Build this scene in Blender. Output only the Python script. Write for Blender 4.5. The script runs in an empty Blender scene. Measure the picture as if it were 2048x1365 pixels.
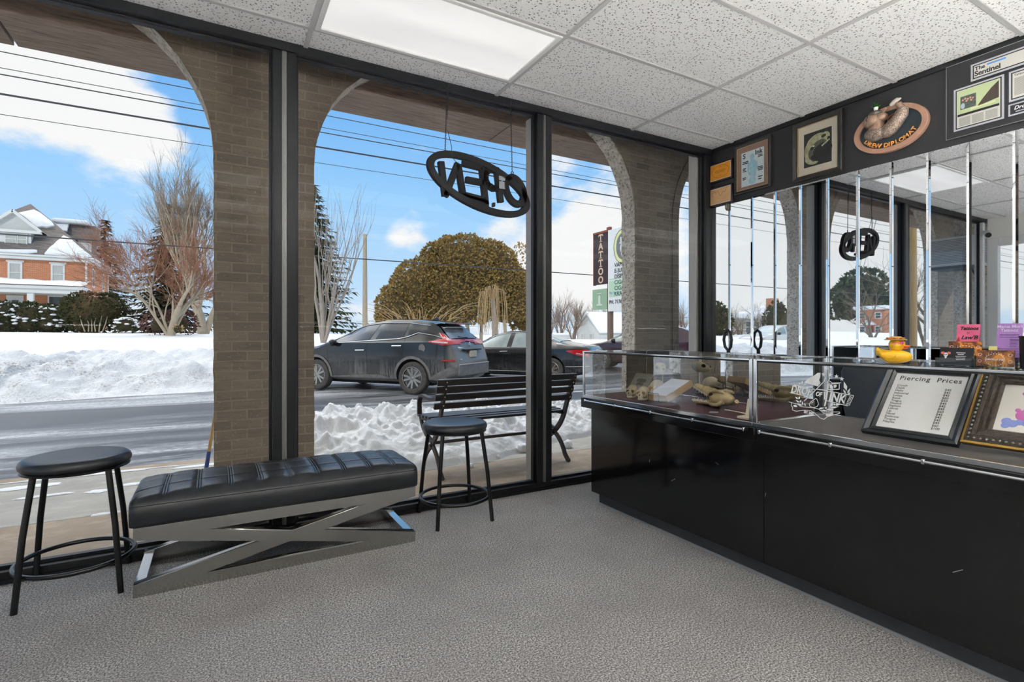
import bpy, bmesh, math, random
from mathutils import Vector, Matrix, noise
from math import sin, cos, pi, radians, sqrt, atan2
random.seed(11)
scene = bpy.context.scene
COL = scene.collection

# ------------------------------------------------------------------ camera
cam_d = bpy.data.cameras.new('camera')
cam = bpy.data.objects.new('camera', cam_d)
COL.objects.link(cam)
cam.location = (0, 0, 1.16)
cam.rotation_euler = (pi / 2, 0, -radians(29.5))
cam_d.sensor_width = 36
cam_d.lens = 36 * 1046.5 / 2048
cam_d.shift_y = -14.5 / 2048
cam_d.clip_start = 0.05
cam_d.clip_end = 600
scene.camera = cam
scene.cycles.transparent_max_bounces = 32

# ------------------------------------------------------------------ exposure
scene.view_settings.view_transform = 'Standard'
scene.view_settings.look = 'None'
scene.view_settings.exposure = 0.2
scene.view_settings.gamma = 1.0
scene.view_settings.use_curve_mapping = False

# ------------------------------------------------------------------ sky
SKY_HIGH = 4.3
def ndir(px, py):
    u = (px - 1024) / 1046.5; v = (668 - py) / 1046.5
    s, c = sin(radians(29.5)), cos(radians(29.5))
    return Vector((s + u * c, c - u * s, v)).normalized()

def build_world():
    w = bpy.data.worlds.new('winter_sky'); scene.world = w; w.use_nodes = True
    nt = w.node_tree; N = nt.nodes; L = nt.links; N.clear()
    out = N.new('ShaderNodeOutputWorld'); bg = N.new('ShaderNodeBackground')
    tc = N.new('ShaderNodeTexCoord')
    sep = N.new('ShaderNodeSeparateXYZ'); L.new(tc.outputs['Generated'], sep.inputs[0])
    ramp = N.new('ShaderNodeValToRGB'); L.new(sep.outputs['Z'], ramp.inputs[0])
    e = ramp.color_ramp.elements
    e[0].position = 0.0; e[0].color = (.62, .78, .95, 1)
    e[1].position = 0.75; e[1].color = (.80, .80, .78, 1)
    for p, c in ((.10, (.50, .73, .98, 1)), (.25, (.31, .61, .97, 1)), (.42, (.15, .43, .90, 1))):
        x = e.new(p); x.color = c
    # clouds: fractal noise over the direction plus a few banks of cloud
    def math_(op, a, b=None, clamp=False):
        m = N.new('ShaderNodeMath'); m.operation = op; m.use_clamp = clamp
        for i, v in enumerate((a, b)):
            if v is None: continue
            if isinstance(v, (int, float)): m.inputs[i].default_value = v
            else: L.new(v, m.inputs[i])
        return m.outputs[0]
    nz = N.new('ShaderNodeTexNoise'); nz.inputs['Scale'].default_value = 7; nz.inputs['Detail'].default_value = 8
    nz.inputs['Roughness'].default_value = .6
    mp = N.new('ShaderNodeMapping'); mp.inputs['Scale'].default_value = (1, 1, 1.9)
    L.new(tc.outputs['Generated'], mp.inputs[0]); L.new(mp.outputs[0], nz.inputs['Vector'])
    total = math_('MULTIPLY', math_('SUBTRACT', nz.outputs[0], .5), 1.9)
    blobs = [(70, 40, 13, .40), (10, 110, 8, .34), (225, 235, 6.5, .40), (280, 275, 4.5, .3), (190, 80, 6, .22), (390, 120, 9, -.35), (330, 60, 7, -.3),
             (230, 390, 4, .3), (820, 458, 3.0, .46), (760, 470, 3, .15), (690, 330, 9, -.3), (1165, 310, 7, .40), (1090, 300, 4, .3),
             (1170, 510, 7.5, .46), (1110, 530, 6, .42), (1240, 490, 8, .46), (1010, 500, 5, .3), (1350, 470, 9, .4), (960, 210, 4, .25)]
    dirs = [(ndir(a, b), r, k) for a, b, r, k in blobs]
    for v in ((-.9, .3, .12), (-.8, .45, .3), (-.95, .25, .35), (-.7, .5, .16), (-.85, .15, .5), (-.6, .6, .05)):
        dirs.append((Vector(v).normalized(), 20, .33))
    for d, r, k in dirs:
        dp = N.new('ShaderNodeVectorMath'); dp.operation = 'DOT_PRODUCT'
        L.new(tc.outputs['Generated'], dp.inputs[0]); dp.inputs[1].default_value = d
        mr = N.new('ShaderNodeMapRange'); mr.interpolation_type = 'SMOOTHSTEP'
        L.new(dp.outputs['Value'], mr.inputs['Value'])
        mr.inputs['From Min'].default_value = cos(radians(r)); mr.inputs['From Max'].default_value = 1
        mr.inputs['To Min'].default_value = 0; mr.inputs['To Max'].default_value = k
        total = math_('MAXIMUM', total, math_('ADD', mr.outputs[0], math_('MULTIPLY', math_('SUBTRACT', nz.outputs[0], .5), 1.7))) if False else math_('ADD', total, mr.outputs[0])
    horizon = N.new('ShaderNodeMapRange'); L.new(sep.outputs['Z'], horizon.inputs['Value'])
    horizon.inputs['From Min'].default_value = 0; horizon.inputs['From Max'].default_value = .12
    horizon.inputs['To Min'].default_value = .22; horizon.inputs['To Max'].default_value = 0
    total = math_('ADD', total, horizon.outputs[0])
    mask = N.new('ShaderNodeMapRange'); mask.interpolation_type = 'SMOOTHSTEP'; L.new(total, mask.inputs['Value'])
    mask.inputs['From Min'].default_value = .12; mask.inputs['From Max'].default_value = .62
    mix = N.new('ShaderNodeMix'); mix.data_type = 'RGBA'
    L.new(mask.outputs[0], mix.inputs[0]); L.new(ramp.outputs[0], mix.inputs[6])
    mix.inputs[7].default_value = (.93, .93, .93, 1)
    L.new(mix.outputs[2], bg.inputs[0])
    # unseen high northern sky brightened to fill the outdoor shade; blue lower down
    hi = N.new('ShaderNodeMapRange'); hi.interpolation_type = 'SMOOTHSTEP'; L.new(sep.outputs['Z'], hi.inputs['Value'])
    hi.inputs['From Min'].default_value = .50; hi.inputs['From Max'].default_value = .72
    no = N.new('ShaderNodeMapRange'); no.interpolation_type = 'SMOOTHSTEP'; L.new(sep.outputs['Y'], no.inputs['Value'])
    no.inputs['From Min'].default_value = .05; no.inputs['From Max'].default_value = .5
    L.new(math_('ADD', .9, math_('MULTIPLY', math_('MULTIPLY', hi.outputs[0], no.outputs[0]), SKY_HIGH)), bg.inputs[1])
    L.new(bg.outputs[0], out.inputs[0])
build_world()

# ------------------------------------------------------------------ sun, behind the shop front
sun_d = bpy.data.lights.new('sun', 'SUN'); sun_d.energy = 1.25; sun_d.angle = radians(.6); sun_d.color = (1, .95, .86)
sun = bpy.data.objects.new('sun', sun_d); COL.objects.link(sun)
sun.rotation_euler = Vector((.50, .74, -.50)).to_track_quat('-Z', 'Y').to_euler()

LIGHT_NEAR, LIGHT_FAR, UPLIGHT_FILL = .50, 1.7, 280
# ------------------------------------------------------------------ materials
MATS = {}
def hexc(s):
    def f(v):
        v /= 255
        return v / 12.92 if v <= .04045 else ((v + .055) / 1.055) ** 2.4
    return tuple(f(int(s[i:i + 2], 16)) for i in (0, 2, 4)) + (1,)
def col(c):
    if isinstance(c, str): return hexc(c)
    return tuple(c) + (1,) if len(c) == 3 else tuple(c)

class NB:
    """node builder round a principled surface"""
    def __init__(s, name):
        s.m = bpy.data.materials.new(name); s.m.use_nodes = True
        s.nt = s.m.node_tree; s.N = s.nt.nodes; s.L = s.nt.links
        s.b = s.N['Principled BSDF']; s.tc = s.N.new('ShaderNodeTexCoord')
    def set(s, k, v):
        i = s.b.inputs[k]
        if hasattr(v, 'is_linked') or isinstance(v, bpy.types.NodeSocket): s.L.new(v, i)
        else: i.default_value = v
    def coords(s, scale=(1, 1, 1), kind='Object', rot=(0, 0, 0)):
        mp = s.N.new('ShaderNodeMapping'); s.L.new(s.tc.outputs[kind], mp.inputs[0])
        mp.inputs['Scale'].default_value = scale; mp.inputs['Rotation'].default_value = rot
        return mp.outputs[0]
    def wall_coords(s, axes='xz'):
        sp = s.N.new('ShaderNodeSeparateXYZ'); s.L.new(s.tc.outputs['Object'], sp.inputs[0])
        cb = s.N.new('ShaderNodeCombineXYZ')
        if axes == 'xz+': s.L.new(s.math('ADD', sp.outputs[0], sp.outputs[1]), cb.inputs[0])
        else: s.L.new(sp.outputs['xyz'.index(axes[0])], cb.inputs[0])
        s.L.new(sp.outputs['xyz'.index(axes[1])], cb.inputs[1])
        return cb.outputs[0]
    def noise(s, vec, scale, detail=3, rough=.5, dist=0):
        n = s.N.new('ShaderNodeTexNoise'); s.L.new(vec, n.inputs['Vector'])
        n.inputs['Scale'].default_value = scale; n.inputs['Detail'].default_value = detail
        n.inputs['Roughness'].default_value = rough; n.inputs['Distortion'].default_value = dist
        return n.outputs[0]
    def voro(s, vec, scale, feature='F1'):
        n = s.N.new('ShaderNodeTexVoronoi'); s.L.new(vec, n.inputs['Vector']); n.feature = feature
        n.inputs['Scale'].default_value = scale
        return n.outputs['Distance']
    def math(s, op, a, b=None, clamp=False):
        m = s.N.new('ShaderNodeMath'); m.operation = op; m.use_clamp = clamp
        for i, v in enumerate((a, b)):
            if v is None: continue
            if isinstance(v, (int, float)): m.inputs[i].default_value = v
            else: s.L.new(v, m.inputs[i])
        return m.outputs[0]
    def range(s, v, a, b, c=0, d=1, smooth=False):
        m = s.N.new('ShaderNodeMapRange'); s.L.new(v, m.inputs['Value'])
        if smooth: m.interpolation_type = 'SMOOTHSTEP'
        for k, x in zip(('From Min', 'From Max', 'To Min', 'To Max'), (a, b, c, d)): m.inputs[k].default_value = x
        return m.outputs[0]
    def ramp(s, v, stops):
        r = s.N.new('ShaderNodeValToRGB'); s.L.new(v, r.inputs[0]); e = r.color_ramp.elements
        e[0].position, e[0].color = stops[0][0], col(stops[0][1])
        e[1].position, e[1].color = stops[-1][0], col(stops[-1][1])
        for p, c in stops[1:-1]:
            x = e.new(p); x.color = col(c)
        return r.outputs[0]
    def mix(s, f, a, b, mode='MIX'):
        m = s.N.new('ShaderNodeMix'); m.data_type = 'RGBA'; m.blend_type = mode
        for i, v in ((0, f), (6, a), (7, b)):
            if isinstance(v, bpy.types.NodeSocket): s.L.new(v, m.inputs[i])
            else: m.inputs[i].default_value = v if i == 0 else col(v)
        return m.outputs[2]
    def bump(s, v, strength=.3, dist=.01):
        b = s.N.new('ShaderNodeBump'); s.L.new(v, b.inputs['Height'])
        b.inputs['Strength'].default_value = strength; b.inputs['Distance'].default_value = dist
        s.L.new(b.outputs[0], s.b.inputs['Normal'])
    def brick(s, vec, c1, c2, mortar, bw, bh, ms=.01, off=.5):
        n = s.N.new('ShaderNodeTexBrick'); s.L.new(vec, n.inputs['Vector']); n.offset = off
        n.inputs['Color1'].default_value = col(c1); n.inputs['Color2'].default_value = col(c2)
        n.inputs['Mortar'].default_value = col(mortar); n.inputs['Scale'].default_value = 1
        n.inputs['Brick Width'].default_value = bw; n.inputs['Row Height'].default_value = bh
        n.inputs['Mortar Size'].default_value = ms; n.inputs['Mortar Smooth'].default_value = .2
        return n.outputs[0], n.outputs[1]

def mat(name, c, rough=.5, metal=0., spec=.5, n=None, c2=None, bump=None, coat=0., trans=0., emit=None, alpha=None):
    """n=(scale, amount[, stretch]) mottles c towards c2; bump=(scale, strength, distance)"""
    if name in MATS: return MATS[name]
    k = NB(name)
    k.set('Base Color', col(c)); k.set('Roughness', rough); k.set('Metallic', metal)
    k.set('Specular IOR Level', spec); k.set('Coat Weight', coat); k.set('Coat Roughness', .05)
    if trans: k.set('Transmission Weight', trans)
    if emit: k.set('Emission Color', col(emit[0])); k.set('Emission Strength', emit[1])
    if n:
        v = k.coords(n[2] if len(n) > 2 else (1, 1, 1))
        f = k.range(k.noise(v, n[0], 4, .6), .3, .7, 0, n[1])
        k.set('Base Color', k.mix(f, c, c2 or tuple(x * .5 for x in col(c)[:3])))
    if bump:
        v = k.coords()
        k.bump(k.noise(v, bump[0], 4, .6), bump[1], bump[2] if len(bump) > 2 else .005)
    MATS[name] = k.m
    return k.m

def glass(name, tint=(1, 1, 1), refl=1.0, rough=0.0, ior=1.45):
    """thin sheet: see-through with a mirror-like sheen that grows at grazing angles"""
    if name in MATS: return MATS[name]
    m = bpy.data.materials.new(name); m.use_nodes = True; N = m.node_tree.nodes; L = m.node_tree.links; N.clear()
    o = N.new('ShaderNodeOutputMaterial'); t = N.new('ShaderNodeBsdfTransparent'); g = N.new('ShaderNodeBsdfGlossy')
    x = N.new('ShaderNodeMixShader'); fr = N.new('ShaderNodeFresnel'); fr.inputs[0].default_value = ior
    mu = N.new('ShaderNodeMath'); mu.operation = 'MULTIPLY'; mu.inputs[1].default_value = refl
    t.inputs[0].default_value = col(tint); g.inputs['Roughness'].default_value = rough
    L.new(fr.outputs[0], mu.inputs[0]); L.new(mu.outputs[0], x.inputs[0]); L.new(t.outputs[0], x.inputs[1]); L.new(g.outputs[0], x.inputs[2])
    L.new(x.outputs[0], o.inputs[0]); MATS[name] = m
    return m

# ------------------------------------------------------------------ mesh builder
class MB:
    def __init__(s): s.v = []; s.f = []; s.mi = []; s.cur = 0
    def add(s, vs, fs):
        o = len(s.v); s.v += [tuple(p) for p in vs]; s.f += [tuple(i + o for i in f) for f in fs]; s.mi += [s.cur] * len(fs); return s
    def box(s, x0, x1, y0, y1, z0, z1, M=None):
        vs = [Vector((x, y, z)) for x in (x0, x1) for y in (y0, y1) for z in (z0, z1)]
        if M: vs = [M @ v for v in vs]
        return s.add(vs, [(0, 1, 3, 2), (4, 6, 7, 5), (0, 4, 5, 1), (2, 3, 7, 6), (0, 2, 6, 4), (1, 5, 7, 3)])
    def bar(s, a, b, w, h, up=(0, 0, 1)):
        a, b, up = Vector(a), Vector(b), Vector(up); d = (b - a).normalized()
        r = d.cross(up)
        if r.length < 1e-5: r = d.cross(Vector((1, 0, 0)))
        r.normalize(); u = r.cross(d)
        vs = [p + r * i * w / 2 + u * j * h / 2 for p in (a, b) for i in (-1, 1) for j in (-1, 1)]
        return s.add(vs, [(0, 2, 3, 1), (4, 5, 7, 6), (0, 1, 5, 4), (2, 6, 7, 3), (0, 4, 6, 2), (1, 3, 7, 5)])
    def tube(s, pts, r, n=8, caps=True, closed=False, sq=None, up=None):
        """round tube along pts; sq=(w,h) gives a rectangular section with up fixing its roll"""
        pts = [Vector(p) for p in pts]; m = len(pts); rs = r if isinstance(r, (list, tuple)) else [r] * m
        ring = []; pu = None
        for i, p in enumerate(pts):
            a = pts[(i - 1) % m] if closed or i > 0 else p; b = pts[(i + 1) % m] if closed or i < m - 1 else p
            d = (b - a).normalized()
            if up is not None: u = Vector(up)
            elif pu is None: u = Vector((0, 0, 1)) if abs(d.z) < .9 else Vector((1, 0, 0))
            else: u = pu
            x = d.cross(u)
            if x.length < 1e-4: x = d.cross(Vector((.3, 1, .2)))
            x.normalize(); y = x.cross(d).normalized(); pu = y
            if sq: ring.append([p + x * i_ * sq[0] / 2 + y * j_ * sq[1] / 2 for i_, j_ in ((-1, -1), (1, -1), (1, 1), (-1, 1))])
            else: ring.append([p + (x * cos(2 * pi * k / n) + y * sin(2 * pi * k / n)) * rs[i] for k in range(n)])
        if sq: n = 4
        vs = [v for q in ring for v in q]; fs = []
        for i in range(m if closed else m - 1):
            j = (i + 1) % m
            for k in range(n):
                fs.append((i * n + k, i * n + (k + 1) % n, j * n + (k + 1) % n, j * n + k))
        if caps and not closed: fs += [tuple(range(n - 1, -1, -1)), tuple(range((m - 1) * n, m * n))]
        return s.add(vs, fs)
    def lathe(s, prof, c=(0, 0, 0), n=24, M=None):
        """prof = [(r, z)] turned round z"""
        vs = []; fs = []; m = len(prof)
        for r, z in prof:
            for k in range(n): vs.append(Vector((r * cos(2 * pi * k / n), r * sin(2 * pi * k / n), z)))
        for i in range(m - 1):
            for k in range(n): fs.append((i * n + k, i * n + (k + 1) % n, (i + 1) * n + (k + 1) % n, (i + 1) * n + k))
        if prof[0][0] > 1e-6: fs.append(tuple(range(n - 1, -1, -1)))
        if prof[-1][0] > 1e-6: fs.append(tuple(range((m - 1) * n, m * n)))
        vs = [(M @ v if M else v) + Vector(c) for v in vs]
        return s.add(vs, fs)
    def ell(s, c, r, n=16, m=10, M=None):
        c = Vector(c); vs = []; fs = []
        for i in range(m + 1):
            t = pi * i / m
            for k in range(n):
                p = Vector((r[0] * sin(t) * cos(2 * pi * k / n), r[1] * sin(t) * sin(2 * pi * k / n), r[2] * cos(t)))
                vs.append((M @ p if M else p) + c)
        for i in range(m):
            for k in range(n): fs.append((i * n + k, (i + 1) * n + k, (i + 1) * n + (k + 1) % n, i * n + (k + 1) % n))
        return s.add(vs, fs)
    def prism(s, poly, plane, a, b):
        """closed polygon (convex or simple) extruded along the axis left out of plane ('xy','xz','yz') from a to b"""
        def P(p, t):
            if plane == 'xy': return (p[0], p[1], t)
            if plane == 'xz': return (p[0], t, p[1])
            return (t, p[0], p[1])
        n = len(poly); vs = [P(p, a) for p in poly] + [P(p, b) for p in poly]
        fs = [tuple(range(n)), tuple(range(2 * n - 1, n - 1, -1))] + [(i, (i + 1) % n, (i + 1) % n + n, i + n) for i in range(n)]
        return s.add(vs, fs)
    def grid(s, fn, nu, nv, cu=False, flip=False):
        vs = [fn(i / nu, j / nv) for i in range(nu if cu else nu + 1) for j in range(nv + 1)]; fs = []; m = nv + 1; q = nu if cu else nu + 1
        for i in range(nu):
            for j in range(nv):
                f = (i * m + j, (i + 1) % q * m + j, (i + 1) % q * m + j + 1, i * m + j + 1)
                fs.append(f[::-1] if flip else f)
        return s.add(vs, fs)
    def build(s, name, material, parent=None, smooth=30, bevel=None, seg=2, fix=True, world=False, sub=0):
        me = bpy.data.meshes.new(name); me.from_pydata(s.v, [], s.f)
        ms = material if isinstance(material, (list, tuple)) else [material]
        for m in ms: me.materials.append(m)
        if len(ms) > 1: me.polygons.foreach_set('material_index', s.mi)
        if fix:
            bm = bmesh.new(); bm.from_mesh(me); bmesh.ops.recalc_face_normals(bm, faces=bm.faces); bm.to_mesh(me); bm.free()
        if smooth:
            me.shade_smooth(); me.set_sharp_from_angle(angle=radians(smooth))
        me.update()
        o = bpy.data.objects.new(name, me); COL.objects.link(o)
        if bevel:
            b = o.modifiers.new('bevel', 'BEVEL'); b.width = bevel; b.segments = seg; b.limit_method = 'ANGLE'; b.angle_limit = radians(40)
        if sub:
            b = o.modifiers.new('subsurf', 'SUBSURF'); b.levels = sub; b.render_levels = sub
        adopt(o, parent, world)
        return o

def rmat(o):
    m = Matrix.Translation(o.location) @ o.rotation_euler.to_matrix().to_4x4() @ Matrix.Diagonal(o.scale).to_4x4()
    return (rmat(o.parent) @ o.matrix_parent_inverse @ m) if o.parent else m
def adopt(o, parent, world=False):
    if parent is None: return
    o.parent = parent
    if world: o.matrix_parent_inverse = rmat(parent).inverted()

def tag(o, label, cat, group=None, kind=None):
    o['label'] = label; o['category'] = cat
    if group: o['group'] = group
    if kind: o['kind'] = kind
    return o
def thing(name, label, cat, loc=(0, 0, 0), rz=0, group=None, kind=None):
    o = bpy.data.objects.new(name, None); COL.objects.link(o); o.empty_display_size = .05
    o.location = loc; o.rotation_euler = (0, 0, rz)
    return tag(o, label, cat, group, kind)
def struct(o, label=None, cat=None):
    o['kind'] = 'structure'
    if label: o['label'] = label
    if cat: o['category'] = cat
    return o
def copy_tree(o, parent=None):
    c = o.copy(); COL.objects.link(c)
    if parent: c.parent = parent
    for ch in list(o.children): copy_tree(ch, c)
    return c

def mesh_of(curve_obj):
    dg = bpy.context.evaluated_depsgraph_get()
    return bpy.data.meshes.new_from_object(curve_obj.evaluated_get(dg))
def finish_curve(cu, name, material, parent, M, world):
    t = bpy.data.objects.new(name, cu); COL.objects.link(t)
    me = mesh_of(t); bpy.data.objects.remove(t); bpy.data.curves.remove(cu)
    me.name = name; me.materials.clear(); me.materials.append(material)
    me.transform(M); me.update()
    o = bpy.data.objects.new(name, me); COL.objects.link(o); adopt(o, parent, world)
    return o
def text(name, body, size, material, M, parent=None, extrude=.001, align='CENTER', bold=0., shear=0., space=1., line=1., valign='CENTER', world=False):
    cu = bpy.data.curves.new('lettering', 'FONT'); cu.body = body; cu.size = size; cu.extrude = extrude
    cu.align_x = align; cu.align_y = valign; cu.offset = bold; cu.shear = shear; cu.space_character = space; cu.space_line = line
    cu.resolution_u = 3
    return finish_curve(cu, name, material, parent, M, world)
def shape(name, loops, material, M, parent=None, extrude=.002, bevel=0, world=False):
    """flat outline(s) in xy, holes by even-odd, made solid"""
    cu = bpy.data.curves.new('outline', 'CURVE'); cu.dimensions = '2D'; cu.fill_mode = 'BOTH'; cu.extrude = extrude
    cu.bevel_depth = bevel; cu.bevel_resolution = 1
    for lp in loops:
        sp = cu.splines.new('POLY'); sp.points.add(len(lp) - 1); sp.use_cyclic_u = True
        for p, q in zip(sp.points, lp): p.co = (q[0], q[1], 0, 1)
    return finish_curve(cu, name, material, parent, M, world)
def frame_m(origin, xdir, ydir):
    x = Vector(xdir).normalized(); y = Vector(ydir).normalized(); z = x.cross(y).normalized(); y = z.cross(x)
    m = Matrix((x, y, z)).transposed().to_4x4(); m.translation = Vector(origin)
    return m
def circle(r, n=32, c=(0, 0), ry=None, a0=0, rot=0):
    ry = r if ry is None else ry; out = []
    for k in range(n):
        t = a0 + 2 * pi * k / n; x, y = r * cos(t), ry * sin(t)
        out.append((c[0] + x * cos(rot) - y * sin(rot), c[1] + x * sin(rot) + y * cos(rot)))
    return out
def rect(x0, x1, y0, y1): return [(x0, y0), (x1, y0), (x1, y1), (x0, y1)]
# ================================================================== materials of the room
k = NB('carpet'); v = k.coords()
sp1 = k.noise(v, 150, 3, .8); sp2 = k.noise(v, 3.2, 4, .6); sp3 = k.noise(v, 90, 2, .6)
cc = k.ramp(sp1, [(.38, '2f2e2e'), (.5, '827f7d'), (.62, 'd4d2d0')])
cc = k.mix(k.range(sp2, .35, .7, 0, .45), cc, '6c6a6a')
cc = k.mix(k.range(sp3, .4, .7, 0, .25), cc, '9e9b9a')
k.set('Base Color', cc); k.set('Roughness', .95); k.set('Specular IOR Level', .15)
k.bump(k.math('ADD', sp1, k.math('MULTIPLY', sp3, .4)), .35, .004); CARPET = k.m

k = NB('ceiling_tile'); v = k.coords()
h1 = k.voro(v, 62); h2 = k.noise(v, 95, 2, .6); h3 = k.noise(v, 230, 2, .6)
pit = k.math('MULTIPLY', k.range(h1, .22, .36, 1, 0), k.range(h2, .40, .50, 0, 1))
pit2 = k.range(h3, .58, .66, 0, .55)
pp = k.math('MAXIMUM', pit, pit2)
k.set('Base Color', k.mix(pp, 'e6e6e5', '666666')); k.set('Roughness', .9); k.set('Specular IOR Level', .2)
k.bump(k.math('SUBTRACT', 1, pp), .5, .004); TILE = k.m

WHITE_METAL = mat('white_painted_metal', 'dcdcda', .4)
GRID = mat('grid_metal', 'b4b4b4', .45)
BLACK_FRAME = mat('black_frame', '0d0e11', .42, 0, .35, n=(40, .3), c2='131519')
ALU = mat('weathered_aluminium', 'b9b5ae', .55, .25, n=(9, .4, (6, 6, .6)), c2='9c978f')
MID_ALU = mat('mid_aluminium', '8d8d8c', .4, .7)
BLACK_WALL = mat('black_wall_paint', '1d1d20', .55, n=(30, .5), c2='161618', bump=(120, .12, .003))
WHITE_WALL = mat('white_wall_paint', 'e3e1dc', .7)
CHROME = mat('chrome', 'd8dadc', .08, 1.)
STEEL = mat('polished_steel', 'b9b8b4', .16, 1., bump=(60, .03, .002))
DARK_STEEL = mat('dark_steel', '35373a', .35, .8)
LAMINATE = mat('black_laminate', '08080a', .10, 0, .5, n=(14, .5), c2='0f0f11')
LAMINATE_DULL = mat('black_vinyl_base', '23262b', .42, n=(18, .6), c2='33363c')
VINYL = mat('black_vinyl', '17191d', .36, 0, .5, n=(25, .4), c2='1f2227', bump=(220, .12, .002))
BLACK_METAL = mat('black_tube_metal', '0e0f11', .28, .2)
PANE = glass('window_glass', (.98, .99, .985), .45)
CASEGLASS = glass('case_glass', (.985, .99, .988), .4)
MIRROR = mat('mirror_silver', 'e9edf0', .012, 1.)
BLACK = mat('black', '0b0b0c', .5)
WHITE = mat('white', 'eeeeec', .5)

# ================================================================== room shell
ROOM_W, ROOM_E, ROOM_N, ROOM_S, H = -1.95, 3.95, 3.32, -4.0, 2.837
o = MB().box(ROOM_W - .1, ROOM_E + .1, ROOM_S - .1, ROOM_N + .04, -.12, 0).build('floor', CARPET, smooth=0); struct(o, 'grey speckled carpet floor', 'floor')

# ceiling: 2x4 lay-in tiles in a metal grid
gx = [-2.065, -.804, .457, 1.718, 2.979, 4.24]; gy = [-4.04 - .2, -3.3, -2.665, -2.03, -1.395, -.76, -.125, .51, 1.145, 1.78, 2.411, 3.045, 3.4]
LIGHTS = [(.457, 1.718, 2.411, 3.045)] + [(a, a + 1.261, b, b + .635) for a in (-.804, .457, 1.718) for b in (-.125, -1.395, -2.665)]
mb = MB(); mb.box(ROOM_W - .1, ROOM_E + .1, ROOM_S - .1, ROOM_N + .06, H + .012, H + .05)
for i in range(len(gx) - 1):
    for j in range(len(gy) - 1):
        x0, x1, y0, y1 = max(gx[i], ROOM_W), min(gx[i + 1], ROOM_E), max(gy[j], ROOM_S), min(gy[j + 1], ROOM_N)
        if any(abs(x0 - l[0]) < .1 and abs(y0 - l[2]) < .1 for l in LIGHTS): continue
        mb.box(x0 + .010, x1 - .010, y0 + .010, y1 - .010, H + .006, H + .013)
ceil = mb.build('ceiling', TILE, smooth=0); struct(ceil, 'ceiling of white speckled lay-in tiles', 'ceiling')
mb = MB()
for x in gx[1:-1]: mb.box(x - .0125, x + .0125, ROOM_S, ROOM_N, H - .003, H + .011)
for y in gy[1:-1]:
    for i in range(len(gx) - 1): mb.box(max(gx[i] + .0125, ROOM_W), min(gx[i + 1] - .0125, ROOM_E), y - .0115, y + .0115, H - .0025, H + .010)
mb.build('ceiling_grid', GRID, ceil, smooth=0)

def troffer(l, label, power):
    x0, x1, y0, y1 = l
    t = thing('ceiling_light', label, 'ceiling light', ((x0 + x1) / 2, (y0 + y1) / 2, H), group='ceiling lights')
    hx, hy = (x1 - x0) / 2 - .014, (y1 - y0) / 2 - .013
    mb = MB()
    for a in ((-hx, -hx + .028, -hy, hy), (hx - .028, hx, -hy, hy), (-hx + .028, hx - .028, -hy, -hy + .026), (-hx + .028, hx - .028, hy - .026, hy)):
        mb.box(a[0], a[1], a[2], a[3], -.010, .02)
    mb.build('frame', WHITE_METAL, t, bevel=.003)
    k = NB('diffuser_%d' % int(power * 10)); v = k.coords((.15, 1, 1))
    w = k.noise(v, 5.5, 1, .4)
    k.set('Base Color', col('c4c4c4')); k.set('Roughness', .4); k.set('Emission Color', (1, .99, .97, 1))
    k.set('Emission Strength', k.range(w, .3, .7, power * .85, power * 1.10))
    MB().box(-hx + .026, hx - .026, -hy + .024, hy - .024, 0, .008).build('diffuser', k.m, t, smooth=0)
    return t
troffer(LIGHTS[0], 'glowing flat panel light set into the tiled ceiling by the shop window', LIGHT_NEAR)
for l in LIGHTS[1:]:   # unseen glowing ceiling panels behind the camera, added to light the room
    x0, x1, y0, y1 = l
    k = NB('panel_glow'); k.set('Base Color', col('e8e8e8')); k.set('Emission Color', (1, .975, .94, 1)); k.set('Emission Strength', LIGHT_FAR)
    MB().box(x0 + .03, x1 - .03, y0 + .03, y1 - .03, H - .002, H + .008).build('light_panel', k.m, ceil, smooth=0)

# unseen uplights behind the camera, added only to brighten the ceiling
for x, y in ((-1.3, -.36), (1.0, -.36), (3.1, -.36)):
    t = thing('fill_uplight', 'added unseen fill uplight with open bowl behind the viewer ' + ('by the shop door' if x < 0 else 'in front of the counter' if x < 2 else 'on the mirror side'), 'fill light', (x, y, 0), group='added fill uplights')
    MB().lathe([(.16, 0), (.16, .02), (.03, .03), (0, .03)], n=24).build('base', DARK_STEEL, t)
    MB().tube([(0, 0, .03), (0, 0, 1.16)], .014, 12).build('pole', DARK_STEEL, t)
    MB().lathe([(.03, 1.13), (.16, 1.18), (.27, 1.27), (.262, 1.27), (.15, 1.19), (0, 1.15)], n=32).build('bowl', DARK_STEEL, t, smooth=60)
    m_ = mat('fill_glow', 'ffffff', .5, emit=((1, .97, .93), UPLIGHT_FILL))
    MB().lathe([(.25, 1.245), (0, 1.245)], n=32).build('diffuser', m_, t, smooth=0)

# east wall: black above, mirror strips below
o = MB().box(ROOM_E, ROOM_E + .12, ROOM_S, ROOM_N + .12, 0, H + .05).build('wall_right', BLACK_WALL, smooth=0); struct(o, 'matt black wall above the mirror', 'wall')
MB().box(ROOM_E - .012, ROOM_E, ROOM_S, ROOM_N - .05, H - .03, H - .003).build('ceiling_angle', BLACK_FRAME, o, smooth=0)
o = MB().box(ROOM_W - .1, ROOM_E + .1, ROOM_S - .12, ROOM_S, 0, H + .05).build('wall_back', WHITE_WALL, smooth=0); struct(o, 'white back wall', 'wall')
mb = MB(); mb.box(ROOM_W - .1, ROOM_W, ROOM_S, 1.0, 0, H + .05); mb.box(ROOM_W - .1, ROOM_W, 1.0, ROOM_N - .08, 2.55, H + .05)
o = mb.build('wall_left', WHITE_WALL, smooth=0); struct(o, 'white wall with glazed shop door', 'wall')
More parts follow.
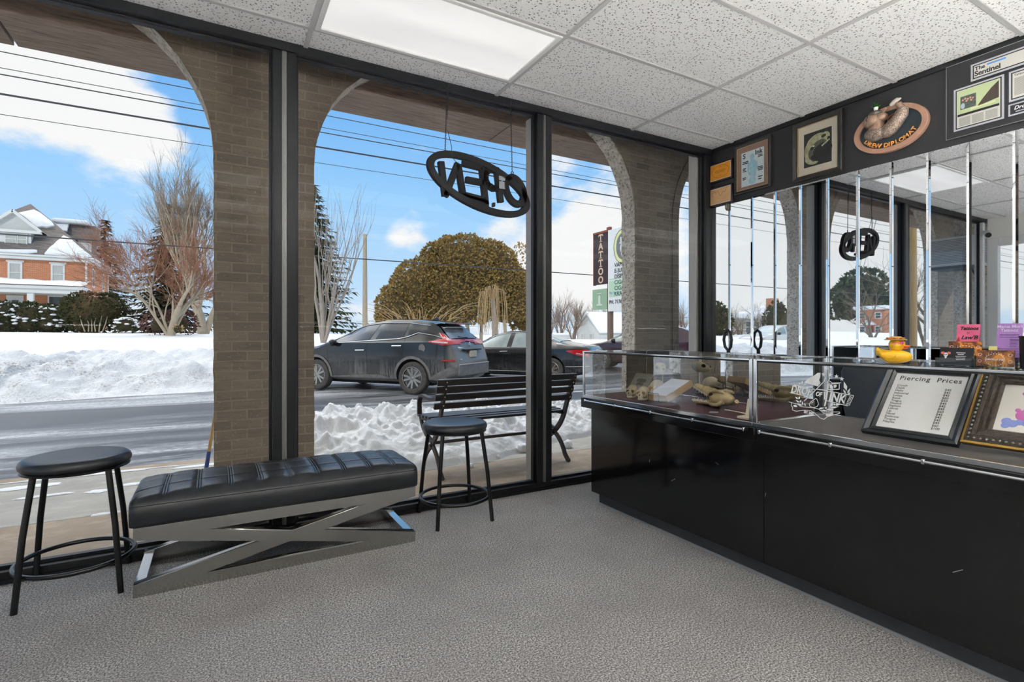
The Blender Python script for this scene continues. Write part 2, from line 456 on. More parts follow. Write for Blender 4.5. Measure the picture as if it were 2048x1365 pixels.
# glazed door in the west wall (seen in the mirror)
dr = MB()
for y in (1.0, 2.12, 3.12): dr.box(ROOM_W - .08, ROOM_W + .02, y, y + .12, 0, 2.55)
for z in (0, 2.43): dr.box(ROOM_W - .06, ROOM_W + .01, 1.12, 3.12, z, z + .12)
dr.box(ROOM_W - .05, ROOM_W, 1.12, 2.12, .95, 1.03)
do = dr.build('door_1', WHITE_METAL, smooth=0, bevel=.004); struct(do, 'white framed glass shop door', 'door')
MB().box(ROOM_W - .03, ROOM_W - .024, 1.12, 3.12, .12, 2.43).build('door_glass', PANE, do, smooth=0)

# mirror of bevelled strips
mir = thing('wall_mirror', 'mirror wall of tall narrow strips behind the counter', 'mirror', (ROOM_E, 1.5, .05))
edges = [3.27, 3.073, 2.85, 2.641, 2.429, 2.222, 2.012, 1.801, 1.592, 1.386, 1.176, .965, .755, .545]
for a, b in zip(edges, edges[1:]):
    c = .012; d = .0028; z0, z1 = .06, 2.316; x = ROOM_E - .004
    mb = MB(); y0, y1 = b + .0008, a - .0008
    P = [(x, y0, z0), (x, y1, z0), (x, y1, z1), (x, y0, z1), (x - d, y0 + c, z0 + c), (x - d, y1 - c, z0 + c), (x - d, y1 - c, z1 - c), (x - d, y0 + c, z1 - c)]
    mb.add(P, [(4, 5, 6, 7), (0, 1, 5, 4), (1, 2, 6, 5), (2, 3, 7, 6), (3, 0, 4, 7)])
    mb.build('mirror_strip', MIRROR, mir, smooth=0, world=True)
MB().box(ROOM_E - .003, ROOM_E - .001, .5, 3.27, .05, 2.32).build('backing', BLACK, mir, smooth=0, world=True)

# north wall: black framed shop window in four bays
WN = ROOM_N
MUL = [-1.95, .343, 2.13, 3.93]
o = MB().box(ROOM_W - .1, ROOM_E + .12, WN - .06, WN + .06, H - .045, H + .2).build('wall_front', BLACK_FRAME, smooth=0); struct(o, 'black header above the shop window', 'wall')
o = MB().box(ROOM_W, ROOM_E, WN - .05, WN + .06, 0, .055).build('trim_1', BLACK_FRAME, smooth=0, bevel=.004); struct(o, 'black sill rail along the shop window', 'trim')
MB().box(ROOM_W, ROOM_E, WN - .062, WN - .05, .0, .02).build('sill_lip', BLACK_FRAME, o, smooth=0)
for n, x in enumerate(MUL[1:3], 2):
    mb = MB(); mb.box(x - .062, x - .012, WN - .05, WN + .03, .055, H - .045); mb.box(x + .014, x + .064, WN - .05, WN + .03, .055, H - .045)
    o = mb.build('trim_%d' % n, BLACK_FRAME, smooth=0, bevel=.004); struct(o, 'black upright mullion of the shop window', 'trim')
    mb = MB(); mb.box(x - .012, x + .014, WN - .042, WN + .02, .055, H - .045)
    for q in (-.006, .004): mb.box(x + q, x + q + .005, WN - .05, WN - .04, .055, H - .045)
    mb.build('centre_strip', MID_ALU, o, smooth=0)
    MB().box(x - .062, x + .062, WN + .03, WN + .12, 0, H - .045).build('outer_post', ALU, o, smooth=0, bevel=.003)
mb = MB(); mb.box(3.875, 3.95, WN - .05, WN + .03, .055, H - .045)
o = mb.build('trim_4', BLACK_FRAME, smooth=0, bevel=.004); struct(o, 'black corner post of the shop window', 'trim')
MB().box(3.84, 3.95, WN + .03, WN + .12, 0, H).build('outer_post', ALU, o, smooth=0, bevel=.003)
mb = MB(); mb.box(-1.95, -1.88, WN - .05, WN + .05, .055, H - .045)
o = mb.build('trim_5', WHITE_METAL, smooth=0, bevel=.004); struct(o, 'white corner post beside the shop door', 'trim')
for n, (a, b) in enumerate(((-1.88, .281), (.407, 2.068), (2.194, 3.875)), 1):
    mb = MB(); z0, z1 = .055, H - .045; t = .016
    for q in ((a, b, z0, z0 + t), (a, b, z1 - t, z1), (a, a + t, z0 + t, z1 - t), (b - t, b, z0 + t, z1 - t)):
        mb.box(q[0], q[1], WN - .012, WN + .02, q[2], q[3])
    o = mb.build('window_%d' % n, BLACK_FRAME, smooth=0); struct(o, 'tall fixed shop window pane in a black frame', 'window')
    MB().add([(a + t, WN + .004, z0 + t), (b - t, WN + .004, z0 + t), (b - t, WN + .004, z1 - t), (a + t, WN + .004, z1 - t)], [(0, 1, 2, 3)]).build('pane', PANE, o, smooth=0)
# ================================================================== bar stools
def stool(label, x, y, rz):
    t = thing('bar_stool', label, 'stool', (x, y, 0), rz, 'black bar stools')
    r = .205
    MB().lathe([(0, .612), (.10, .6115), (.165, .609), (.188, .604), (.200, .594), (r, .580), (.203, .568), (.196, .560), (0, .560)], n=56).build('seat', VINYL, t, smooth=60)
    MB().lathe([(.150, .545), (.192, .545), (.199, .548), (.2, .554), (.195, .559), (.150, .559)], n=56).build('seat_band', BLACK_METAL, t, smooth=40)
    for a, b in ((1, 1), (1, -1), (-1, -1), (-1, 1)):
        mb = MB(); mb.tube([(a * .178, b * .178, 0), (a * .156, b * .156, .30), (a * .128, b * .128, .548)], .0125, 12)
        mb.build('leg', BLACK_METAL, t, smooth=50)
    MB().tube([(cos(2 * pi * i / 48) * .216, sin(2 * pi * i / 48) * .216, .137) for i in range(48)], .0105, 10, closed=True).build('foot_ring', BLACK_METAL, t, smooth=80)
    return t
stool('black round stool standing by the end of the cushioned bench with the tall pane behind', -.555, 3.075, radians(2))
stool('black round stool between the cushioned bench and the glass counter', 1.318, 3.066, radians(-2))

# ================================================================== upholstered bench
t = thing('upholstered_bench', 'long black quilted bench on a polished crossed steel frame', 'bench', (.326, 3.035, 0))
X0, X1, Y0, Y1, ZB, ZE = -.66, .66, -.237, .237, .306, .412
seams = [X0 + (X1 - X0) * i / 10 for i in range(1, 10)]
us = [X0]; R = .035
us += [X0 + R * (1 - cos(pi / 2 * i / 6)) for i in range(1, 7)]
for i in range(1, 40): us.append(X0 + .04 + (X1 - X0 - .08) * i / 40)
us += [X1 - R * (1 - cos(pi / 2 * i / 6)) for i in range(0, 7)]
for s_ in seams:
    for off in (-.010, 0, .010): us += [s_ + off - .003, s_ + off, s_ + off + .003]
us = sorted(set(round(u, 5) for u in us))
def sec(x):
    d = min(x - X0, X1 - x); e = 0
    if d < R: e = R - sqrt(max(0, R * R - (R - d) ** 2))
    y0, y1 = Y0 + e * .8, Y1 - e * .8; zt = ZE - e * .4
    gx_ = min([abs(x - s_ - off) for s_ in seams for off in (-.010, 0, .010)])
    gv = .0030 if gx_ < .0005 else 0
    pan = (x - X0) / (X1 - X0) * 10 % 1; puff = .005 * (1 - (2 * pan - 1) ** 4)
    dome = .034 * (1 - (2 * (x - X0) / (X1 - X0) - 1) ** 6)
    pts = [(y0 + .008, ZB + .001), (y0 + .001, ZB + .01), (y0 - .002, ZB + .03), (y0 - .003, ZB + .06), (y0 - .001, zt - .016), (y0 + .0018, zt - .0125), (y0, zt - .009), (y0 + .006, zt + .002), (y0 + .018, zt + .009)]
    vs_ = [.07, .12, .18, .24, .30, .328, .3315, .335, .36, .42, .5, .58, .64, .665, .6685, .672, .70, .76, .82, .88, .93]
    for v in vs_:
        y = y0 + (y1 - y0) * v; c = 1 - (2 * v - 1) ** 4
        rowp = (v * 3) % 1; pf = puff * (1 - (2 * rowp - 1) ** 4)
        g = gv
        if v in (.3315, .6685): g = .0035
        pts.append((y, zt + .011 + dome * c + pf - g))
    pts += [(y1 - (p[0] - y0), p[1]) for p in reversed(pts[:9])]
    return pts
secs = [sec(u) for u in us]; m = len(secs[0]); mb = MB()
mb.add([(u, p[0], p[1]) for u, q in zip(us, secs) for p in q], [(i * m + j, i * m + (j + 1) % m, (i + 1) * m + (j + 1) % m, (i + 1) * m + j) for i in range(len(us) - 1) for j in range(m)] + [tuple(range(m)), tuple(range((len(us) - 1) * m, len(us) * m))])
mb.build('cushion', VINYL, t, smooth=55)
def truss(y):
    x0, x1 = -.642, .643
    outer = [(x0, 0), (x1, 0), (x1, .054), (.151, .155), (x1, .254), (x1, .304), (x0, .304), (x0, .254), (-.137, .155), (x0, .054)]
    up = [(-.368, .252), (.378, .252), (.007, .180)]; lo = [(-.368, .052), (.374, .052), (-.004, .129)]
    return shape('side_truss', [outer, up, lo], STEEL, frame_m((0, y, 0), (1, 0, 0), (0, 0, 1)), t, extrude=.0225, bevel=.0008)
truss(-.2025); truss(.2025)
for x in (-.62, .62):
    MB().box(x - .0215, x + .0215, -.18, .18, .006, .052).build('base_rail', STEEL, t, bevel=.002)
    MB().box(x - .0215, x + .0215, -.18, .18, .262, .304).build('top_rail', STEEL, t, bevel=.002)

# ================================================================== hanging sign
SIGN_BLACK = mat('sign_black', '0c0d10', .6, 0, .25, n=(30, .3), c2='090a0c')
RED_LED = mat('red_led', 'd8202a', .4, emit=('ff2a30', 3.0)); BLUE_LED = mat('blue_led', '2050d8', .4, emit=('2060ff', 3.0))
YS = 3.205
t = thing('hanging_sign', 'black oval open sign hung on two chains and seen from behind in the middle pane', 'sign', (1.568, YS, 2.17))
def ringpts(a, b, rot, c, n=56): return circle(a, n, c, b, 0, rot)
MS = frame_m((0, YS, 0), (1, 0, 0), (0, 0, 1))
shape('oval_rim', [ringpts(.396, .168, radians(-15.8), (1.568, 2.17)), ringpts(.352, .128, radians(-15.8), (1.566, 2.171))], SIGN_BLACK, MS, t, .017, .002, world=True)
LET = {'N': [[(1.278, 2.285), (1.308, 2.062)], [(1.308, 2.062), (1.399, 2.292)], [(1.399, 2.286), (1.437, 2.078)]],
       'E': [[(1.575, 2.292), (1.606, 2.04)], [(1.43, 2.300), (1.58, 2.290)], [(1.455, 2.193), (1.592, 2.189)], [(1.437, 2.088), (1.60, 2.072)]],
       'P': [[(1.690, 2.290), (1.722, 2.072)], [(1.704, 2.290), (1.640, 2.290), (1.603, 2.258), (1.601, 2.215), (1.618, 2.180), (1.660, 2.162), (1.705, 2.17)]]}
def strokes(mb, segs, w, y0, y1):
    for sg in segs:
        pts = [(p[0], (y0 + y1) / 2, p[1]) for p in sg]
        mb.tube(pts, 1, sq=(w, y1 - y0) if False else (y1 - y0, w), up=(0, 1, 0)) if False else [mb.bar(a, b, w, abs(y1 - y0), up=(0, 1, 0)) for a, b in zip(pts, pts[1:])]
        for p in pts[1:-1]: mb.lathe([(w / 2, y0 - YS), (w / 2, y1 - YS)], (p[0], YS, p[2]), 14, Matrix.Rotation(-pi / 2, 4, 'X'))
for ch in 'NEP':
    mb = MB(); strokes(mb, LET[ch], .042, YS - .017, YS + .017)
    if ch == 'E': mb.prism([(1.41, 2.10), (1.62, 2.075), (1.628, 2.010), (1.56, 2.005), (1.47, 2.045)], 'xz', YS - .017, YS + .017)
    lo = mb.build('letter', SIGN_BLACK, t, world=True, bevel=.003)
    mb = MB(); strokes(mb, [[tuple(a + (b - a) * f for a, b in zip(sg[0], sg[-1])) for f in (.1, .86)] if len(sg) == 2 else sg[1:-1] for sg in LET[ch]], .012, YS + .018, YS + .024); mb.build('red_light_strip', RED_LED, lo, world=True)
lo = shape('letter', [circle(.118, 36, (1.835, 2.168), .085, 0, radians(-63)), circle(.078, 36, (1.833, 2.172), .048, 0, radians(-65))], SIGN_BLACK, MS, t, .017, .002, world=True)
MB().tube([(p[0], YS + .024, p[1]) for p in circle(.098, 36, (1.834, 2.17), .066, 0, radians(-64))], .005, 6, closed=True).build('red_light_strip', RED_LED, lo, world=True)
MB().tube([(p[0], YS + .024, p[1]) for p in circle(.374, 60, (1.567, 2.17), .148, 0, radians(-15.8))], .005, 6, closed=True).build('blue_light_strip', BLUE_LED, t, world=True)
mb = MB(); mb.box(1.700, 1.750, YS - .019, YS - .0175, 2.222, 2.252); mb.box(1.702, 1.752, YS - .019, YS - .0175, 2.165, 2.214)
mb.build('rating_label', mat('sticker_grey', 'b9bcc0', .6, n=(200, .8), c2='6a6c70'), t, smooth=0, world=True)
MB().box(1.655, 1.672, YS - .02, YS + .01, 2.035, 2.062).build('switch', BLACK, t, world=True, bevel=.003)
def chain(x0, z0, x1, z1, y0, y1):
    mb = MB(); n = int((z0 - z1) / .0125)
    for i in range(n):
        f = (i + .5) / n; c = Vector((x0 + (x1 - x0) * f, y0 + (y1 - y0) * f, z0 + (z1 - z0) * f)); ax = Vector((1, 0, 0)) if i % 2 else Vector((0, 1, 0))
        mb.tube([c + ax * .0042 * cos(2 * pi * q / 10) + Vector((0, 0, .0095)) * sin(2 * pi * q / 10) for q in range(10)], .0013, 5, closed=True)
    return mb
chain(1.323, 2.79, 1.309, 2.352, YS, YS).build('chain', DARK_STEEL, t, world=True)
chain(1.802, 2.79, 1.815, 2.300, YS, YS).build('chain', DARK_STEEL, t, world=True)
chain(1.329, 2.79, 1.322, 2.58, YS - .012, YS).build('chain', DARK_STEEL, t, world=True)
chain(1.797, 2.79, 1.806, 2.60, YS - .012, YS).build('chain', DARK_STEEL, t, world=True)
for x, z in ((1.309, 2.345), (1.816, 2.294)): MB().tube([(x + .009 * cos(q * pi / 5), YS, z + .009 * sin(q * pi / 5)) for q in range(10)], .003, 6, closed=True).build('eyelet', SIGN_BLACK, t, world=True)
MB().tube([(1.322, YS - .01, 2.50), (1.330, YS - .02, 2.45), (1.345, YS - .022, 2.39), (1.348, YS - .02, 2.33), (1.37, YS - .02, 2.30), (1.41, YS - .018, 2.275)], .0022, 6).build('power_cord', BLACK, t, world=True)

# ================================================================== iron and slat bench on the pavement
IRON = mat('rusty_iron', '33302e', .55, .3, n=(14, .7), c2='4d3f38', bump=(90, .2, .003))
SLAT = mat('painted_slats', '1d1b1b', .42, 0, .5, n=(12, .6, (1, 8, 8)), c2='302b29')
t = thing('park_bench', 'dark slatted bench with iron arms on the pavement beyond the window', 'bench', (2.15, 4.1, 0))
BX = (1.56, 2.78)
def bz(p, q, r, n):  # quadratic curve
    return [tuple((1 - s) ** 2 * a + 2 * s * (1 - s) * b + s * s * c for a, b, c in zip(p, q, r)) for s in (i / n for i in range(n + 1))]
for x in BX:
    mb = MB()
    back = [(x, 3.795, .805), (x, 3.865, .62), (x, 3.925, .48)] + bz((x, 3.925, .48), (x, 3.96, .36), (x, 4.08, .262), 8)[1:]
    mb.tube(back, 1, sq=(.022, .05), up=(1, 0, 0)) if False else mb.tube(back, 1, sq=(.048, .022), up=(1, 0, 0))
    mb.tube(bz((x, 4.12, .245), (x, 3.985, .19), (x, 3.93, .06), 8) + [(x, 3.865, 0)], 1, sq=(.042, .022), up=(1, 0, 0))
    mb.tube([(x, 4.37, .45)] + bz((x, 4.37, .42), (x, 4.33, .32), (x, 4.10, .262), 8), 1, sq=(.042, .022), up=(1, 0, 0))
    mb.tube(bz((x, 4.07, .25), (x, 4.22, .19), (x, 4.30, .06), 8) + [(x, 4.36, 0)], 1, sq=(.042, .022), up=(1, 0, 0))
    mb.tube([(x, 3.93, .435), (x, 4.38, .43)], 1, sq=(.03, .022), up=(1, 0, 0))
    mb.ell((x, 4.09, .256), (.02, .025, .025), 10, 8)
    mb.build('end_frame', IRON, t, smooth=40, world=True, bevel=.003)
    arm = [(x, 3.87, .655)] + bz((x, 3.95, .645), (x, 4.12, .60), (x, 4.28, .625), 6) + bz((x, 4.28, .625), (x, 4.41, .64), (x, 4.415, .54), 8)[1:] + [(x, 4.41, .45)]
    MB().tube(arm, 1, sq=(.022, .04), up=(1, 0, 0)).build('arm_rest', IRON, t, smooth=40, world=True, bevel=.003)
for z, y in ((.782, 3.79), (.726, 3.812), (.662, 3.838), (.590, 3.866)):
    MB().box(-.665, .655, -.011, .011, -.026, .026, Matrix.Translation((2.15, y, z)) @ Matrix.Rotation(radians(18), 4, 'X')).build('back_slat', SLAT, t, world=True, bevel=.004)
for i, y in enumerate((3.975, 4.055, 4.135, 4.215, 4.295, 4.37)):
    MB().box(1.535, 2.805, y - .029, y + .029, .448 - .004 * abs(i - 2), .470 - .004 * abs(i - 2)).build('seat_slat', SLAT, t, world=True, bevel=.004)
MB().bar((1.56, 4.09, .256), (2.78, 4.09, .256), .016, .024).build('stretcher', IRON, t, world=True)
for x in BX:
    for z, y in ((.782, 3.775), (.726, 3.797), (.662, 3.823), (.590, 3.851)): MB().ell((x, y, z), (.007, .005, .007), 8, 6).build('bolt_head', STEEL, t, world=True)
# ================================================================== outside: roof, arcade, pavement, snow
k = NB('arcade_brick'); v = k.wall_coords('xz')
c, f = k.brick(v, '8f8273', '75695e', '9c8f7a', .205, .0735, .006)
n1 = k.noise(k.coords((1, 1, 1)), 3.0, 4, .65); n2 = k.noise(k.coords((1.2, 1, 9)), 5, 4, .6); n3 = k.noise(k.coords(), 60, 3, .6)
c = k.mix(k.range(n1, .35, .7, 0, .55), c, '9a8a76'); c = k.mix(k.range(n2, .5, .75, 0, .5), c, '5e554c')
c = k.mix(k.range(n3, .62, .70, 0, .6), c, 'b8ae9e')
k.set('Base Color', c); k.set('Roughness', .85)
k.bump(k.math('ADD', k.math('MULTIPLY', f, -1), k.math('MULTIPLY', n3, .7)), .5, .008); ABRICK = k.m
k = NB('rough_stone'); v = k.coords()
n1 = k.noise(v, 24, 4, .7); n2 = k.noise(v, 4, 3, .6); n3 = k.voro(k.coords((1.2, 1, 1.6)), 26)
c = k.ramp(n1, [(.3, 'a3978a'), (.5, 'd2c8ba'), (.7, 'eae2d6')]); c = k.mix(k.range(n2, .4, .7, 0, .3), c, 'b9ae9f')
c = k.mix(k.range(n3, .10, .22, .55, 0), c, '5d5348')
k.set('Base Color', c); k.set('Roughness', .9); k.bump(k.math('ADD', n1, k.range(n3, 0, .4)), .9, .03); RSTONE = k.m
k = NB('old_timber'); g = k.noise(k.coords((.9, 12, 12)), 5, 5, .65, .6); g2 = k.noise(k.coords((1, 3, 3)), 2.2, 4, .6); kn = k.voro(k.coords((1, 2.2, 2.2)), 1.5)
c = k.ramp(g, [(.3, '5d4d42'), (.5, '8d7a6c'), (.72, 'ad9a8a')]); c = k.mix(k.range(g2, .4, .7, 0, .5), c, '9a8478')
c = k.mix(k.range(kn, .03, .075, .9, 0), c, '3a2a20')
k.set('Base Color', c); k.set('Roughness', .8); k.bump(g, .5, .01); TIMBER = k.m
def conc(name, a, b, d):
    k = NB(name); v = k.coords()
    n1 = k.noise(v, 1.6, 5, .65); n2 = k.noise(v, 90, 3, .6); n3 = k.noise(k.coords((1, 2, 1)), 5, 4, .6)
    c = k.mix(k.range(n1, .35, .68), a, b); c = k.mix(k.range(n3, .5, .72, 0, .6), c, d); c = k.mix(k.range(n2, .55, .75, 0, .35), c, '6a6258')
    k.set('Base Color', c); k.set('Roughness', .75); k.bump(n2, .2, .004); return k.m
CONC_TAN = conc('damp_tan_concrete', 'a8957f', '8f7a64', 'c3b29c')
CONC_GREY = conc('grey_concrete', 'aaa59b', '98928a', 'bdb8ae')
k = NB('asphalt'); v = k.coords()
n1 = k.noise(v, 110, 3, .7); n2 = k.noise(k.coords((.22, 1.5, 1)), 1.1, 5, .62, .8); n3 = k.noise(k.coords((.3, 1.2, 1)), .42, 3, .5); n4 = k.noise(v, 14, 4, .6)
c = k.ramp(n1, [(.3, '26272a'), (.55, '3a3b3f'), (.75, '56585c')])
s1 = k.math('MULTIPLY', k.range(n2, .43, .60), k.range(n3, .36, .54)); s1 = k.math('MULTIPLY', s1, k.range(n4, .3, .62, .35, 1))
c = k.mix(k.math('MULTIPLY', s1, .9), c, 'c4c6ca')
k.set('Base Color', c); k.set('Roughness', k.range(s1, 0, 1, .38, .8)); k.bump(k.math('ADD', n1, s1), .35, .006); ASPHALT = k.m
k = NB('snow'); v = k.coords()
n1 = k.noise(v, 3, 5, .6); n2 = k.noise(v, 30, 3, .6)
k.set('Base Color', k.mix(k.range(n1, .4, .7, 0, .3), 'ecedef', 'd8dade')); k.set('Roughness', .8); k.set('Specular IOR Level', .2)
k.bump(k.math('ADD', n1, k.math('MULTIPLY', n2, .35)), .35, .05); SNOW = k.m
k = NB('dirty_snow'); v = k.coords()
n1 = k.noise(k.coords((.6, 1, 1.4)), 2.2, 6, .65); n2 = k.noise(v, 22, 4, .65); n3 = k.noise(k.coords((.5, 1, 1)), .9, 3, .5)
d = k.math('MULTIPLY', k.range(n2, .46, .62), k.range(n1, .44, .60)); d = k.math('MULTIPLY', d, k.range(n3, .42, .6))
k.set('Base Color', k.mix(k.math('MULTIPLY', d, .9), 'e4e5e8', '85796b')); k.set('Roughness', .85); k.set('Specular IOR Level', .15)
k.bump(k.math('ADD', n1, k.math('MULTIPLY', n2, .5)), .9, .09); DSNOW = k.m

# roof over the shop and its arcade
o = MB().box(-6, 12, -5, 4.64, 3.95, 4.15).build('roof', mat('roof_felt', '55504a', .9), smooth=0); struct(o, 'flat roof over the shop', 'roof')
o = MB().box(-6, 12, 3.38, 5.19, 3.90, 3.95).build('soffit', TIMBER, smooth=0); struct(o, 'timber soffit over the pavement', 'soffit')
o = MB().box(-6, 12, 3.36, 3.44, H + .02, 3.9).build('wall_fascia', ABRICK, smooth=0); struct(o, 'brick wall above the shop window', 'wall')
mb = MB()
for a, b in ((-6, -1.3), (-1.28, 2.62), (2.63, 6.5), (6.51, 12)): mb.box(a, b, 4.648, 5.19, 3.294, 3.9)
o = mb.build('beam', TIMBER, smooth=0, bevel=.004); struct(o, 'weathered timber beam over the arches', 'beam')

# arcade wall with three quarter-round arches
rnd = random.Random(3)
def arcade_outline(far):
    zt, R, zs = 3.93, 1.05, 2.5; pts = []
    piers = [(-4.11, -3.42), (-.013, .682), (4.083, 4.765), (8.18, 8.87)]
    J = lambda: rnd.uniform(-.007, .007)
    for i, (a, b) in enumerate(piers):
        if i: 
            for q in range(9): ang = pi / 2 * (1 - q / 9); pts.append((a - R + R * cos(ang) + J(), zs + R * sin(ang) + J()))
            for q in range(34): pts.append((a + J(), zs * (1 - q / 34)))
        else: pts.append((a, zt)); pts.append((a, 0))
        if i == 0: pass
        pts.append((a, 0)) if i else None
        pts.append((b, 0))
        if i < len(piers) - 1:
            for q in range(1, 35): pts.append((b + J(), zs * q / 34))
            for q in range(1, 10): ang = pi / 2 * q / 9; pts.append((b + R - R * cos(ang) + J(), zs + R * sin(ang) + J()))
        else: pts.append((b, zt))
    return pts
A0, A1, A2 = arcade_outline(0), arcade_outline(1), arcade_outline(2)
bm = bmesh.new(); ys = (4.42, 4.53, 4.64)
rows = [[bm.verts.new((p[0], y, p[1])) for p in P] for P, y in zip((A0, A1, A2), ys)]
n = len(A0)
from mathutils.geometry import tessellate_polygon
for row, mi in ((rows[0], 0), (rows[2], 1)):
    for tri in tessellate_polygon([[Vector((v.co.x, v.co.z, 0)) for v in row]]):
        try: bm.faces.new([row[q] for q in tri]).material_index = mi
        except ValueError: pass
for r0, r1 in zip(rows, rows[1:]):
    for i in range(n):
        f_ = bm.faces.new((r0[i], r0[(i + 1) % n], r1[(i + 1) % n], r1[i])); f_.material_index = 1
bmesh.ops.recalc_face_normals(bm, faces=bm.faces)
me = bpy.data.meshes.new('wall_arcade'); bm.to_mesh(me); bm.free(); me.materials.append(ABRICK); me.materials.append(RSTONE)
o = bpy.data.objects.new('wall_arcade', me); COL.objects.link(o); struct(o, 'brown brick arcade of arches outside the window', 'wall')
# soldier courses round each arch, a brick wide, on the room side
mb = MB(); R, zs = 1.05, 2.5
for a, sgn in ((-3.42, 1), (-.013, -1), (.682, 1), (4.083, -1), (4.765, 1), (8.18, -1)):
    w = .105; cx = a + sgn * R
    outer = [(a, 0), (a, zs)] + [(cx - sgn * R * cos(pi / 2 * q / 12), zs + R * sin(pi / 2 * q / 12)) for q in range(1, 12)]
    inner = [(a - sgn * w, 0), (a - sgn * w, zs)] + [(cx - sgn * (R + w) * cos(pi / 2 * q / 12), zs + (R + w) * sin(pi / 2 * q / 12)) for q in range(1, 12)]
    for i in range(len(outer) - 1):
        q = [outer[i], outer[i + 1], inner[i + 1], inner[i]]
        if sgn > 0: q.reverse()
        mb.add([(p[0], 4.414, p[1]) for p in q] + [(p[0], 4.43, p[1]) for p in q], [(0, 1, 2, 3), (7, 6, 5, 4), (0, 4, 5, 1), (1, 5, 6, 2), (2, 6, 7, 3), (3, 7, 4, 0)])
mb.build('arch_course', ABRICK, o, smooth=0)

# pavement in front of the shop
mb = MB()
for a, b in ((-9, -3.0), (-2.988, .6), (.612, 4.2), (4.212, 9)): mb.box(a, b, 3.36, 4.215, -.15, 0)
o = mb.build('path_1', CONC_TAN, smooth=0, bevel=.006); struct(o, 'damp tan concrete strip along the window', 'pavement')
mb = MB()
for a, b in ((-9, -4.2), (-4.19, -1.86), (-1.85, .49), (.5, 2.84), (2.85, 5.2), (5.21, 9)): mb.box(a, b, 4.225, 5.50, -.15, -.002)
o = mb.build('path_2', CONC_GREY, smooth=0, bevel=.006); struct(o, 'grey concrete pavement under the arcade', 'pavement')
mb = MB()
for i in range(8): mb.box(-9 + i * 2.3, -9 + i * 2.3 + 2.29, 5.505, 5.65, -.3, -.004)
o = mb.build('kerb', CONC_TAN, smooth=0, bevel=.012); struct(o, 'concrete kerb', 'kerb')
o = MB().add([(-150, 5.6, -.22), (150, 5.6, -.22), (150, 60, -.22), (-150, 60, -.22)], [(0, 1, 2, 3)]).build('road', ASPHALT, smooth=0); struct(o, 'salt streaked asphalt', 'road')
o = MB().add([(-150, -60, -.23), (150, -60, -.23), (150, 5.62, -.23), (-150, 5.62, -.23)], [(0, 1, 2, 3)]).build('ground', SNOW, smooth=0); struct(o, 'snowy ground round the shop', 'ground')

def fbm(x, y, z=0, o=4):
    s_ = 0; a = 1; 
    for i in range(o): s_ += a * noise.noise((x, y, z)); x *= 2.03; y *= 2.03; z += 7; a *= .5
    return s_
def edge(x):  # near foot of the ploughed bank
    return 14.45 + (.18 * x if x < 1 else .18 + .62 * (x - 1) if x < 7 else 3.9 + .12 * (x - 7))
def sstep(a, b, x):
    t = min(1, max(0, (x - a) / (b - a))); return t * t * (3 - 2 * t)
def lawn(x, y):
    e = edge(x); d = y - e
    top = .66 if x < 2 else .66 - .36 * sstep(2, 9, x)
    h0 = -.24 + (top + .24) * sstep(.2, 2.2, d)
    far = 1 - sstep(7, 15, x)
    return h0 + far * ((1.14 - top) * sstep(2, 20, d) + .0125 * max(0, d - 22)) + .05 * noise.noise((x * .12, y * .12, 0)) * sstep(2.5, 5, d)
xs = [-150, -110, -80, -60, -45, -34, -26, -20] + [-16 + i * .8 for i in range(46)] + [24, 30, 38, 50, 70, 100, 150]
ds = [-.2, .2, .6, 1, 1.4, 1.8, 2.2, 2.7, 3.5, 5, 7, 10, 14, 18, 22, 28, 36, 48, 65, 90, 130, 200, 330]
mb = MB(); mb.add([(x, edge(max(-16, min(20, x))) + d, lawn(max(-16, x), edge(max(-16, min(20, x))) + d)) for x in xs for d in ds], [(i * len(ds) + j, (i + 1) * len(ds) + j, (i + 1) * len(ds) + j + 1, i * len(ds) + j + 1) for i in range(len(xs) - 1) for j in range(len(ds) - 1)])
o = mb.build('lawn', SNOW, smooth=180, fix=False); struct(o, 'snow covered lawn', 'ground')
# ploughed bank
def bank(u, v):
    x = -13 + 27 * u; d = -.12 + 2.75 * v; y = edge(x) + d + .12 * fbm(x * .8, 3) ; prof = sstep(-.08, 1.9, d) ** .8
    top = .70 if x < 2 else .70 - .36 * sstep(2, 9, x)
    zz = -.245 + (top + .2) * prof + (.20 * fbm(x * 1.3, d * 1.6, 2, 5) + .12 * abs(fbm(x * 3.3, d * 3.3, 5, 4))) * sstep(-.05, .5, d) * (1 - sstep(2.0, 2.75, d)) - .12 * sstep(2.1, 2.75, d)
    return (x, y, zz)
o = MB().grid(bank, 420, 44, flip=False).build('snow_bank', DSNOW, smooth=180); tag(o, 'long dirty ploughed snow bank along the far side of the asphalt', 'snow bank', kind='stuff')
# heap along the kerb, round the park bench
def heap(u, v):
    x = .45 + 5.2 * u; y0 = 4.24 + .02 * sin(x * 5) + (.52 * sstep(1.9, 3.8, x)) + .06 * fbm(x * 2, 1, 0, 3); y1 = 5.95 + .1 * fbm(x, 9)
    y = y0 + (y1 - y0) * v
    h0 = .40 - .10 * sstep(1.7, 3.2, x) + .06 * noise.noise((x * 1.3, 0, 4))
    p = sin(pi * min(1, v * .5 / .58)) if v < .58 else 1 - ((v - .58) / .42) ** 2
    p = max(0, p) ** .75
    ends = sstep(.45, .75, x) * (1 - sstep(5.2, 5.65, x))
    ch = abs(fbm(x * 3.6, y * 3.6, 1, 5)) * .17 + abs(noise.noise((x * 9, y * 9, 3))) * .06 + abs(noise.noise((x * 21, y * 21, 5))) * .022
    base = -.02 if y < 5.6 else -.02 - .25 * sstep(5.6, 5.8, y)
    return (x, y, base + ends * p * (h0 * .82 + ch) + (.02 if .02 < v < .95 else 0))
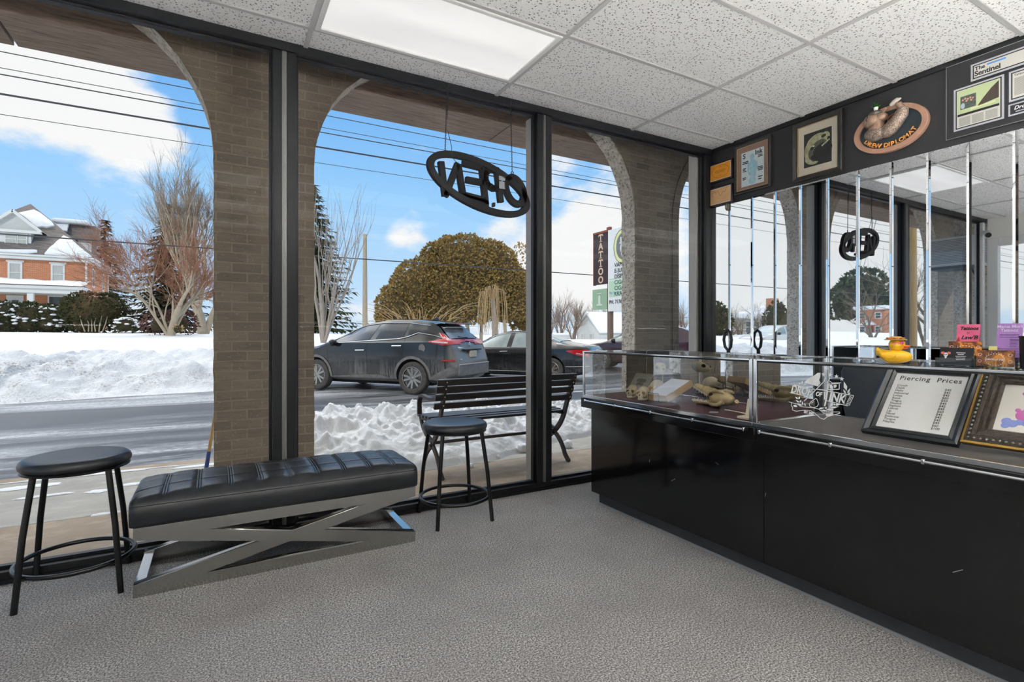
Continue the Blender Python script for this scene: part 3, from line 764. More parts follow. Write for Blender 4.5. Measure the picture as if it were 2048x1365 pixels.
o = MB().grid(heap, 340, 130).build('snow_heap', SNOW, smooth=180); tag(o, 'lumpy shovelled snow heap along the kerb around the slatted bench', 'snow', kind='stuff')
for i, (x, y, r, lb) in enumerate(((3.12, 4.36, .055, 'snow lump alone on the concrete before the glass counter'), (2.62, 4.42, .06, 'snow lump on the concrete by the iron bench leg'), (1.92, 4.13, .03, 'small snow lump fallen from the heap under the bench seat'), (2.13, 4.22, .022, 'tiny snow lump on the pavement under the bench, near the mullion'), (2.28, 4.30, .024, 'tiny snow lump at the foot of the heap behind the mullion'))):
    mb = MB(); mb.ell((0, 0, r * .55), (r, r * .8, r * .8), 16, 10)
    mb.v = [tuple(c * (1 + .22 * noise.noise((p[0] * 40 + i, p[1] * 40, p[2] * 40))) for c in p) for p in mb.v]
    o = mb.build('snow_lump', SNOW, smooth=180); o.location = (x, y, 0); tag(o, lb, 'snow')
# thin left-over snow on the pavement
mb = MB(); rs = random.Random(5)
for cx, cy, rx, ry in ((-1.25, 5.25, .3, .10), (-1.05, 4.9, .22, .05), (-.75, 4.85, .10, .07), (-.52, 4.95, .2, .06), (-.62, 4.22, .12, .035), (-.05, 4.22, .16, .03), (.05, 5.35, .5, .07), (-.9, 5.45, .7, .05), (-1.5, 4.2, .4, .02), (-.35, 3.98, .07, .03)):
    pts = []; m = 26
    for q in range(m):
        t = 2 * pi * q / m; r = 1 + .45 * noise.noise((cos(t) * 1.7 + cx * 9, sin(t) * 1.7 + cy * 9, 1)) + rs.uniform(-.1, .1); pts.append((cx + .8 * rx * r * cos(t), cy + .6 * ry * r * sin(t)))
    c0 = len(mb.v); mb.add([(p[0], p[1], .0005) for p in pts] + [(cx + (p[0] - cx) * .8, cy + (p[1] - cy) * .7, .006) for p in pts] + [(cx, cy, .008)], [(q, (q + 1) % m, (q + 1) % m + m, q + m) for q in range(m)] + [(q + m, (q + 1) % m + m, 2 * m) for q in range(m)])
o = mb.build('snow_patches', SNOW, smooth=60); tag(o, 'thin patches of left-over snow on the concrete pavement', 'snow', kind='stuff')

# broom handle leaning on the pier
t = thing('push_broom', 'wooden broom handle with a blue lower end leaning on the brick pier', 'broom', (-.075, 4.86, 0))
a, b = Vector((-.075, 4.86, .03)), Vector((.07, 4.67, 1.05)); q = a + (b - a) * .19
MB().tube([q, b], .013, 10).build('handle', mat('broom_wood', 'c39a5e', .5, n=(30, .4, (1, 1, .1))), t, world=True)
MB().tube([a, q], .0155, 10).build('sleeve', mat('blue_plastic', '24407e', .4), t, world=True)
MB().box(-.22, .07, 4.83, 4.91, .0, .05).build('head', mat('broom_head', '3a3d42', .7), t, world=True, bevel=.01)

# end of the arcade to the west, and the air conditioner there (seen in the mirror)
o = MB().box(-3.0, -2.9, 3.44, 4.0, 0, 3.9).build('wall_end', RSTONE, smooth=0); struct(o, 'rough stone end wall of the arcade', 'wall')
t = thing('air_conditioner', 'white louvred air conditioner on a bracket outside, seen in the mirror', 'air conditioner', (-2.9, 3.86, 2.25))
MB().box(-2.9, -2.42, 3.55, 4.2, 2.25, 2.72).build('housing', WHITE_METAL, t, world=True, bevel=.01)
mb = MB()
for i in range(15): mb.box(-2.421, -2.412, 3.60, 4.15, 2.30 + i * .026, 2.313 + i * .026)
for i in range(15): mb.box(-2.88, -2.47, 3.541, 3.551, 2.30 + i * .026, 2.313 + i * .026)
mb.build('louvre', mat('louvre_grey', '8d8f92', .6), t, smooth=0, world=True)  # plain grey slats on the white housing
MB().bar((-2.9, 3.62, 1.95), (-2.44, 3.62, 2.24), .03, .03).build('bracket', DARK_STEEL, t, world=True)
MB().box(-2.9, -2.40, 3.6, 4.15, 2.21, 2.249).build('shelf', DARK_STEEL, t, world=True)
# little camera near the ceiling by the west door
t = thing('security_camera', 'small white camera near the ceiling by the shop door, seen in the mirror', 'camera', (-1.80, 3.24, 2.62))
MB().tube([(-1.88, 3.26, 2.66), (-1.83, 3.22, 2.62)], .014, 10).build('arm', WHITE_METAL, t, world=True)
MB().tube([(-1.86, 3.22, 2.62), (-1.70, 3.15, 2.57)], .042, 16).build('body', WHITE_METAL, t, world=True, bevel=.006)
MB().tube([(-1.70, 3.15, 2.57), (-1.69, 3.146, 2.567)], .036, 16).build('lens', BLACK, t, world=True)
# ================================================================== counter units and glass cases
TRIMG = mat('grey_edge_strip', '8f9197', .4, .3)
DECK_RED = mat('burgundy_cloth', '4a2329', .85, n=(60, .5), c2='35191e')
DECK_GREY = mat('grey_deck', '4b4744', .6, n=(20, .5), c2='5e5752')
WHITE_DECAL = mat('white_decal', 'e6e8e8', .6)
def counter(label, y0, y1, endpanel):
    t = thing('counter_cabinet', label, 'counter', (2.5, (y0 + y1) / 2, 0), group='black counter units')
    MB().box(2.275, 2.70, y0, y1 - (.03 if endpanel else 0), 0, .086).build('toe_kick', LAMINATE_DULL, t, smooth=0, world=True)
    MB().box(2.268, 2.275, y0, y1 - (.03 if endpanel else 0), 0, .012).build('floor_trim', TRIMG, t, smooth=0, world=True)
    MB().box(2.23, 2.75, y0 + .0006, y1 - .0006, .086, .662).build('front_panel', LAMINATE, t, smooth=0, world=True)
    ye = y1 + .028 if endpanel else y1 - .0005
    for y_, z_, l_, a_ in ((y1 - .55 if endpanel else y1 - .006, .40, .018, 80), (y1 - .72, .33, .035, 35), (y1 - 1.02, .50, .02, -20)): MB().bar((2.2297, y_, z_), (2.2297, y_ - l_ * cos(radians(a_)), z_ + l_ * sin(radians(a_))), .0006, .0022, up=(0, 0, 1)).build('scuff', mat('scuff_grey', '8a8a8c', .7), t, smooth=0, world=True)
    MB().box(2.162, 2.765, y0 + .0005, ye, .662, .727).build('apron', LAMINATE, t, world=True, bevel=.004)
    mb = MB(); mb.tube([(2.151, y1 - .03, .7125), (2.151, y0 + .05, .7125)], .0048, 10)
    mb.build('rail', CHROME, t, world=True, smooth=60)
    for i in range(5):
        y = y1 - .03 - i * (y1 - y0 - .08) / 4
        MB().box(2.1455, 2.163, y - .006, y + .006, .7035, .7215).build('rail_clip', CHROME, t, world=True, bevel=.003)
    return t
counter('black counter unit at the window end, under the case of skulls', 1.55, 2.842, True)
counter('black counter unit nearest the camera, under the case with the price list', .20, 1.549, False)

def case(label, y0, y1, deck):
    t = thing('display_case', label, 'display case', (2.46, (y0 + y1) / 2, .7275), group='glass display cases')
    x0, x1, z0, z1 = 2.168, 2.748, .7275, 1.044; w = .018
    MB().box(x0 + .004, x1 - .004, y0 + .004, y1 - .004, z0, z0 + .015).build('deck', deck, t, smooth=0, world=True)
    mb = MB()
    for x in (x0, x1 - .012):
        mb.box(x, x + .012, y0, y1, z0, z0 + .020)
        mb.box(x, x + .008, y0 + .012, y1 - .012, z1 - .009, z1)
        for y in (y0, y1 - w): mb.box(x, x + .012, y, y + w, z0 + .020, z1)
    for y in (y0, y1 - .012):
        mb.box(x0 + .012, x1 - .012, y, y + .012, z0, z0 + .020); mb.box(x0 + .012, x1 - .012, y, y + .010, z1 - .009, z1)
    mb.build('chrome_frame', CHROME, t, world=True, bevel=.0015)
    g = MB().add([(x0 + .004, y0 + w, z0 + .02), (x0 + .004, y1 - w, z0 + .02), (x0 + .004, y1 - w, z1 - .009), (x0 + .004, y0 + w, z1 - .009)], [(0, 1, 2, 3)])
    fg = g.build('front_glass', CASEGLASS, t, smooth=0, world=True)
    MB().add([(x0, y0, z1 + .001), (x1, y0, z1 + .001), (x1, y1, z1 + .001), (x0, y1, z1 + .001)], [(0, 1, 2, 3)]).build('top_glass', CASEGLASS, t, smooth=0, world=True)
    MB().box(x0 + .004, x0 + .010, y0 + .01, y1 - .01, z1 - .016, z1 - .009).build('top_edge_seal', BLACK, t, smooth=0, world=True)
    for y in (y0 + .006, y1 - .006): MB().add([(x0 + .012, y, z0 + .02), (x1 - .012, y, z0 + .02), (x1 - .012, y, z1 - .009), (x0 + .012, y, z1 - .009)], [(0, 1, 2, 3)]).build('end_glass', CASEGLASS, t, smooth=0, world=True)
    return t, fg
caseA, fgA = case('glass display case of skulls at the window end of the counter', 1.566, 2.858, DECK_RED)
caseB, fgB = case('glass display case with a white decal and a framed price list inside', .20, 1.561, DECK_GREY)
DARKD = mat('dark_door', '10161a', .3)
MB().box(2.738, 2.743, 2.64, 2.838, .748, 1.034).build('dark_back_door', DARKD, caseA, smooth=0, world=True)
MB().box(2.55, 2.735, 2.845, 2.849, .748, 1.034).build('dark_end_panel', DARKD, caseA, smooth=0, world=True)
for x0, y0, x1, y1 in ((2.742, 2.64, 2.742, 2.17), (2.744, 2.165, 2.69, 1.59)):
    MB().add([(x0, y0, .749), (x1, y1, .749), (x1, y1, 1.034), (x0, y0, 1.034), (x0 + .004, y0, .749), (x1 + .004, y1, .749), (x1 + .004, y1, 1.034), (x0 + .004, y0, 1.034)], [(0, 1, 2, 3), (7, 6, 5, 4), (0, 4, 5, 1), (3, 2, 6, 7), (0, 3, 7, 4), (1, 5, 6, 2)]).build('mirror_door', MIRROR, caseA, smooth=0, world=True)

# ------------------------------------------------------------------ decal on the near case
MD = frame_m((2.1692, 1.255, .905), (0, -1, 0), (0, 0, 1))   # local x runs towards the camera side, y up
def D(X, Y): return ((X - 975) / 1570 * .272, (680 - Y) / 1100 * .190)
def dtext(s_, X, Y, size, sx, rot=-4, **k):
    x, y = D(X, Y); M_ = MD @ Matrix.Translation((x, y, 0)) @ Matrix.Rotation(radians(rot), 4, 'Z') @ Matrix.Diagonal((sx, 1, 1, 1))
    text('decal_lettering', s_, size, WHITE_DECAL, M_, fgB, .0003, world=True, **k)
dtext('DROP', 515, 610, .046, .72, bold=.0012, shear=.25); dtext('OF', 950, 655, .026, .75, bold=.0008, shear=.25); dtext('INK', 1365, 705, .048, .78, bold=.0014, shear=.25)
dtext('EST. 2002', 715, 1130, .013, .8, -3, bold=.0004); dtext('TATTOO', 1640, 735, .012, .8, 68, bold=.0003)
mb = MB(); Zf = .0003
def dline(pts, w):
    pts = [D(*p) for p in pts]
    for (ax, ay), (bx, by) in zip(pts, pts[1:]):
        d = Vector((bx - ax, by - ay)); n_ = Vector((-d.y, d.x)).normalized() * w / 2
        mb.add([(ax + n_.x, ay + n_.y, Zf), (ax - n_.x, ay - n_.y, Zf), (bx - n_.x, by - n_.y, Zf), (bx + n_.x, by + n_.y, Zf)], [(0, 1, 2, 3)])
def leaf(X0, Y0, X1, Y1, w=.008):
    a_, b_ = Vector(D(X0, Y0)), Vector(D(X1, Y1)); d = b_ - a_; n_ = Vector((-d.y, d.x)).normalized() * w / 2; c_ = a_ + d * .6
    mb.add([(a_.x, a_.y, Zf), (c_.x - n_.x, c_.y - n_.y, Zf), (b_.x, b_.y, Zf), (c_.x + n_.x, c_.y + n_.y, Zf)], [(0, 1, 2, 3)])
def star(X, Y, r):
    x, y = D(X, Y); mb.add([(x + (r if i % 2 == 0 else r * .42) * sin(i * pi / 5), y + (r if i % 2 == 0 else r * .42) * cos(i * pi / 5), Zf) for i in range(10)] + [(x, y, Zf)], [(i, (i + 1) % 10, 10) for i in range(10)])
def fill(pts): 
    pts = [D(*p) for p in pts]; c_ = (sum(p[0] for p in pts) / len(pts), sum(p[1] for p in pts) / len(pts)); n_ = len(pts)
    mb.add([(p[0], p[1], Zf) for p in pts] + [(c_[0], c_[1], Zf)], [(i, (i + 1) % n_, n_) for i in range(n_)])
for X, Y in ((1070, 175), (1225, 170), (1365, 195), (1485, 245)): star(X, Y, .0095)
for l in ((370, 770, 450, 830), (500, 750, 455, 830), (380, 850, 480, 905), (525, 830, 492, 905), (420, 930, 560, 975), (545, 860, 572, 965), (600, 900, 640, 975), (480, 470, 505, 410), (565, 350, 535, 455), (665, 408, 570, 475), (1670, 440, 1605, 565), (1515, 480, 1575, 585), (1675, 540, 1615, 588), (1450, 840, 1325, 866), (1310, 825, 1325, 880), (1425, 890, 1235, 945), (1232, 878, 1230, 940), (1310, 980, 1125, 995), (1142, 928, 1110, 985), (1200, 1032, 1000, 1025), (1095, 958, 950, 1005)): leaf(*l)
leaf(1530, 295, 1590, 510, .014)
dline([(340, 478), (860, 545)], .003); dline([(240, 685), (720, 738)], .003); dline([(1160, 557), (1745, 605)], .003); dline([(1130, 785), (1615, 852)], .003); dline([(1740, 610), (1642, 842)], .0025); dline([(1582, 620), (1530, 802)], .002)
dline([(1085, 330), (905, 530), (730, 720), (590, 862)], .0035); dline([(1110, 240), (1075, 350)], .004); dline([(1215, 240), (1165, 350), (1155, 560)], .004); dline([(1155, 560), (1130, 760), (1095, 920)], .006); dline([(1095, 590), (1090, 760)], .004); dline([(900, 535), (1160, 545)], .004)
dline([(1180, 390), (1430, 355), (1425, 490), (1180, 520), (1180, 390)], .003); dline([(1185, 300), (1270, 360), (1470, 335)], .003); fill([(1200, 410), (1270, 400), (1265, 440), (1215, 480)]); fill([(1300, 400), (1370, 390), (1365, 440), (1315, 475)])
fill([(600, 400), (700, 290), (860, 200), (930, 140), (1000, 135), (990, 250), (965, 310), (1000, 380), (930, 470), (850, 450), (740, 430)])
dline([(890, 755), (770, 850), (725, 920), (745, 970), (830, 992), (920, 950), (950, 890), (935, 830), (905, 765)], .0025); leaf(850, 830, 770, 890, .004)
dline([(200, 920), (280, 930), (270, 1010), (310, 1050), (295, 1110), (400, 1132), (520, 1100), (600, 1080), (760, 1070), (880, 1130), (1000, 1222), (1080, 1235), (1150, 1165), (1280, 1110), (1440, 1045), (1435, 1015), (1300, 1030), (1180, 1085), (1080, 1090), (960, 1010), (800, 990), (620, 1000), (520, 1005), (430, 950), (280, 930)], .0025)
fill([(320, 990), (380, 975), (430, 1000), (400, 1030), (340, 1030)]); fill([(1110, 1080), (1190, 1060), (1300, 1070), (1230, 1130), (1130, 1150)])
mb.v = [tuple(MD @ Vector(p)) for p in mb.v]
mb.build('decal_emblem', WHITE_DECAL, fgB, smooth=0, world=True, fix=False)

# ------------------------------------------------------------------ things in the near case
INKBLK = mat('black_print', '1b1b1d', .7)
def leaned(name, label, cat, p0, w, h, dx, dz):
    """frame whose lower edge starts at p0 and runs towards -Y; its face leans back along (dx,0,dz)"""
    t = thing(name, label, cat, (p0[0], p0[1] - w / 2, p0[2]))
    up = Vector((dx, 0, dz)).normalized()
    return t, frame_m(p0, (0, -1, 0), up)
t, MF = leaned('picture_frame', 'black framed list of piercing prices leaning back inside the near case', 'framed list', (2.33, 1.17, .748), .32, .36, .23, .275)
F1 = mat('black_frame_gloss', '1b2023', .22, n=(20, .4), c2='2a3033')
W_, H_ = .322, .352; b_ = .038
mb = MB()
prof = [(0, 0), (0, .022), (.008, .026), (.022, .016), (.030, .02), (b_, .012), (b_, 0)]
def frame_mesh(W, Hh, prof):
    mb = MB(); n = len(prof)
    cs = [((0, 0), (1, 1)), ((W, 0), (-1, 1)), ((W, Hh), (-1, -1)), ((0, Hh), (1, -1))]
    vs = [(c[0] + s_[0] * a, c[1] + s_[1] * a, z) for c, s_ in cs for a, z in prof]
    fs = [(i * n + j, i * n + (j + 1) % n, (i + 1) % 4 * n + (j + 1) % n, (i + 1) % 4 * n + j) for i in range(4) for j in range(n)]
    return mb.add(vs, fs)
def at(mb, M): mb.v = [tuple(M @ Vector(p)) for p in mb.v]; return mb
at(frame_mesh(W_, H_, prof), MF).build('moulding', F1, t, smooth=20, world=True)
PAPER = mat('white_paper', 'e4e4e2', .6)
pp_ = at(MB().box(b_, W_ - b_, b_, H_ - b_, .002, .006), MF).build('price_sheet', PAPER, t, smooth=0, world=True)
def ft(s_, x, y, size, al='LEFT', va='TOP', **k): return text('lettering', s_, size, INKBLK, MF @ Matrix.Translation((x, y, .0065)), pp_, .0002, align=al, valign=va, world=True, **k)
ft('Piercing  Prices', W_ / 2, H_ - .048, .030, 'CENTER', bold=.0003, space=1.12)
ft('Conch\nDaith\nHelix\nIndustrial\nLobes\nRook\nTragus\nNostril\nSeptum\nLabret\nLip\nNavel\nEyebrow\nTongue\nNipples', .056, H_ - .094, .0140, line=.93, bold=.0001)
ft('$45\n$45\n$45\n$60\n$50\n$45\n$45\n$45\n$60\n$45\n$45\n$45\n$45\n$60\n$100', .222, H_ - .100, .0140, line=.93, bold=.0001)
at(MB().add([(b_, b_, .013), (W_ - b_, b_, .013), (W_ - b_, H_ - b_, .013), (b_, H_ - b_, .013)], [(0, 1, 2, 3)]), MF).build('glazing', CASEGLASS, t, smooth=0, world=True)
at(MB().box(W_ / 2 - .03, W_ / 2 + .03, .02, .25, -.006, -.001), MF).build('easel_back', BLACK, t, smooth=0, world=True)

t, MF = leaned('picture_frame', 'ornate old gold frame with a bubbly drawing, leaning in the near case', 'framed drawing', (2.345, .842, .762), .40, .335, .20, .26)
GOLDF = mat('aged_gold', '5a5048', .35, .6, n=(60, .8, (1, 1, 1)), c2='3d322b', bump=(110, .7, .006)); GOLDB = mat('bright_gold', 'c09a48', .3, .9); PEWTER = mat('pewter_bead', '9a968c', .3, .8)
W_, H_ = .40, .335
at(frame_mesh(W_, H_, [(0, 0), (0, .018), (.006, .022), (.010, .018), (.026, .030), (.034, .020), (.046, .024), (.052, .016), (.062, .019), (.070, .010), (.070, 0)]), MF).build('moulding', GOLDF, t, smooth=20, world=True)
at(frame_mesh(W_, H_, [(-.002, .010), (-.002, .021), (.005, .023), (.005, .012)]), MF).build('gold_edge', GOLDB, t, smooth=20, world=True)
mb = MB()
for i in range(22):
    q = .018 + i * (W_ - .036) / 21
    mb.ell((q, .018, .024), (.0055, .0055, .006), 8, 6); mb.ell((.018, q, .024), (.0055, .0055, .006), 8, 6); mb.ell((q, H_ - .018, .024), (.0055, .0055, .006), 8, 6)
o = at(mb, MF).build('beading', PEWTER, t, smooth=60, world=True)
pp_ = at(MB().box(.070, W_ - .070, .070, H_ - .070, .002, .006), MF).build('drawing_sheet', mat('cream_paper', 'e6e2d8', .6), t, smooth=0, world=True)
text('lettering', 'GALL', .020, INKBLK, MF @ Matrix.Translation((.125, H_ - .092, .0065)), pp_, .0002, align='LEFT', bold=.0006, world=True)
def blobs(name, m, lst): 
    mb = MB()
    for x, y, r in lst: mb.ell((x, y, .006), (r, r, .001), 14, 4)
    at(mb, MF).build(name, m, pp_, smooth=0, world=True)
blobs('pink_bubbles', mat('pink_ink', 'c86fb0', .6), [(.165, .16, .030), (.15, .20, .018), (.19, .13, .026), (.14, .14, .022), (.128, .23, .007), (.17, .235, .011), (.122, .16, .008), (.2, .19, .03)])
blobs('blue_cloud', mat('blue_ink', '7d8cc8', .6), [(.10, .112, .014), (.118, .104, .015), (.10, .094, .012), (.134, .112, .012), (.15, .108, .010)])
blobs('yellow_figure', mat('yellow_ink', 'c9be3a', .6), [(.165, .285, .014), (.18, .275, .016)]); blobs('dark_blue_figure', mat('navy_ink', '3a5a80', .6), [(.165, .262, .014), (.182, .255, .012)])

# ------------------------------------------------------------------ things in the far case
BONE = mat('bone', 'cfc09c', .6, n=(25, .6), c2='a8946a', bump=(70, .3, .003)); BONE2 = mat('pale_bone', 'ddd0b4', .6, n=(20, .5), c2='b59c6e', bump=(70, .3, .003)); SOCKET = mat('dark_socket', '3a2c1c', .9); SOCKET2 = mat('tan_socket', '9a7038', .9)
DZ = .7435
def local(x, y, z, rz): return Matrix.Translation((x, y, z)) @ Matrix.Rotation(rz, 4, 'Z')
def part(t, name, mb, m, **k): return mb.build(name, m, t, **k)
def skull(label, x, y, rz, s_, m, dark, snout):
    """faces local -x"""
    t = thing('animal_skull', label, 'skull', (x, y, DZ), rz, 'skulls in the far case')
    def R(mb): mb.v = [tuple(c * s_ for c in p) for p in mb.v]; return mb
    mb = MB()
    def cran(u, v):
        th, ph = u * 2 * pi, v * pi
        p = Vector((.050 * cos(ph) * 1.0, .036 * sin(ph) * cos(th), .036 * sin(ph) * sin(th)))
        f = sstep(.0, .05, -p.x)
        p.y *= 1 - .30 * f; p.z = p.z * (1 - .2 * f) - .006 * f
        return (p.x + .01, p.y, p.z + .052)
    mb.grid(cran, 20, 14, cu=True)
    R(mb); cr = part(t, 'cranium', mb, m, smooth=80)
    mb = MB()
    mb.ell((-.042 - snout * .4, 0, .032), (.018 + snout * .5, .019, .020), 14, 10)
    for sg in (1, -1):
        mb.tube([(-.035, sg * .022, .034), (-.01, sg * .037, .036), (.015, sg * .034, .044)], [.005, .004, .005], 8)
        mb.tube([(-.040, sg * .010, .062), (-.030, sg * .026, .058), (-.026, sg * .030, .044), (-.034, sg * .024, .032)], .005, 8)
    R(mb); part(t, 'face_bones', mb, m, smooth=80)
    for sg in (1, -1): part(t, 'eye_socket', R(MB().ell((-.0375, sg * .017, .048), (.008, .0105, .0105), 12, 8)), dark, smooth=80)
    part(t, 'nose_opening', R(MB().ell((-.056 - snout * .75, 0, .036), (.006, .006, .008), 10, 6)), dark, smooth=80)
    mb = MB()
    mb.tube([(.012, .026, .036), (.004, .025, .012), (-.02, .020, .008), (-.048 - snout, .008, .010), (-.052 - snout, 0, .010), (-.048 - snout, -.008, .010), (-.02, -.020, .008), (.004, -.025, .012), (.012, -.026, .036)], [.005, .007, .008, .006, .006, .006, .008, .007, .005], 8)
    R(mb); part(t, 'jaw', mb, m, smooth=80)
    mb = MB()
    for i in range(9):
        a_ = -1.2 + 2.4 * i / 8; mb.lathe([(.0026, .0), (.0022, .007), (.0005, .010)], (-.036 - snout - .014 * cos(a_), .016 * sin(a_), .013), 6)
    R(mb); part(t, 'teeth', mb, mat('tooth', 'e9e2cf', .4), smooth=60)
    return t
skull('weathered small skull nearest the window end on the burgundy cloth', 2.352, 2.575, radians(28), .95, BONE, SOCKET, .012)
skull('pale monkey skull facing out beside the tilted white box', 2.332, 2.452, radians(24), .98, BONE2, SOCKET2, .0)
skull('larger big-eyed skull behind the pale monkey skull', 2.47, 2.475, radians(30), 1.35, BONE2, SOCKET2, .005)
t = thing('turtle_skull', 'tan turtle skull raised on a thin rod in the far case', 'skull', (2.55, 2.515, DZ))
TB = mat('tan_bone', 'b3a583', .6, n=(25, .5), c2='8f8262', bump=(60, .3, .003))
RT = Matrix.Translation((2.55, 2.515, .928)) @ Matrix.Rotation(radians(60), 4, 'Z') @ Matrix.Rotation(radians(-12), 4, 'Y')
def tsk(u, v):
    th, ph = u * 2 * pi, v * pi; x = -.062 * cos(ph); f = sstep(-.06, .03, x)
    return (x, (.020 + .022 * f) * sin(ph) ** .7 * cos(th), (.026 + .014 * f) * sin(ph) ** .7 * sin(th))
at(MB().grid(tsk, 24, 18, cu=True), RT).build('skull', TB, t, smooth=80, world=True)
for sg in (1, -1): at(MB().ell((-.018, sg * .033, .016), (.015, .006, .012), 12, 8), RT).build('eye_socket', SOCKET, t, smooth=80, world=True)
at(MB().ell((-.055, 0, .014), (.006, .007, .006), 10, 6), RT).build('nose_opening', SOCKET, t, smooth=80, world=True)
MB().tube([(2.56, 2.51, DZ + .006), (2.56, 2.51, .90)], .0025, 8).build('rod', mat('clear_rod', 'b9c0c2', .2), t, world=True)
MB().lathe([(.04, 0), (.04, .005), (.01, .008)], (2.56, 2.51, DZ), 24).build('stand_base', BLACK, t, world=True)

def slab_box(t, M, w, h, d, rim, mside, mface):
    mb = MB(); at(mb.box(0, w, 0, h, 0, d), M); o = mb.build('case', mside, t, smooth=0, world=True, bevel=.0015)
    at(MB().box(rim, w - rim, rim, h - rim, d, d + .0012), M).build('face', mface, t, smooth=0, world=True)
WOODB = mat('pale_wood', 'b08f5a', .5, n=(20, .5, (1, 6, 6)), c2='8a6a3e'); WOODD = mat('brown_wood', '6b4a30', .5, n=(20, .5), c2='4d3320')
t = thing('specimen_box', 'white faced wooden specimen box tilted on a wire stand in the far case', 'specimen box', (2.34, 2.32, DZ))
MBx = frame_m((2.322, 2.396, .752), (0, -1, 0), (.215, 0, .088)); slab_box(t, MBx, .162, .232, .040, .008, WOODB, mat('white_card', 'e0e4ea', .5))
mb = MB()
for y in (2.375, 2.29): mb.tube([(2.50, y, DZ + .06), (2.50, y, DZ + .003), (2.31, y, DZ + .003), (2.300, y, .762), (2.300, y, .80)], .0022, 6)
mb.tube([(2.300, 2.375, .80), (2.300, 2.29, .80)], .0022, 6); mb.tube([(2.50, 2.375, DZ + .003), (2.50, 2.29, DZ + .003)], .0022, 6)
mb.build('wire_stand', BLACK, t, world=True)
t = thing('specimen_box', 'dark glazed box with a pinned insect leaning at the back of the far case', 'specimen box', (2.62, 2.76, DZ))
MBx = frame_m((2.565, 2.832, DZ + .003), (0, -1, 0), (.09, .0, .13)); slab_box(t, MBx, .19, .148, .028, .008, WOODD, mat('grey_green_card', '7d857c', .5))
mb = MB(); mb.ell((.095, .075, .031), (.007, .030, .005), 10, 8)
for sg in (1, -1): mb.ell((.095 + sg * .024, .085, .030), (.022, .016, .002), 12, 6); mb.ell((.095 + sg * .018, .055, .030), (.016, .012, .002), 12, 6)
at(mb, MBx).build('insect', mat('insect_brown', '4a4038', .7), t, smooth=60, world=True)

# gaping long-snouted skull
t = thing('crocodile_skull', 'gaping toothy crocodile skull lying on the burgundy cloth', 'skull', (2.46, 2.05, DZ))
MG = Matrix.Translation((2.46, 1.955, DZ + .004)) @ Matrix.Rotation(radians(78), 4, 'Z')   # local +x = snout
YB = mat('yellow_bone', 'b7a274', .6, n=(30, .7), c2='7d6844', bump=(80, .4, .003))
def jaw(L, r0, r1, h0, h1, M, up):
    def fn(u, v):
        x = L * v; w = r0 + (r1 - r0) * v ** .7; hh = h0 + (h1 - h0) * v ** .6; a_ = 2 * pi * u; e = 1 if v < .96 else .55
        bump_ = 1 + .18 * sin(x * 160) * .25
        nz_ = 1 + .22 * noise.noise((x * 60, a_ * 2, 3))
        return (x, w * cos(a_) * e * nz_, hh * sin(a_) * e * bump_ * nz_ * (1 if sin(a_) * up > 0 else .45))
    return at(MB().grid(fn, 18, 26, cu=True), M)
MU = MG @ Matrix.Translation((.05, 0, .058)) @ Matrix.Rotation(radians(-13), 4, 'Y'); ML = MG @ Matrix.Translation((.02, 0, .018)) @ Matrix.Rotation(radians(3), 4, 'Y')
mb = MB().ell((.02, 0, .052), (.085, .050, .040), 26, 18); mb.v = [tuple(Vector(p) * (1 + .10 * noise.noise((p[0] * 45, p[1] * 45, p[2] * 45)))) for p in mb.v]
for sg in (1, -1): mb.tube([(-.05, sg * .045, .04), (-.02, sg * .058, .022), (.04, sg * .052, .016)], [.012, .012, .010], 8); mb.tube([(-.04, sg * .030, .088), (.02, sg * .036, .094), (.07, sg * .030, .082)], [.008, .009, .007], 8)
at(mb, MG).build('cranium', YB, t, smooth=80, world=True)
jaw(.205, .046, .017, .042, .016, MU, 1).build('upper_jaw', YB, t, smooth=80, world=True)
jaw(.245, .040, .014, .014, .010, ML, -1).build('lower_jaw', YB, t, smooth=80, world=True)
mb = MB()
for i in range(16):
    f = i / 15
    for sg in (1, -1):
        w = .043 + (.015 - .045) * (.2 + .8 * f) ** .7
        a1 = MU @ Vector((.05 + .15 * f, sg * w, -.004)); mb.tube([a1, a1 + Vector((0, 0, -.014 - .006 * (i % 3 == 0)))], [.0032, .0006], 6)
        a1 = ML @ Vector((.07 + .17 * f, sg * w * .95, .005)); mb.tube([a1, a1 + Vector((0, 0, .013 + .005 * (i % 3 == 1)))], [.003, .0006], 6)
mb.build('teeth', mat('tooth', 'e9e2cf', .4), t, smooth=60, world=True)
for sg in (1, -1): at(MB().ell((.055, sg * .040, .070), (.016, .013, .010), 12, 8), MG).build('eye_socket', SOCKET, t, smooth=80, world=True)
o = MB().tube([(2.40, 1.90, DZ + .005), (2.38, 1.80, DZ + .007), (2.36, 1.72, DZ + .006)], [.003, .0022, .004], 8).build('long_bone', BONE2, smooth=60); tag(o, 'long thin white bone lying beside the crocodile skull', 'bone')
t = thing('card_stand', 'small cream stand holding a narrow card at the end of the far case', 'card stand', (2.27, 1.66, DZ))
MB().box(2.235, 2.31, 1.635, 1.70, DZ, DZ + .012).build('base', mat('cream_plastic', 'd8cdb0', .5), t, world=True, bevel=.002)
MB().box(-.004, .004, -.017, .017, 0, .085, Matrix.Translation((2.265, 1.655, DZ + .0125)) @ Matrix.Rotation(radians(12), 4, 'Y')).build('card', mat('cream_plastic', 'd8cdb0', .5), t, world=True, bevel=.001)
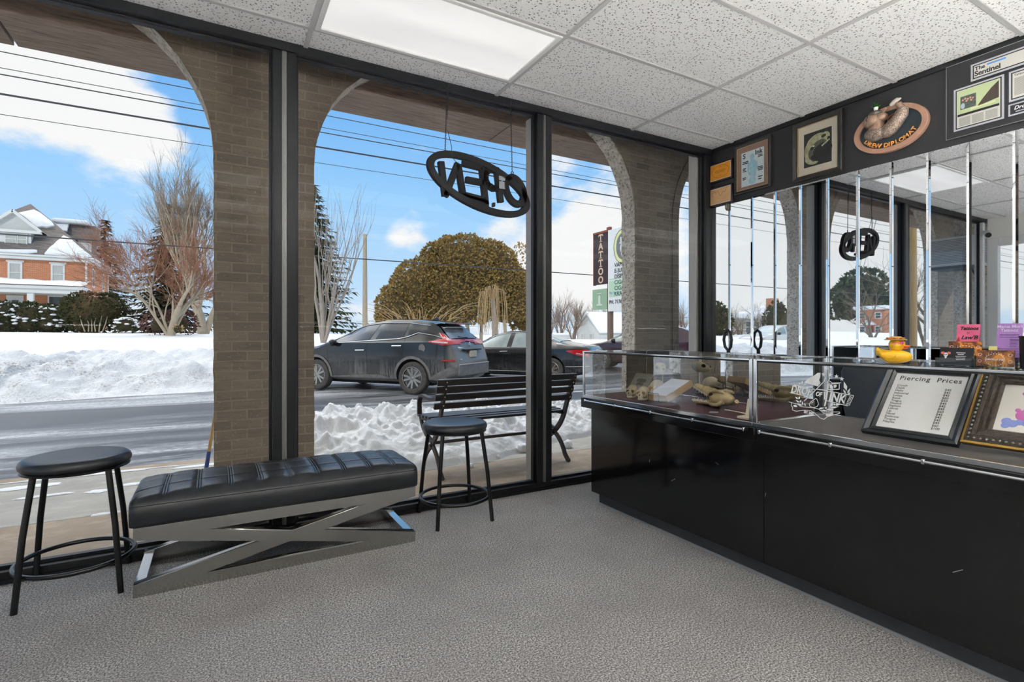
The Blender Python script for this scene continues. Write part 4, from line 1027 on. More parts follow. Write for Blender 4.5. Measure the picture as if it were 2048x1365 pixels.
for i, (x, y, lb) in enumerate(((2.40, 1.85, 'clear glass chip standing behind the thin white bone'), (2.30, 1.86, 'clear glass chip lying near the front pane of the far case'))):
    o = MB().prism([(0, 0), (.032, .004), (.040, .03), (.012, .022)], 'xy', 0, .006).build('glass_chip', mat('chip_glass', 'b8cdd4', .1, trans=.6), smooth=0); o.location = (x, y, DZ + .0005); o.rotation_euler = (0, 0, 1 + i); tag(o, lb, 'glass chip')

# ------------------------------------------------------------------ things standing on the near case
TOP = 1.0452
YEL = mat('duck_yellow', 'e8b31c', .4, n=(8, .2), c2='d99a10'); ORG = mat('duck_orange', 'e0691c', .4); PINK = mat('hot_pink', 'd8307a', .3)
t = thing('rubber_duck', 'yellow rubber duck with straw hat and pink sunglasses on the glass case', 'rubber duck', (2.31, 1.045, TOP), radians(-80))  # faces local +x
mb = MB()
def dbody(u, v):
    th, ph = u * 2 * pi, v * pi; x = -.056 * cos(ph); r = sin(ph) ** .75
    z = .026 + .026 * r * sin(th) + (.014 * sstep(.02, .055, -x)); y = .034 * r * cos(th)
    return (x, y, max(.0, z))
mb.grid(dbody, 28, 18, cu=True); mb.tube([(-.045, 0, .035), (-.054, 0, .050), (-.058, 0, .060)], [.016, .010, .003], 10)
part(t, 'body', mb, YEL, smooth=80)
part(t, 'head', MB().ell((.008, 0, .072), (.027, .025, .026), 20, 14), YEL, smooth=80)
for sg in (1, -1): part(t, 'wing', MB().ell((-.012, sg * .033, .030), (.026, .006, .013), 14, 10), YEL, smooth=80)
mb = MB(); mb.ell((.036, 0, .067), (.016, .012, .005), 14, 8); mb.ell((.033, 0, .060), (.012, .010, .004), 14, 8); part(t, 'beak', mb, ORG, smooth=80)
mb = MB()
for sg in (1, -1): mb.ell((.028, sg * .012, .079), (.004, .010, .007), 14, 8); mb.bar((.026, sg * .021, .080), (.0, sg * .026, .078), .002, .003)
part(t, 'sunglasses', mb, PINK, smooth=60)
part(t, 'hat', MB().lathe([(.036, .090), (.038, .0925), (.022, .095), (.019, .104), (.0, .105)], (.004, 0, 0), 24), mat('straw', 'c7a55e', .8, n=(90, .6), c2='8d7038'), smooth=40)
mb = MB()
for i in range(14): a_ = 2 * pi * i / 14; mb.ell((.004 + .026 * cos(a_), .026 * sin(a_), .097), (.006, .006, .004), 8, 6)
part(t, 'flower_band', mb, mat('lei_red', 'b8432e', .7, n=(150, 1), c2='c98a4a'), smooth=60)
part(t, 'green_tie', MB().prism([(.0, .052), (.008, .048), (.012, .034), (.002, .028), (-.004, .036)], 'xz', .030, .036), mat('leaf_green', '1f7a38', .6), smooth=0)

ACRY = glass('acrylic', (.95, .97, .98), .9)
def card(t, name, x, y0, y1, z0, z1, m, tilt=.18):
    M_ = frame_m((x, y0, z0), (0, -1, 0), (tilt, 0, 1)); w = abs(y0 - y1); h = (z1 - z0)
    o = at(MB().box(0, w, 0, h, 0, .004), M_).build(name, m, t, smooth=0, world=True)
    return M_ @ Matrix.Translation((0, 0, .0044)), w, h, o
def holder(label, x, y0, y1, h, back):
    t = thing('card_holder', label, 'card holder', (x, (y0 + y1) / 2, TOP), group='acrylic card holders')
    mb = MB(); mb.box(x - .012, x - .010, y1 - .003, y0 + .003, TOP, TOP + h); mb.box(x - .012, x + .03, y1 - .003, y0 + .003, TOP, TOP + .002)
    mb.box(x + .028, x + .030, y1 - .003, y0 + .003, TOP, TOP + back); mb.box(x - .012, x + .03, y0 + .003, y0 + .005, TOP, TOP + h); mb.box(x - .012, x + .03, y1 - .005, y1 - .003, TOP, TOP + h)
    mb.build('acrylic_tray', ACRY, t, smooth=0, world=True); return t
AMB = None
k = NB('amber_swirl'); v = k.coords(); n1 = k.noise(v, 26, 4, .6, 1.5)
k.set('Base Color', k.ramp(n1, [(.35, '2c1a12'), (.5, '8a4a14'), (.62, 'cf8a1c'), (.75, '5a2c18')])); k.set('Roughness', .4); AMB = k.m
def amber(M_, w, h, o):
    mb = MB(); cx, cy, r = w * .5, h * .42, h * .36
    for i in range(22):
        a_ = 2 * pi * i / 22
        mb.ell((cx + r * 1.25 * cos(a_), cy + r * sin(a_), 0), (.0022, .0013, .0003), 6, 4, Matrix.Rotation(a_ + pi / 2, 4, 'Z'))
    for i in range(7): a_ = pi * (.2 + .6 * i / 6); mb.ell((cx + r * 1.4 * cos(a_), cy + r * 1.25 * sin(a_), 0), (.0011, .0011, .0003), 6, 4)
    for sx in (.1, .9):
        for sy in (.3, .7): mb.tube([(w * sx + .006 * cos(q) * (1 - q * .06), h * sy + .006 * sin(q) * (1 - q * .06), 0) for q in [i * .5 for i in range(14)]], .0006, 4)
    at(mb, M_).build('emblem', mat('card_white', 'd5d3d8', .5), o, smooth=60, world=True)
    text('lettering', 'DROP of INK', .0085, mat('card_white', 'd5d3d8', .5), M_ @ Matrix.Translation((cx, cy, .0004)), o, .0002, bold=.0003, shear=.2, world=True)
t = holder('acrylic holder of black skull business cards on the near case', 2.305, .90, .797, .028, .05)
a = card(t, 'black_card', 2.309, .897, .80, TOP + .003, 1.110, mat('card_black', '14161a', .4), .12)
mb = MB(); mb.ell((.018, .036, 0), (.0065, .0075, .0004), 12, 6); mb.ell((.018, .027, 0), (.0035, .0055, .0004), 10, 6)
at(mb, a[0]).build('skull_print', mat('card_white', 'd5d3d8', .5), a[3], smooth=60, world=True)
mb = MB(); mb.ell((.009, .042, 0), (.006, .005, .0003), 10, 6); mb.ell((.027, .042, 0), (.006, .005, .0003), 10, 6); at(mb, a[0]).build('red_hair_print', mat('card_red', 'c4604a', .5), a[3], smooth=60, world=True)
mb = MB(); mb.ell((.0155, .036, .0004), (.0018, .002, .0003), 8, 5); mb.ell((.0205, .036, .0004), (.0018, .002, .0003), 8, 5); at(mb, a[0]).build('eye_print', BLACK, a[3], smooth=60, world=True)
mb = MB()
for i, w in enumerate((.026, .018, .030, .026, .026)): mb.box(.062 - w / 2, .062 + w / 2, .042 - i * .006, .0447 - i * .006 - (.0008 if i > 1 else 0), 0, .0003)
at(mb, a[0]).build('small_print', mat('card_white', 'd5d3d8', .5), a[3], smooth=0, world=True)
t = holder('acrylic holder of amber business cards beside the mesh cup', 2.298, .792, .686, .036, .05)
amber(*card(t, 'amber_card', 2.302, .789, .689, TOP + .003, 1.104, AMB, .12))
t = holder('acrylic holder of amber business cards behind the black cards', 2.352, .893, .790, .036, .07)
amber(*card(t, 'amber_card', 2.357, .890, .793, TOP + .018, 1.132, AMB, .12))
t = holder('clear rack holding the pink flyer at the back', 2.395, .892, .815, .05, .06)
MP, w, h, po = card(t, 'pink_flyer', 2.40, .884, .816, TOP + .02, 1.196, mat('pink_card', 'd2638a', .5, n=(30, .5), c2='b83a55'), .16)
at(MB().prism([(0, 0), (.045, 0), (.036, .03), (.016, .045), (.008, .085), (0, .07)], 'xy', 0, .0003), MP).build('dark_swirl', mat('crimson', '9a1c30', .5), po, smooth=0, world=True)
MP2 = MP @ Matrix.Translation((0, 0, .0006))
text('lettering', 'Tattoos', .017, INKBLK, MP2 @ Matrix.Translation((.036, h - .016, 0)), po, .0002, bold=.0006, shear=.2, world=True)
text('lettering', 'by', .010, INKBLK, MP2 @ Matrix.Translation((.034, h - .032, 0)), po, .0002, shear=.3, world=True)
text('lettering', "Law'B", .020, INKBLK, MP2 @ Matrix.Translation((.038, h - .050, 0)), po, .0002, bold=.0006, shear=.3, world=True)
mb = MB(); mb.box(.042, .058, .0478, .0486, 0, .0004); mb.box(.0496, .0504, .040, .056, 0, .0004); at(mb, MP2).build('sparkle', WHITE, po, smooth=0, world=True)
t = holder('clear rack holding the purple flyer by the mesh cup', 2.375, .765, .690, .05, .06)
MP, w, h, po = card(t, 'purple_flyer', 2.38, .762, .695, TOP + .02, 1.197, mat('purple_card', '9a70b4', .5, n=(20, .4), c2='b58cc8'), .16)
MP2 = MP @ Matrix.Translation((0, 0, .0006)); LIL = mat('pale_lilac', 'dcd0e8', .5)
text('lettering', 'Mama Mori\nTattooz', .0145, LIL, MP2 @ Matrix.Translation((.033, h - .018, 0)), po, .0002, bold=.0003, line=.9, world=True)
mb = MB(); mb.box(.008, .058, h - .042, h - .039, 0, .0003); mb.box(.008, .062, h - .0495, h - .0475, 0, .0003); mb.box(.036, .060, h - .060, h - .0565, 0, .0003)
for i in range(4): mb.box(.036, .058 - .004 * (i % 2), h - .066 - i * .005, h - .0645 - i * .005, 0, .0003)
for i in range(2): mb.box(.006, .060, h - .090 - i * .008, h - .0888 - i * .008, 0, .0003)
at(mb, MP2).build('small_print', mat('dark_purple_ink', '4a2a62', .6), po, smooth=0, world=True)
o = MB().box(-.001, .006, -.011, .011, 0, .07).build('note_pad', mat('pale_yellow_note', 'd8d58a', .7), smooth=0); o.location = (2.352, .764, TOP + .0022); o.rotation_euler = (0, radians(10), 0); tag(o, 'pale yellow note pad standing before the purple flyer', 'note pad')
MESH = mat('black_mesh', '17191a', .45, .4, bump=(420, .9, .004))
t = thing('pen_cup', 'black wire mesh pen cup at the near end of the cards', 'pen cup', (2.31, .636, TOP))
part(t, 'cup', MB().lathe([(.040, .001), (.043, .105), (.041, .105), (.038, .004), (0, .004)], n=36), MESH, smooth=60)
part(t, 'rim', MB().tube([(.043 * cos(q * pi / 18), .043 * sin(q * pi / 18), .106) for q in range(36)], .0018, 6, closed=True), BLACK, smooth=60)

# ------------------------------------------------------------------ behind the counter
t = thing('office_chair', 'black office chair with a rounded back behind the near case', 'chair', (3.42, 1.72, 0), radians(184))
def cb(u, v):
    z = .50 + .48 * v; w = (.16 + .055 * sstep(0, .7, v)) * (1 - max(0, (v - .88) / .12) ** 2 * .42); a_ = 2 * pi * u
    return (-.17 - .05 * v + .022 * sin(a_), w * (abs(cos(a_)) ** .5 * (1 if cos(a_) > 0 else -1)), z)
CHF = mat('charcoal_plastic', '2b3138', .5, n=(20, .3), c2='23282e')
mb = MB().grid(cb, 24, 14, cu=True); mb.f += [tuple(i * 15 for i in range(24)), tuple(i * 15 + 14 for i in range(24))]; mb.mi += [0, 0]
part(t, 'backrest', mb, CHF, smooth=50)
part(t, 'seat', MB().box(-.17, .27, -.23, .23, .43, .50), CHF, bevel=.03, seg=3)
part(t, 'column', MB().tube([(.04, 0, .08), (.04, 0, .43)], .025, 14), BLACK_METAL); part(t, 'back_stem', MB().bar((-.12, 0, .44), (-.20, 0, .62), .05, .02), BLACK_METAL)
for i in range(5):
    a_ = 2 * pi * i / 5; e = (.04 + .27 * cos(a_), .27 * sin(a_))
    part(t, 'base_arm', MB().bar((.04, 0, .09), (e[0], e[1], .075), .045, .025), BLACK_METAL, bevel=.004); part(t, 'caster', MB().lathe([(.026, -.012), (.028, 0), (.026, .012)], (e[0], e[1], .030), 14, Matrix.Rotation(pi / 2, 4, 'X')), BLACK)
t = thing('snow_shovel', 'black loop-handled shovel standing in the corner against the mirror', 'shovel', (3.73, 2.93, 0))
loop = [(3.747, 2.93 + a_, z) for a_, z in ((0, 1.015), (.034, 1.05), (.046, 1.11), (.034, 1.17), (.008, 1.192), (-.018, 1.17), (-.030, 1.11), (-.022, 1.05))]
MB().tube(loop, .0125, 10, closed=True).build('grip', mat('grip_black', '24262a', .5), t, smooth=70, world=True)
MB().tube([(3.747, 2.93, 1.02), (3.70, 2.93, .30)], .015, 10).build('shaft', mat('grip_black', '24262a', .5), t, world=True)
MB().box(3.60, 3.76, 2.75, 3.11, .02, .38).build('blade', mat('grip_black', '24262a', .5), t, world=True, bevel=.01) if False else MB().bar((3.70, 2.93, .34), (3.62, 2.93, .005), .36, .012).build('blade', mat('grip_black', '24262a', .5), t, world=True)
# ================================================================== pictures on the black wall (plane x = 3.95, facing the room)
WX = 3.95
def wallM(y, z, off=0): return frame_m((WX - off, y, z), (0, -1, 0), (0, 0, 1))   # local x runs right as seen, y up, z into the room
def wtext(s_, M_, x, y, size, m, o, **k): return text('lettering', s_, size, m, M_ @ Matrix.Translation((x, y, 0)), o, .0004, world=True, **k)
def plaque(label, y1, z0, w, h, face, ink):
    t = thing('award_plaque', label, 'plaque', (WX, y1 - w / 2, z0)); M_ = wallM(y1, z0)
    at(MB().box(0, w, 0, h, .001, .022), M_).build('board', mat('mahogany', '2a1718', .35, n=(12, .6, (1, 1, 6)), c2='1c0f10'), t, world=True, bevel=.006)
    at(MB().box(.014, w - .014, .016, h - .016, .0222, .0236), M_).build('white_border', PAPER, t, smooth=0, world=True)
    f = at(MB().box(.017, w - .017, .019, h - .019, .0232, .0246), M_).build('certificate', face, t, smooth=0, world=True)
    return t, M_ @ Matrix.Translation((0, 0, .0249)), f
t, M_, f = plaque('amber certificate plaque, upper of the pair next to the window corner', 3.276, 2.528, .241, .173, mat('amber_card', 'd08a12', .4, n=(14, .4), c2='b87408'), 0)
B1 = mat('brown_ink', '7a4a10', .6)
mb = MB(); mb.tube([(.1205 + .088 * cos(a_), .0865 + .055 * sin(a_), 0) for a_ in [i * pi / 18 for i in range(36)]], .0012, 4, closed=True)
for y, w in ((.125, .03), (.098, .10), (.088, .12), (.078, .09), (.05, .03)): mb.box(.1205 - w / 2, .1205 + w / 2, y, y + .003, -.0002, .0004)
at(mb, M_).build('engraving', B1, f, smooth=0, world=True)
t, M_, f = plaque('tan certificate plaque, lower of the pair next to the window corner', 3.276, 2.312, .241, .172, mat('tan_card', 'c9a272', .45, n=(14, .4), c2='b98d58'), 0)
mb = MB(); mb.tube([(.035 + .17 * q / 24, .115 + .022 * sin(q * .35) + .012 * sin(q * .9), 0) for q in range(25)], .0013, 4); mb.tube([(.055 + .02 * cos(q), .105 + .02 * sin(q), 0) for q in [i * .5 for i in range(10)]], .001, 4)
at(mb, M_).build('engraving', B1, f, smooth=0, world=True)

def picture(label, y1, z0, w, h, name='picture_frame', prof=((0, 0), (0, .020), (.008, .024), (.022, .020), (.028, .014), (.028, 0))):
    t = thing(name, label, 'framed picture', (WX, y1 - w / 2, z0)); M_ = wallM(y1, z0, .001)
    at(frame_mesh(w, h, list(prof)), M_).build('moulding', mat('dark_moulding', '242220', .35, n=(40, .4), c2='353029'), t, smooth=20, world=True)
    return t, M_
# magazine cover
t, M_ = picture('framed magazine cover with a pale blue figure, beside the two plaques', 3.016, 2.364, .345, .42)
at(frame_mesh(.345, .42, [(.026, .010), (.026, .019), (.030, .019), (.030, .010)]), M_).build('gilt_lip', mat('pale_gilt', 'b89f78', .4, .5), t, smooth=0, world=True)
at(MB().box(.028, .317, .028, .392, .002, .008), M_).build('brown_mount', mat('brown_mount', '8d6f60', .7), t, smooth=0, world=True)
MC = M_ @ Matrix.Translation((.066, .055, .0082)); cw, ch = .213, .292
cv = at(MB().box(0, cw, 0, ch, 0, .0012), MC).build('cover', mat('cover_white', 'cdd6d8', .5, n=(16, .5), c2='a9bcc2'), t, smooth=0, world=True)
MC = MC @ Matrix.Translation((0, 0, .0014))
wtext('S', MC, .028, ch - .035, .058, INKBLK, cv, bold=.0015); wtext('Ink', MC, .165, ch - .030, .056, INKBLK, cv, bold=.0015)
mb = MB()
for x, y, w in ((.012, .205, .055), (.008, .192, .06), (.015, .15, .03), (.015, .138, .025), (.015, .125, .035), (.155, .13, .045), (.155, .118, .05), (.158, .105, .045), (.158, .23, .04), (.158, .218, .045), (.012, .07, .035), (.012, .058, .03), (.16, .05, .04), (.16, .03, .03)): mb.box(x, x + w, y, y + .008, 0, .0003)
at(mb, MC).build('cover_lines', INKBLK, cv, smooth=0, world=True)
mb = MB(); BLU = mat('pale_blue_figure', '86b4c4', .5, n=(30, .7), c2='b9d3d9')
mb.ell((.105, .235, 0), (.022, .028, .001), 14, 6); mb.ell((.108, .165, 0), (.038, .050, .001), 14, 6); mb.ell((.112, .10, 0), (.030, .055, .001), 14, 6); mb.ell((.105, .04, 0), (.034, .036, .001), 14, 6)
mb.tube([(.075, .19, 0), (.065, .13, 0), (.085, .085, 0)], [.011, .009, .006], 6); mb.tube([(.14, .19, 0), (.15, .14, 0), (.125, .10, 0)], [.011, .009, .006], 6)
mb.v = [(p[0], p[1], p[2] * .12) for p in mb.v]
at(mb, MC).build('figure_print', BLU, cv, smooth=60, world=True)
at(MB().add([(.028, .028, .012), (.317, .028, .012), (.317, .392, .012), (.028, .392, .012)], [(0, 1, 2, 3)]), M_).build('glazing', CASEGLASS, t, smooth=0, world=True)
# skull picture
t, M_ = picture('framed skull picture with a wide cream mount in a thick black frame', 2.482, 2.338, .374, .45, prof=((0, 0), (0, .030), (.006, .034), (.028, .024), (.034, .026), (.036, .016), (.036, 0)))
at(frame_mesh(.374, .45, [(.034, .008), (.034, .018), (.039, .018), (.039, .008)]), M_).build('gilt_lip', mat('pale_gilt', 'b89f78', .4, .5), t, smooth=0, world=True)
at(MB().box(.036, .338, .036, .414, .002, .008), M_).build('cream_mount', mat('cream_mount', 'cfc6b4', .7), t, smooth=0, world=True)
MC = M_ @ Matrix.Translation((.083, .094, .0082)); pw, ph = .208, .258
cv = at(MB().box(0, pw, 0, ph, 0, .0012), MC).build('dark_print', mat('dark_print', '2a2b29', .6, n=(9, .6), c2='1e1f1f'), t, smooth=0, world=True)
SK = mat('skull_print', 'bab592', .6, n=(40, .7), c2='6d6b52'); D0 = mat('print_black', '1c1d1c', .6); SK2 = mat('skull_shade', '5f5e4c', .6, n=(40, .6), c2='3d3d34')
def flat(name, m, lst, z):
    mb = MB()
    for x, y, rx, ry, ro in lst: mb.ell((x, y, z), (rx, ry, .0005), 24, 4, Matrix.Rotation(ro, 4, 'Z'))
    at(mb, MC).build(name, m, cv, smooth=0, world=True)
flat('skull_print', SK, [(.105, .165, .088, .070, .25), (.165, .20, .030, .034, .6), (.05, .10, .045, .085, .15), (.06, .05, .055, .035, -.4)], .0016)
flat('shade_print', SK2, [(.12, .135, .060, .050, .2), (.07, .085, .035, .055, .3)], .0020)
flat('cavity_print', D0, [(.14, .10, .075, .055, .35), (.150, .205, .018, .011, .2), (.112, .055, .062, .028, -.25), (.188, .17, .012, .022, .1), (.062, .135, .014, .012, .6)], .0024)
mb = MB()
for i in range(6): mb.ell((.140 + i * .010, .135 + i * .006, .0028), (.0045, .008, .0005), 8, 4)
mb.ell((.075, .150, .0028), (.009, .006, .0005), 8, 4); at(mb, MC).build('teeth_print', mat('teeth_print', 'cfccb0', .6), cv, smooth=0, world=True)
at(MB().add([(.036, .036, .013), (.338, .036, .013), (.338, .414, .013), (.036, .414, .013)], [(0, 1, 2, 3)]), M_).build('glazing', CASEGLASS, t, smooth=0, world=True)

# oval relief sign
t = thing('oval_sign', 'oval bronze relief sign of a tattooed muscular bust with a hammer', 'sign', (WX, 1.803, 2.53))
MO = wallM(1.803, 2.532, 0); a_, b_ = .218, .150
BRZ = mat('worn_bronze', 'b0937e', .45, .35, n=(26, .6), c2='7c5f50', bump=(60, .4, .004)); RIMC = mat('copper_rim', 'b78f78', .5, .2, n=(18, .5), c2='94705e'); SLATEB = mat('dark_slate', '27323a', .6, n=(30, .6, (8, 1, 1)), c2='1b2328', bump=(60, .4, .003))
RELIEF_TAT = NB('tattooed_bronze'); k = RELIEF_TAT; v = k.coords(); n1 = k.voro(v, 70, 'DISTANCE_TO_EDGE'); n2 = k.noise(v, 30, 4, .6)
k.set('Base Color', k.mix(k.range(n1, .02, .09, .85, 0), k.mix(n2, 'b9a595', '857468'), '3b302c')); k.set('Roughness', .42); k.set('Metallic', .35); k.bump(n1, .5, .006); TAT = k.m
shape('back_plate', [circle(.205, 64, ry=.137)], SLATEB, MO @ Matrix.Translation((0, 0, .012)), t, .010, world=True)
shape('rim', [circle(a_, 64, ry=b_), circle(.190, 64, ry=.124)], RIMC, MO @ Matrix.Translation((0, 0, .020)), t, .016, .003, world=True)
ORL = mat('orange_letter', 'e8a050', .4)
s_ = 'DREW DIPLOMAT'; wd = {'I': .5, ' ': .7, 'M': 1.3, 'W': 1.4}; tot = sum(wd.get(c, 1) for c in s_); acc = 0
EA, EB = .158, .104; arc = [(EA * cos(radians(200 + 140 * i / 200)), EB * sin(radians(200 + 140 * i / 200))) for i in range(201)]; cum = [0]
for p, q in zip(arc, arc[1:]): cum.append(cum[-1] + sqrt((p[0] - q[0]) ** 2 + (p[1] - q[1]) ** 2))
for c in s_:
    w = wd.get(c, 1); f = (acc + w / 2) / tot * cum[-1]; acc += w
    if c == ' ': continue
    i = min(199, next(i for i in range(201) if cum[i] >= f)); (px, py), (qx, qy) = arc[i], arc[i + 1]
    text('letter', c, .040, ORL, MO @ Matrix.Translation((px, py, .026)) @ Matrix.Rotation(atan2(qy - py, qx - px), 4, 'Z'), t, .004, bold=.0008, world=True)
mb = MB(); mb.ell((-.070, -.012, .05), (.074, .050, .046), 24, 16); mb.ell((-.008, -.022, .045), (.048, .036, .040), 20, 14)
at(mb, MO).build('shoulder', TAT, t, smooth=80, world=True)
at(MB().tube([(.005, -.016, .05), (.055, .022, .062), (.092, .060, .068), (.100, .098, .07)], [.045, .040, .036, .030], 18), MO).build('raised_arm', TAT, t, smooth=80, world=True)
at(MB().tube([(-.065, .015, .05), (-.060, .048, .055), (-.062, .075, .055)], [.050, .038, .044], 18), MO).build('neck', BRZ, t, smooth=80, world=True)
mb = MB(); mb.ell((-.085, .075, .06), (.060, .050, .045), 24, 16); mb.ell((-.035, .082, .06), (.040, .030, .035), 18, 12)
hd = at(mb, MO).build('head', BRZ, t, smooth=80, world=True)
at(MB().tube([(-.105, .112, .092), (-.098, .095, .104), (-.106, .080, .107), (-.098, .062, .106), (-.108, .042, .100), (-.104, .030, .090)], .0025, 6), MO).build('crack', BLACK, hd, world=True)
at(MB().ell((-.068, .118, .065), (.040, .020, .035), 18, 12), MO).build('cap', mat('grey_bronze', '6b625c', .5, .3, n=(60, .8), c2='3f3a38'), hd, smooth=80, world=True)
at(MB().tube([(-.020, .105, .065), (-.002, .128, .07)], [.004, .004], 8).tube([(-.002, .128, .07), (.002, .134, .072)], .008, 8), MO).build('pipe', BRZ, hd, world=True)
at(MB().tube([(.100, .085, .075), (.078, .128, .085)], [.020, .018], 14).tube([(.086, .095, .08), (.062, .075, .08), (.070, .050, .08)], [.010, .008, .007], 8), MO).build('fist', BRZ, t, smooth=60, world=True)
at(MB().tube([(.092, .108, .09), (.066, .138, .095)], .008, 10), MO).build('hammer_handle', BRZ, t, world=True)
at(MB().tube([(.036, .128, .095), (.056, .140, .095), (.078, .152, .095), (.098, .152, .095)], [.011, .016, .014, .004], 12), MO).build('hammer_head', mat('cast_white', 'b9b2aa', .5, .2), t, smooth=60, world=True)
shape('medallion', [circle(.038, 32, (.028, .062), .030)], mat('copper_medal', '9a5a34', .4, .5, n=(90, .8), c2='4d2c1c'), MO @ Matrix.Translation((0, 0, .026)), t, .004, world=True)
at(MB().tube([(.028 + .038 * cos(q * pi / 16), .062 + .030 * sin(q * pi / 16), .030) for q in range(32)], .0025, 6, closed=True), MO).build('medallion_rim', RIMC, t, world=True)
# tiny potted plant on top of it
t = thing('potted_plant', 'tiny green plant in a white pot perched on the oval relief sign', 'plant', (3.885, 1.868, 2.669))
part(t, 'pot', MB().lathe([(.010, 0), (.014, .022), (.011, .022), (0, .020)], n=14), WHITE, smooth=40)
mb = MB(); rl = random.Random(2)
for i in range(46):
    a_, e = rl.uniform(0, 2 * pi), rl.uniform(.3, 1.4); d = Vector((cos(a_) * cos(e), sin(a_) * cos(e), sin(e))); l = rl.uniform(.02, .042); s0 = d.orthogonal().normalized() * .004
    p0 = Vector((0, 0, .02)); mb.add([p0 - s0 * .3, p0 + d * l * .6 - s0, p0 + d * l, p0 + d * l * .6 + s0], [(0, 1, 2, 3)])
part(t, 'leaves', mb, mat('plastic_green', '2f8f2a', .5, n=(60, .5), c2='52b43a'), smooth=0)

# newspaper panel
t = thing('newspaper_panel', 'black mounted panel of newspaper clippings headed The Sentinel', 'framed clippings', (WX, 1.05, 2.36)); MNP = wallM(1.497, 2.357, 0)
PW, PH = .80, .452
at(MB().box(0, PW, 0, PH, .001, .014), MNP).build('board', mat('panel_black', '1a1a1d', .4, n=(60, .4), c2='232226'), t, world=True, bevel=.002)
at(frame_mesh(PW, PH, [(0, .0135), (0, .0155), (.0022, .0155), (.0022, .0135)]), MNP).build('edge_line', mat('light_edge', '9a9a9c', .5), t, smooth=0, world=True)
LGR = mat('light_grey_mat', 'b9bac2', .6); NEWS = mat('newsprint', 'd2d0c8', .7); NTXT = mat('news_text', '8f8e88', .7)
def window_(x, y, w, h, cover):
    b = at(MB().box(x, x + w, y, y + h, .0145, .0175), MNP).build('clipping_mount', LGR, t, smooth=0, world=True)
    at(MB().box(x + .010, x + w - .010, y + .010, y + h - .010, .0176, .0182), MNP).build('black_rule', BLACK, b, smooth=0, world=True)
    c = at(MB().box(x + .016, x + w - .016, y + .016, y + h - .016, .0183, .0190), MNP).build('clipping', cover, b, smooth=0, world=True)
    return b, MNP @ Matrix.Translation((x + .016, y + .016, .0193)), w - .032, h - .032
def bars(M_, o, lst, m, name='print'):
    mb = MB()
    for x, y, w, h in lst: mb.box(x, x + w, y, y + h, 0, .0003)
    at(mb, M_).build(name, m, o, smooth=0, world=True)
b, Mw, w, h = window_(.123, .312, .60, .100, NEWS)
wtext('The', Mw, .004, h - .018, .030, INKBLK, b, bold=.0008, align='LEFT'); wtext('Sentinel', Mw, .002, h - .048, .040, INKBLK, b, bold=.0010, align='LEFT', space=.95)
bars(Mw, b, [(.060, h - .018, .085, .009)], mat('blue_bar', '4f8fd8', .6), 'blue_bar')
b, Mw, w, h = window_(.040, .039, .235, .255, NEWS)
bars(Mw, b, [(.004, .072, w - .008, h - .074)], mat('green_page', 'bccc9c', .6), 'green_page')
M2 = Mw @ Matrix.Translation((0, 0, .0005))
at(MB().prism([(w * .48, .098), (w - .006, .115), (w - .006, h - .010), (w * .8, h * .82), (w * .62, h * .62)], 'xy', 0, .0003), M2).build('dark_photo', mat('hair_print', '2b2420', .7, n=(60, .6, (1, 4, 1)), c2='4a3a2e'), b, smooth=0, world=True)
bars(M2, b, [(.018, .105, .075, .078)], mat('photo_print', '566058', .7, n=(90, 1), c2='28302c'), 'crowd_photo')
mb = MB(); 
for i, (x, y) in enumerate(((.03, .16), (.042, .165), (.054, .160), (.066, .164), (.078, .158), (.048, .150), (.07, .148))): mb.ell((x, y, .0006), (.005, .006, .0003), 10, 4)
at(mb, M2).build('faces_print', mat('faces_print', 'c98d7c', .7), b, smooth=0, world=True)
at(MB().ell((.030, .125, .0006), (.010, .018, .0003), 12, 4), M2).build('shirt_print', mat('shirt_print', 'a9b4c6', .7), b, smooth=0, world=True)
bars(M2, b, [(.004, .066, w - .008, .014)], BLACK, 'black_band')
bars(M2 @ Matrix.Rotation(radians(2), 4, 'Z'), b, [(.07, .088, .115, .010)], mat('headline_cream', 'd8dcb0', .6), 'headline')
mb = []
for c in range(3):
    for r in range(9): mb.append((.010 + c * (w - .014) / 3, .052 - r * .0056, (w - .014) / 3 - .008, .0030))
bars(Mw, b, mb, NTXT, 'columns')
b, Mw, w, h = window_(.296, .122, .230, .172, NEWS)
wtext('Tattoos', Mw, .006, h - .012, .018, INKBLK, b, align='LEFT'); bars(Mw, b, [(.06, h - .020, .04, .003)] + [(.008 + c * .066, h - .034 - r * .0062, .058, .0034) for c in range(3) for r in range(16)], NTXT, 'columns')
b = at(MB().box(.294, .526, .041, .108, .0145, .0175), MNP).build('clipping_mount', LGR, t, smooth=0, world=True)
at(MB().box(.302, .518, .049, .100, .0176, .0182), MNP).build('name_strip', mat('strip_black', '14151c', .5), b, smooth=0, world=True)
Mw = MNP @ Matrix.Translation((0, 0, .0186)); wtext('Drop of Ink', Mw, .318, .080, .028, WHITE, b, align='LEFT', bold=.0005, shear=.25); bars(Mw, b, [(.325, .057, .12, .005)], LGR, 'small_line')
# small sensor on the mirror
t = thing('wall_sensor', 'small grey oval sensor stuck at the top corner of the mirror', 'sensor', (WX, 3.095, 2.29))
at(MB().ell((0, 0, .012), (.024, .036, .016), 16, 12), wallM(3.09, 2.285, 0)).build('body', mat('sensor_grey', '5a5a52', .6), t, smooth=80, world=True)
at(MB().ell((-.004, .0, .024), (.012, .020, .008), 12, 8), wallM(3.09, 2.285, 0)).build('face', mat('sensor_tan', '8a8672', .6), t, smooth=80, world=True)
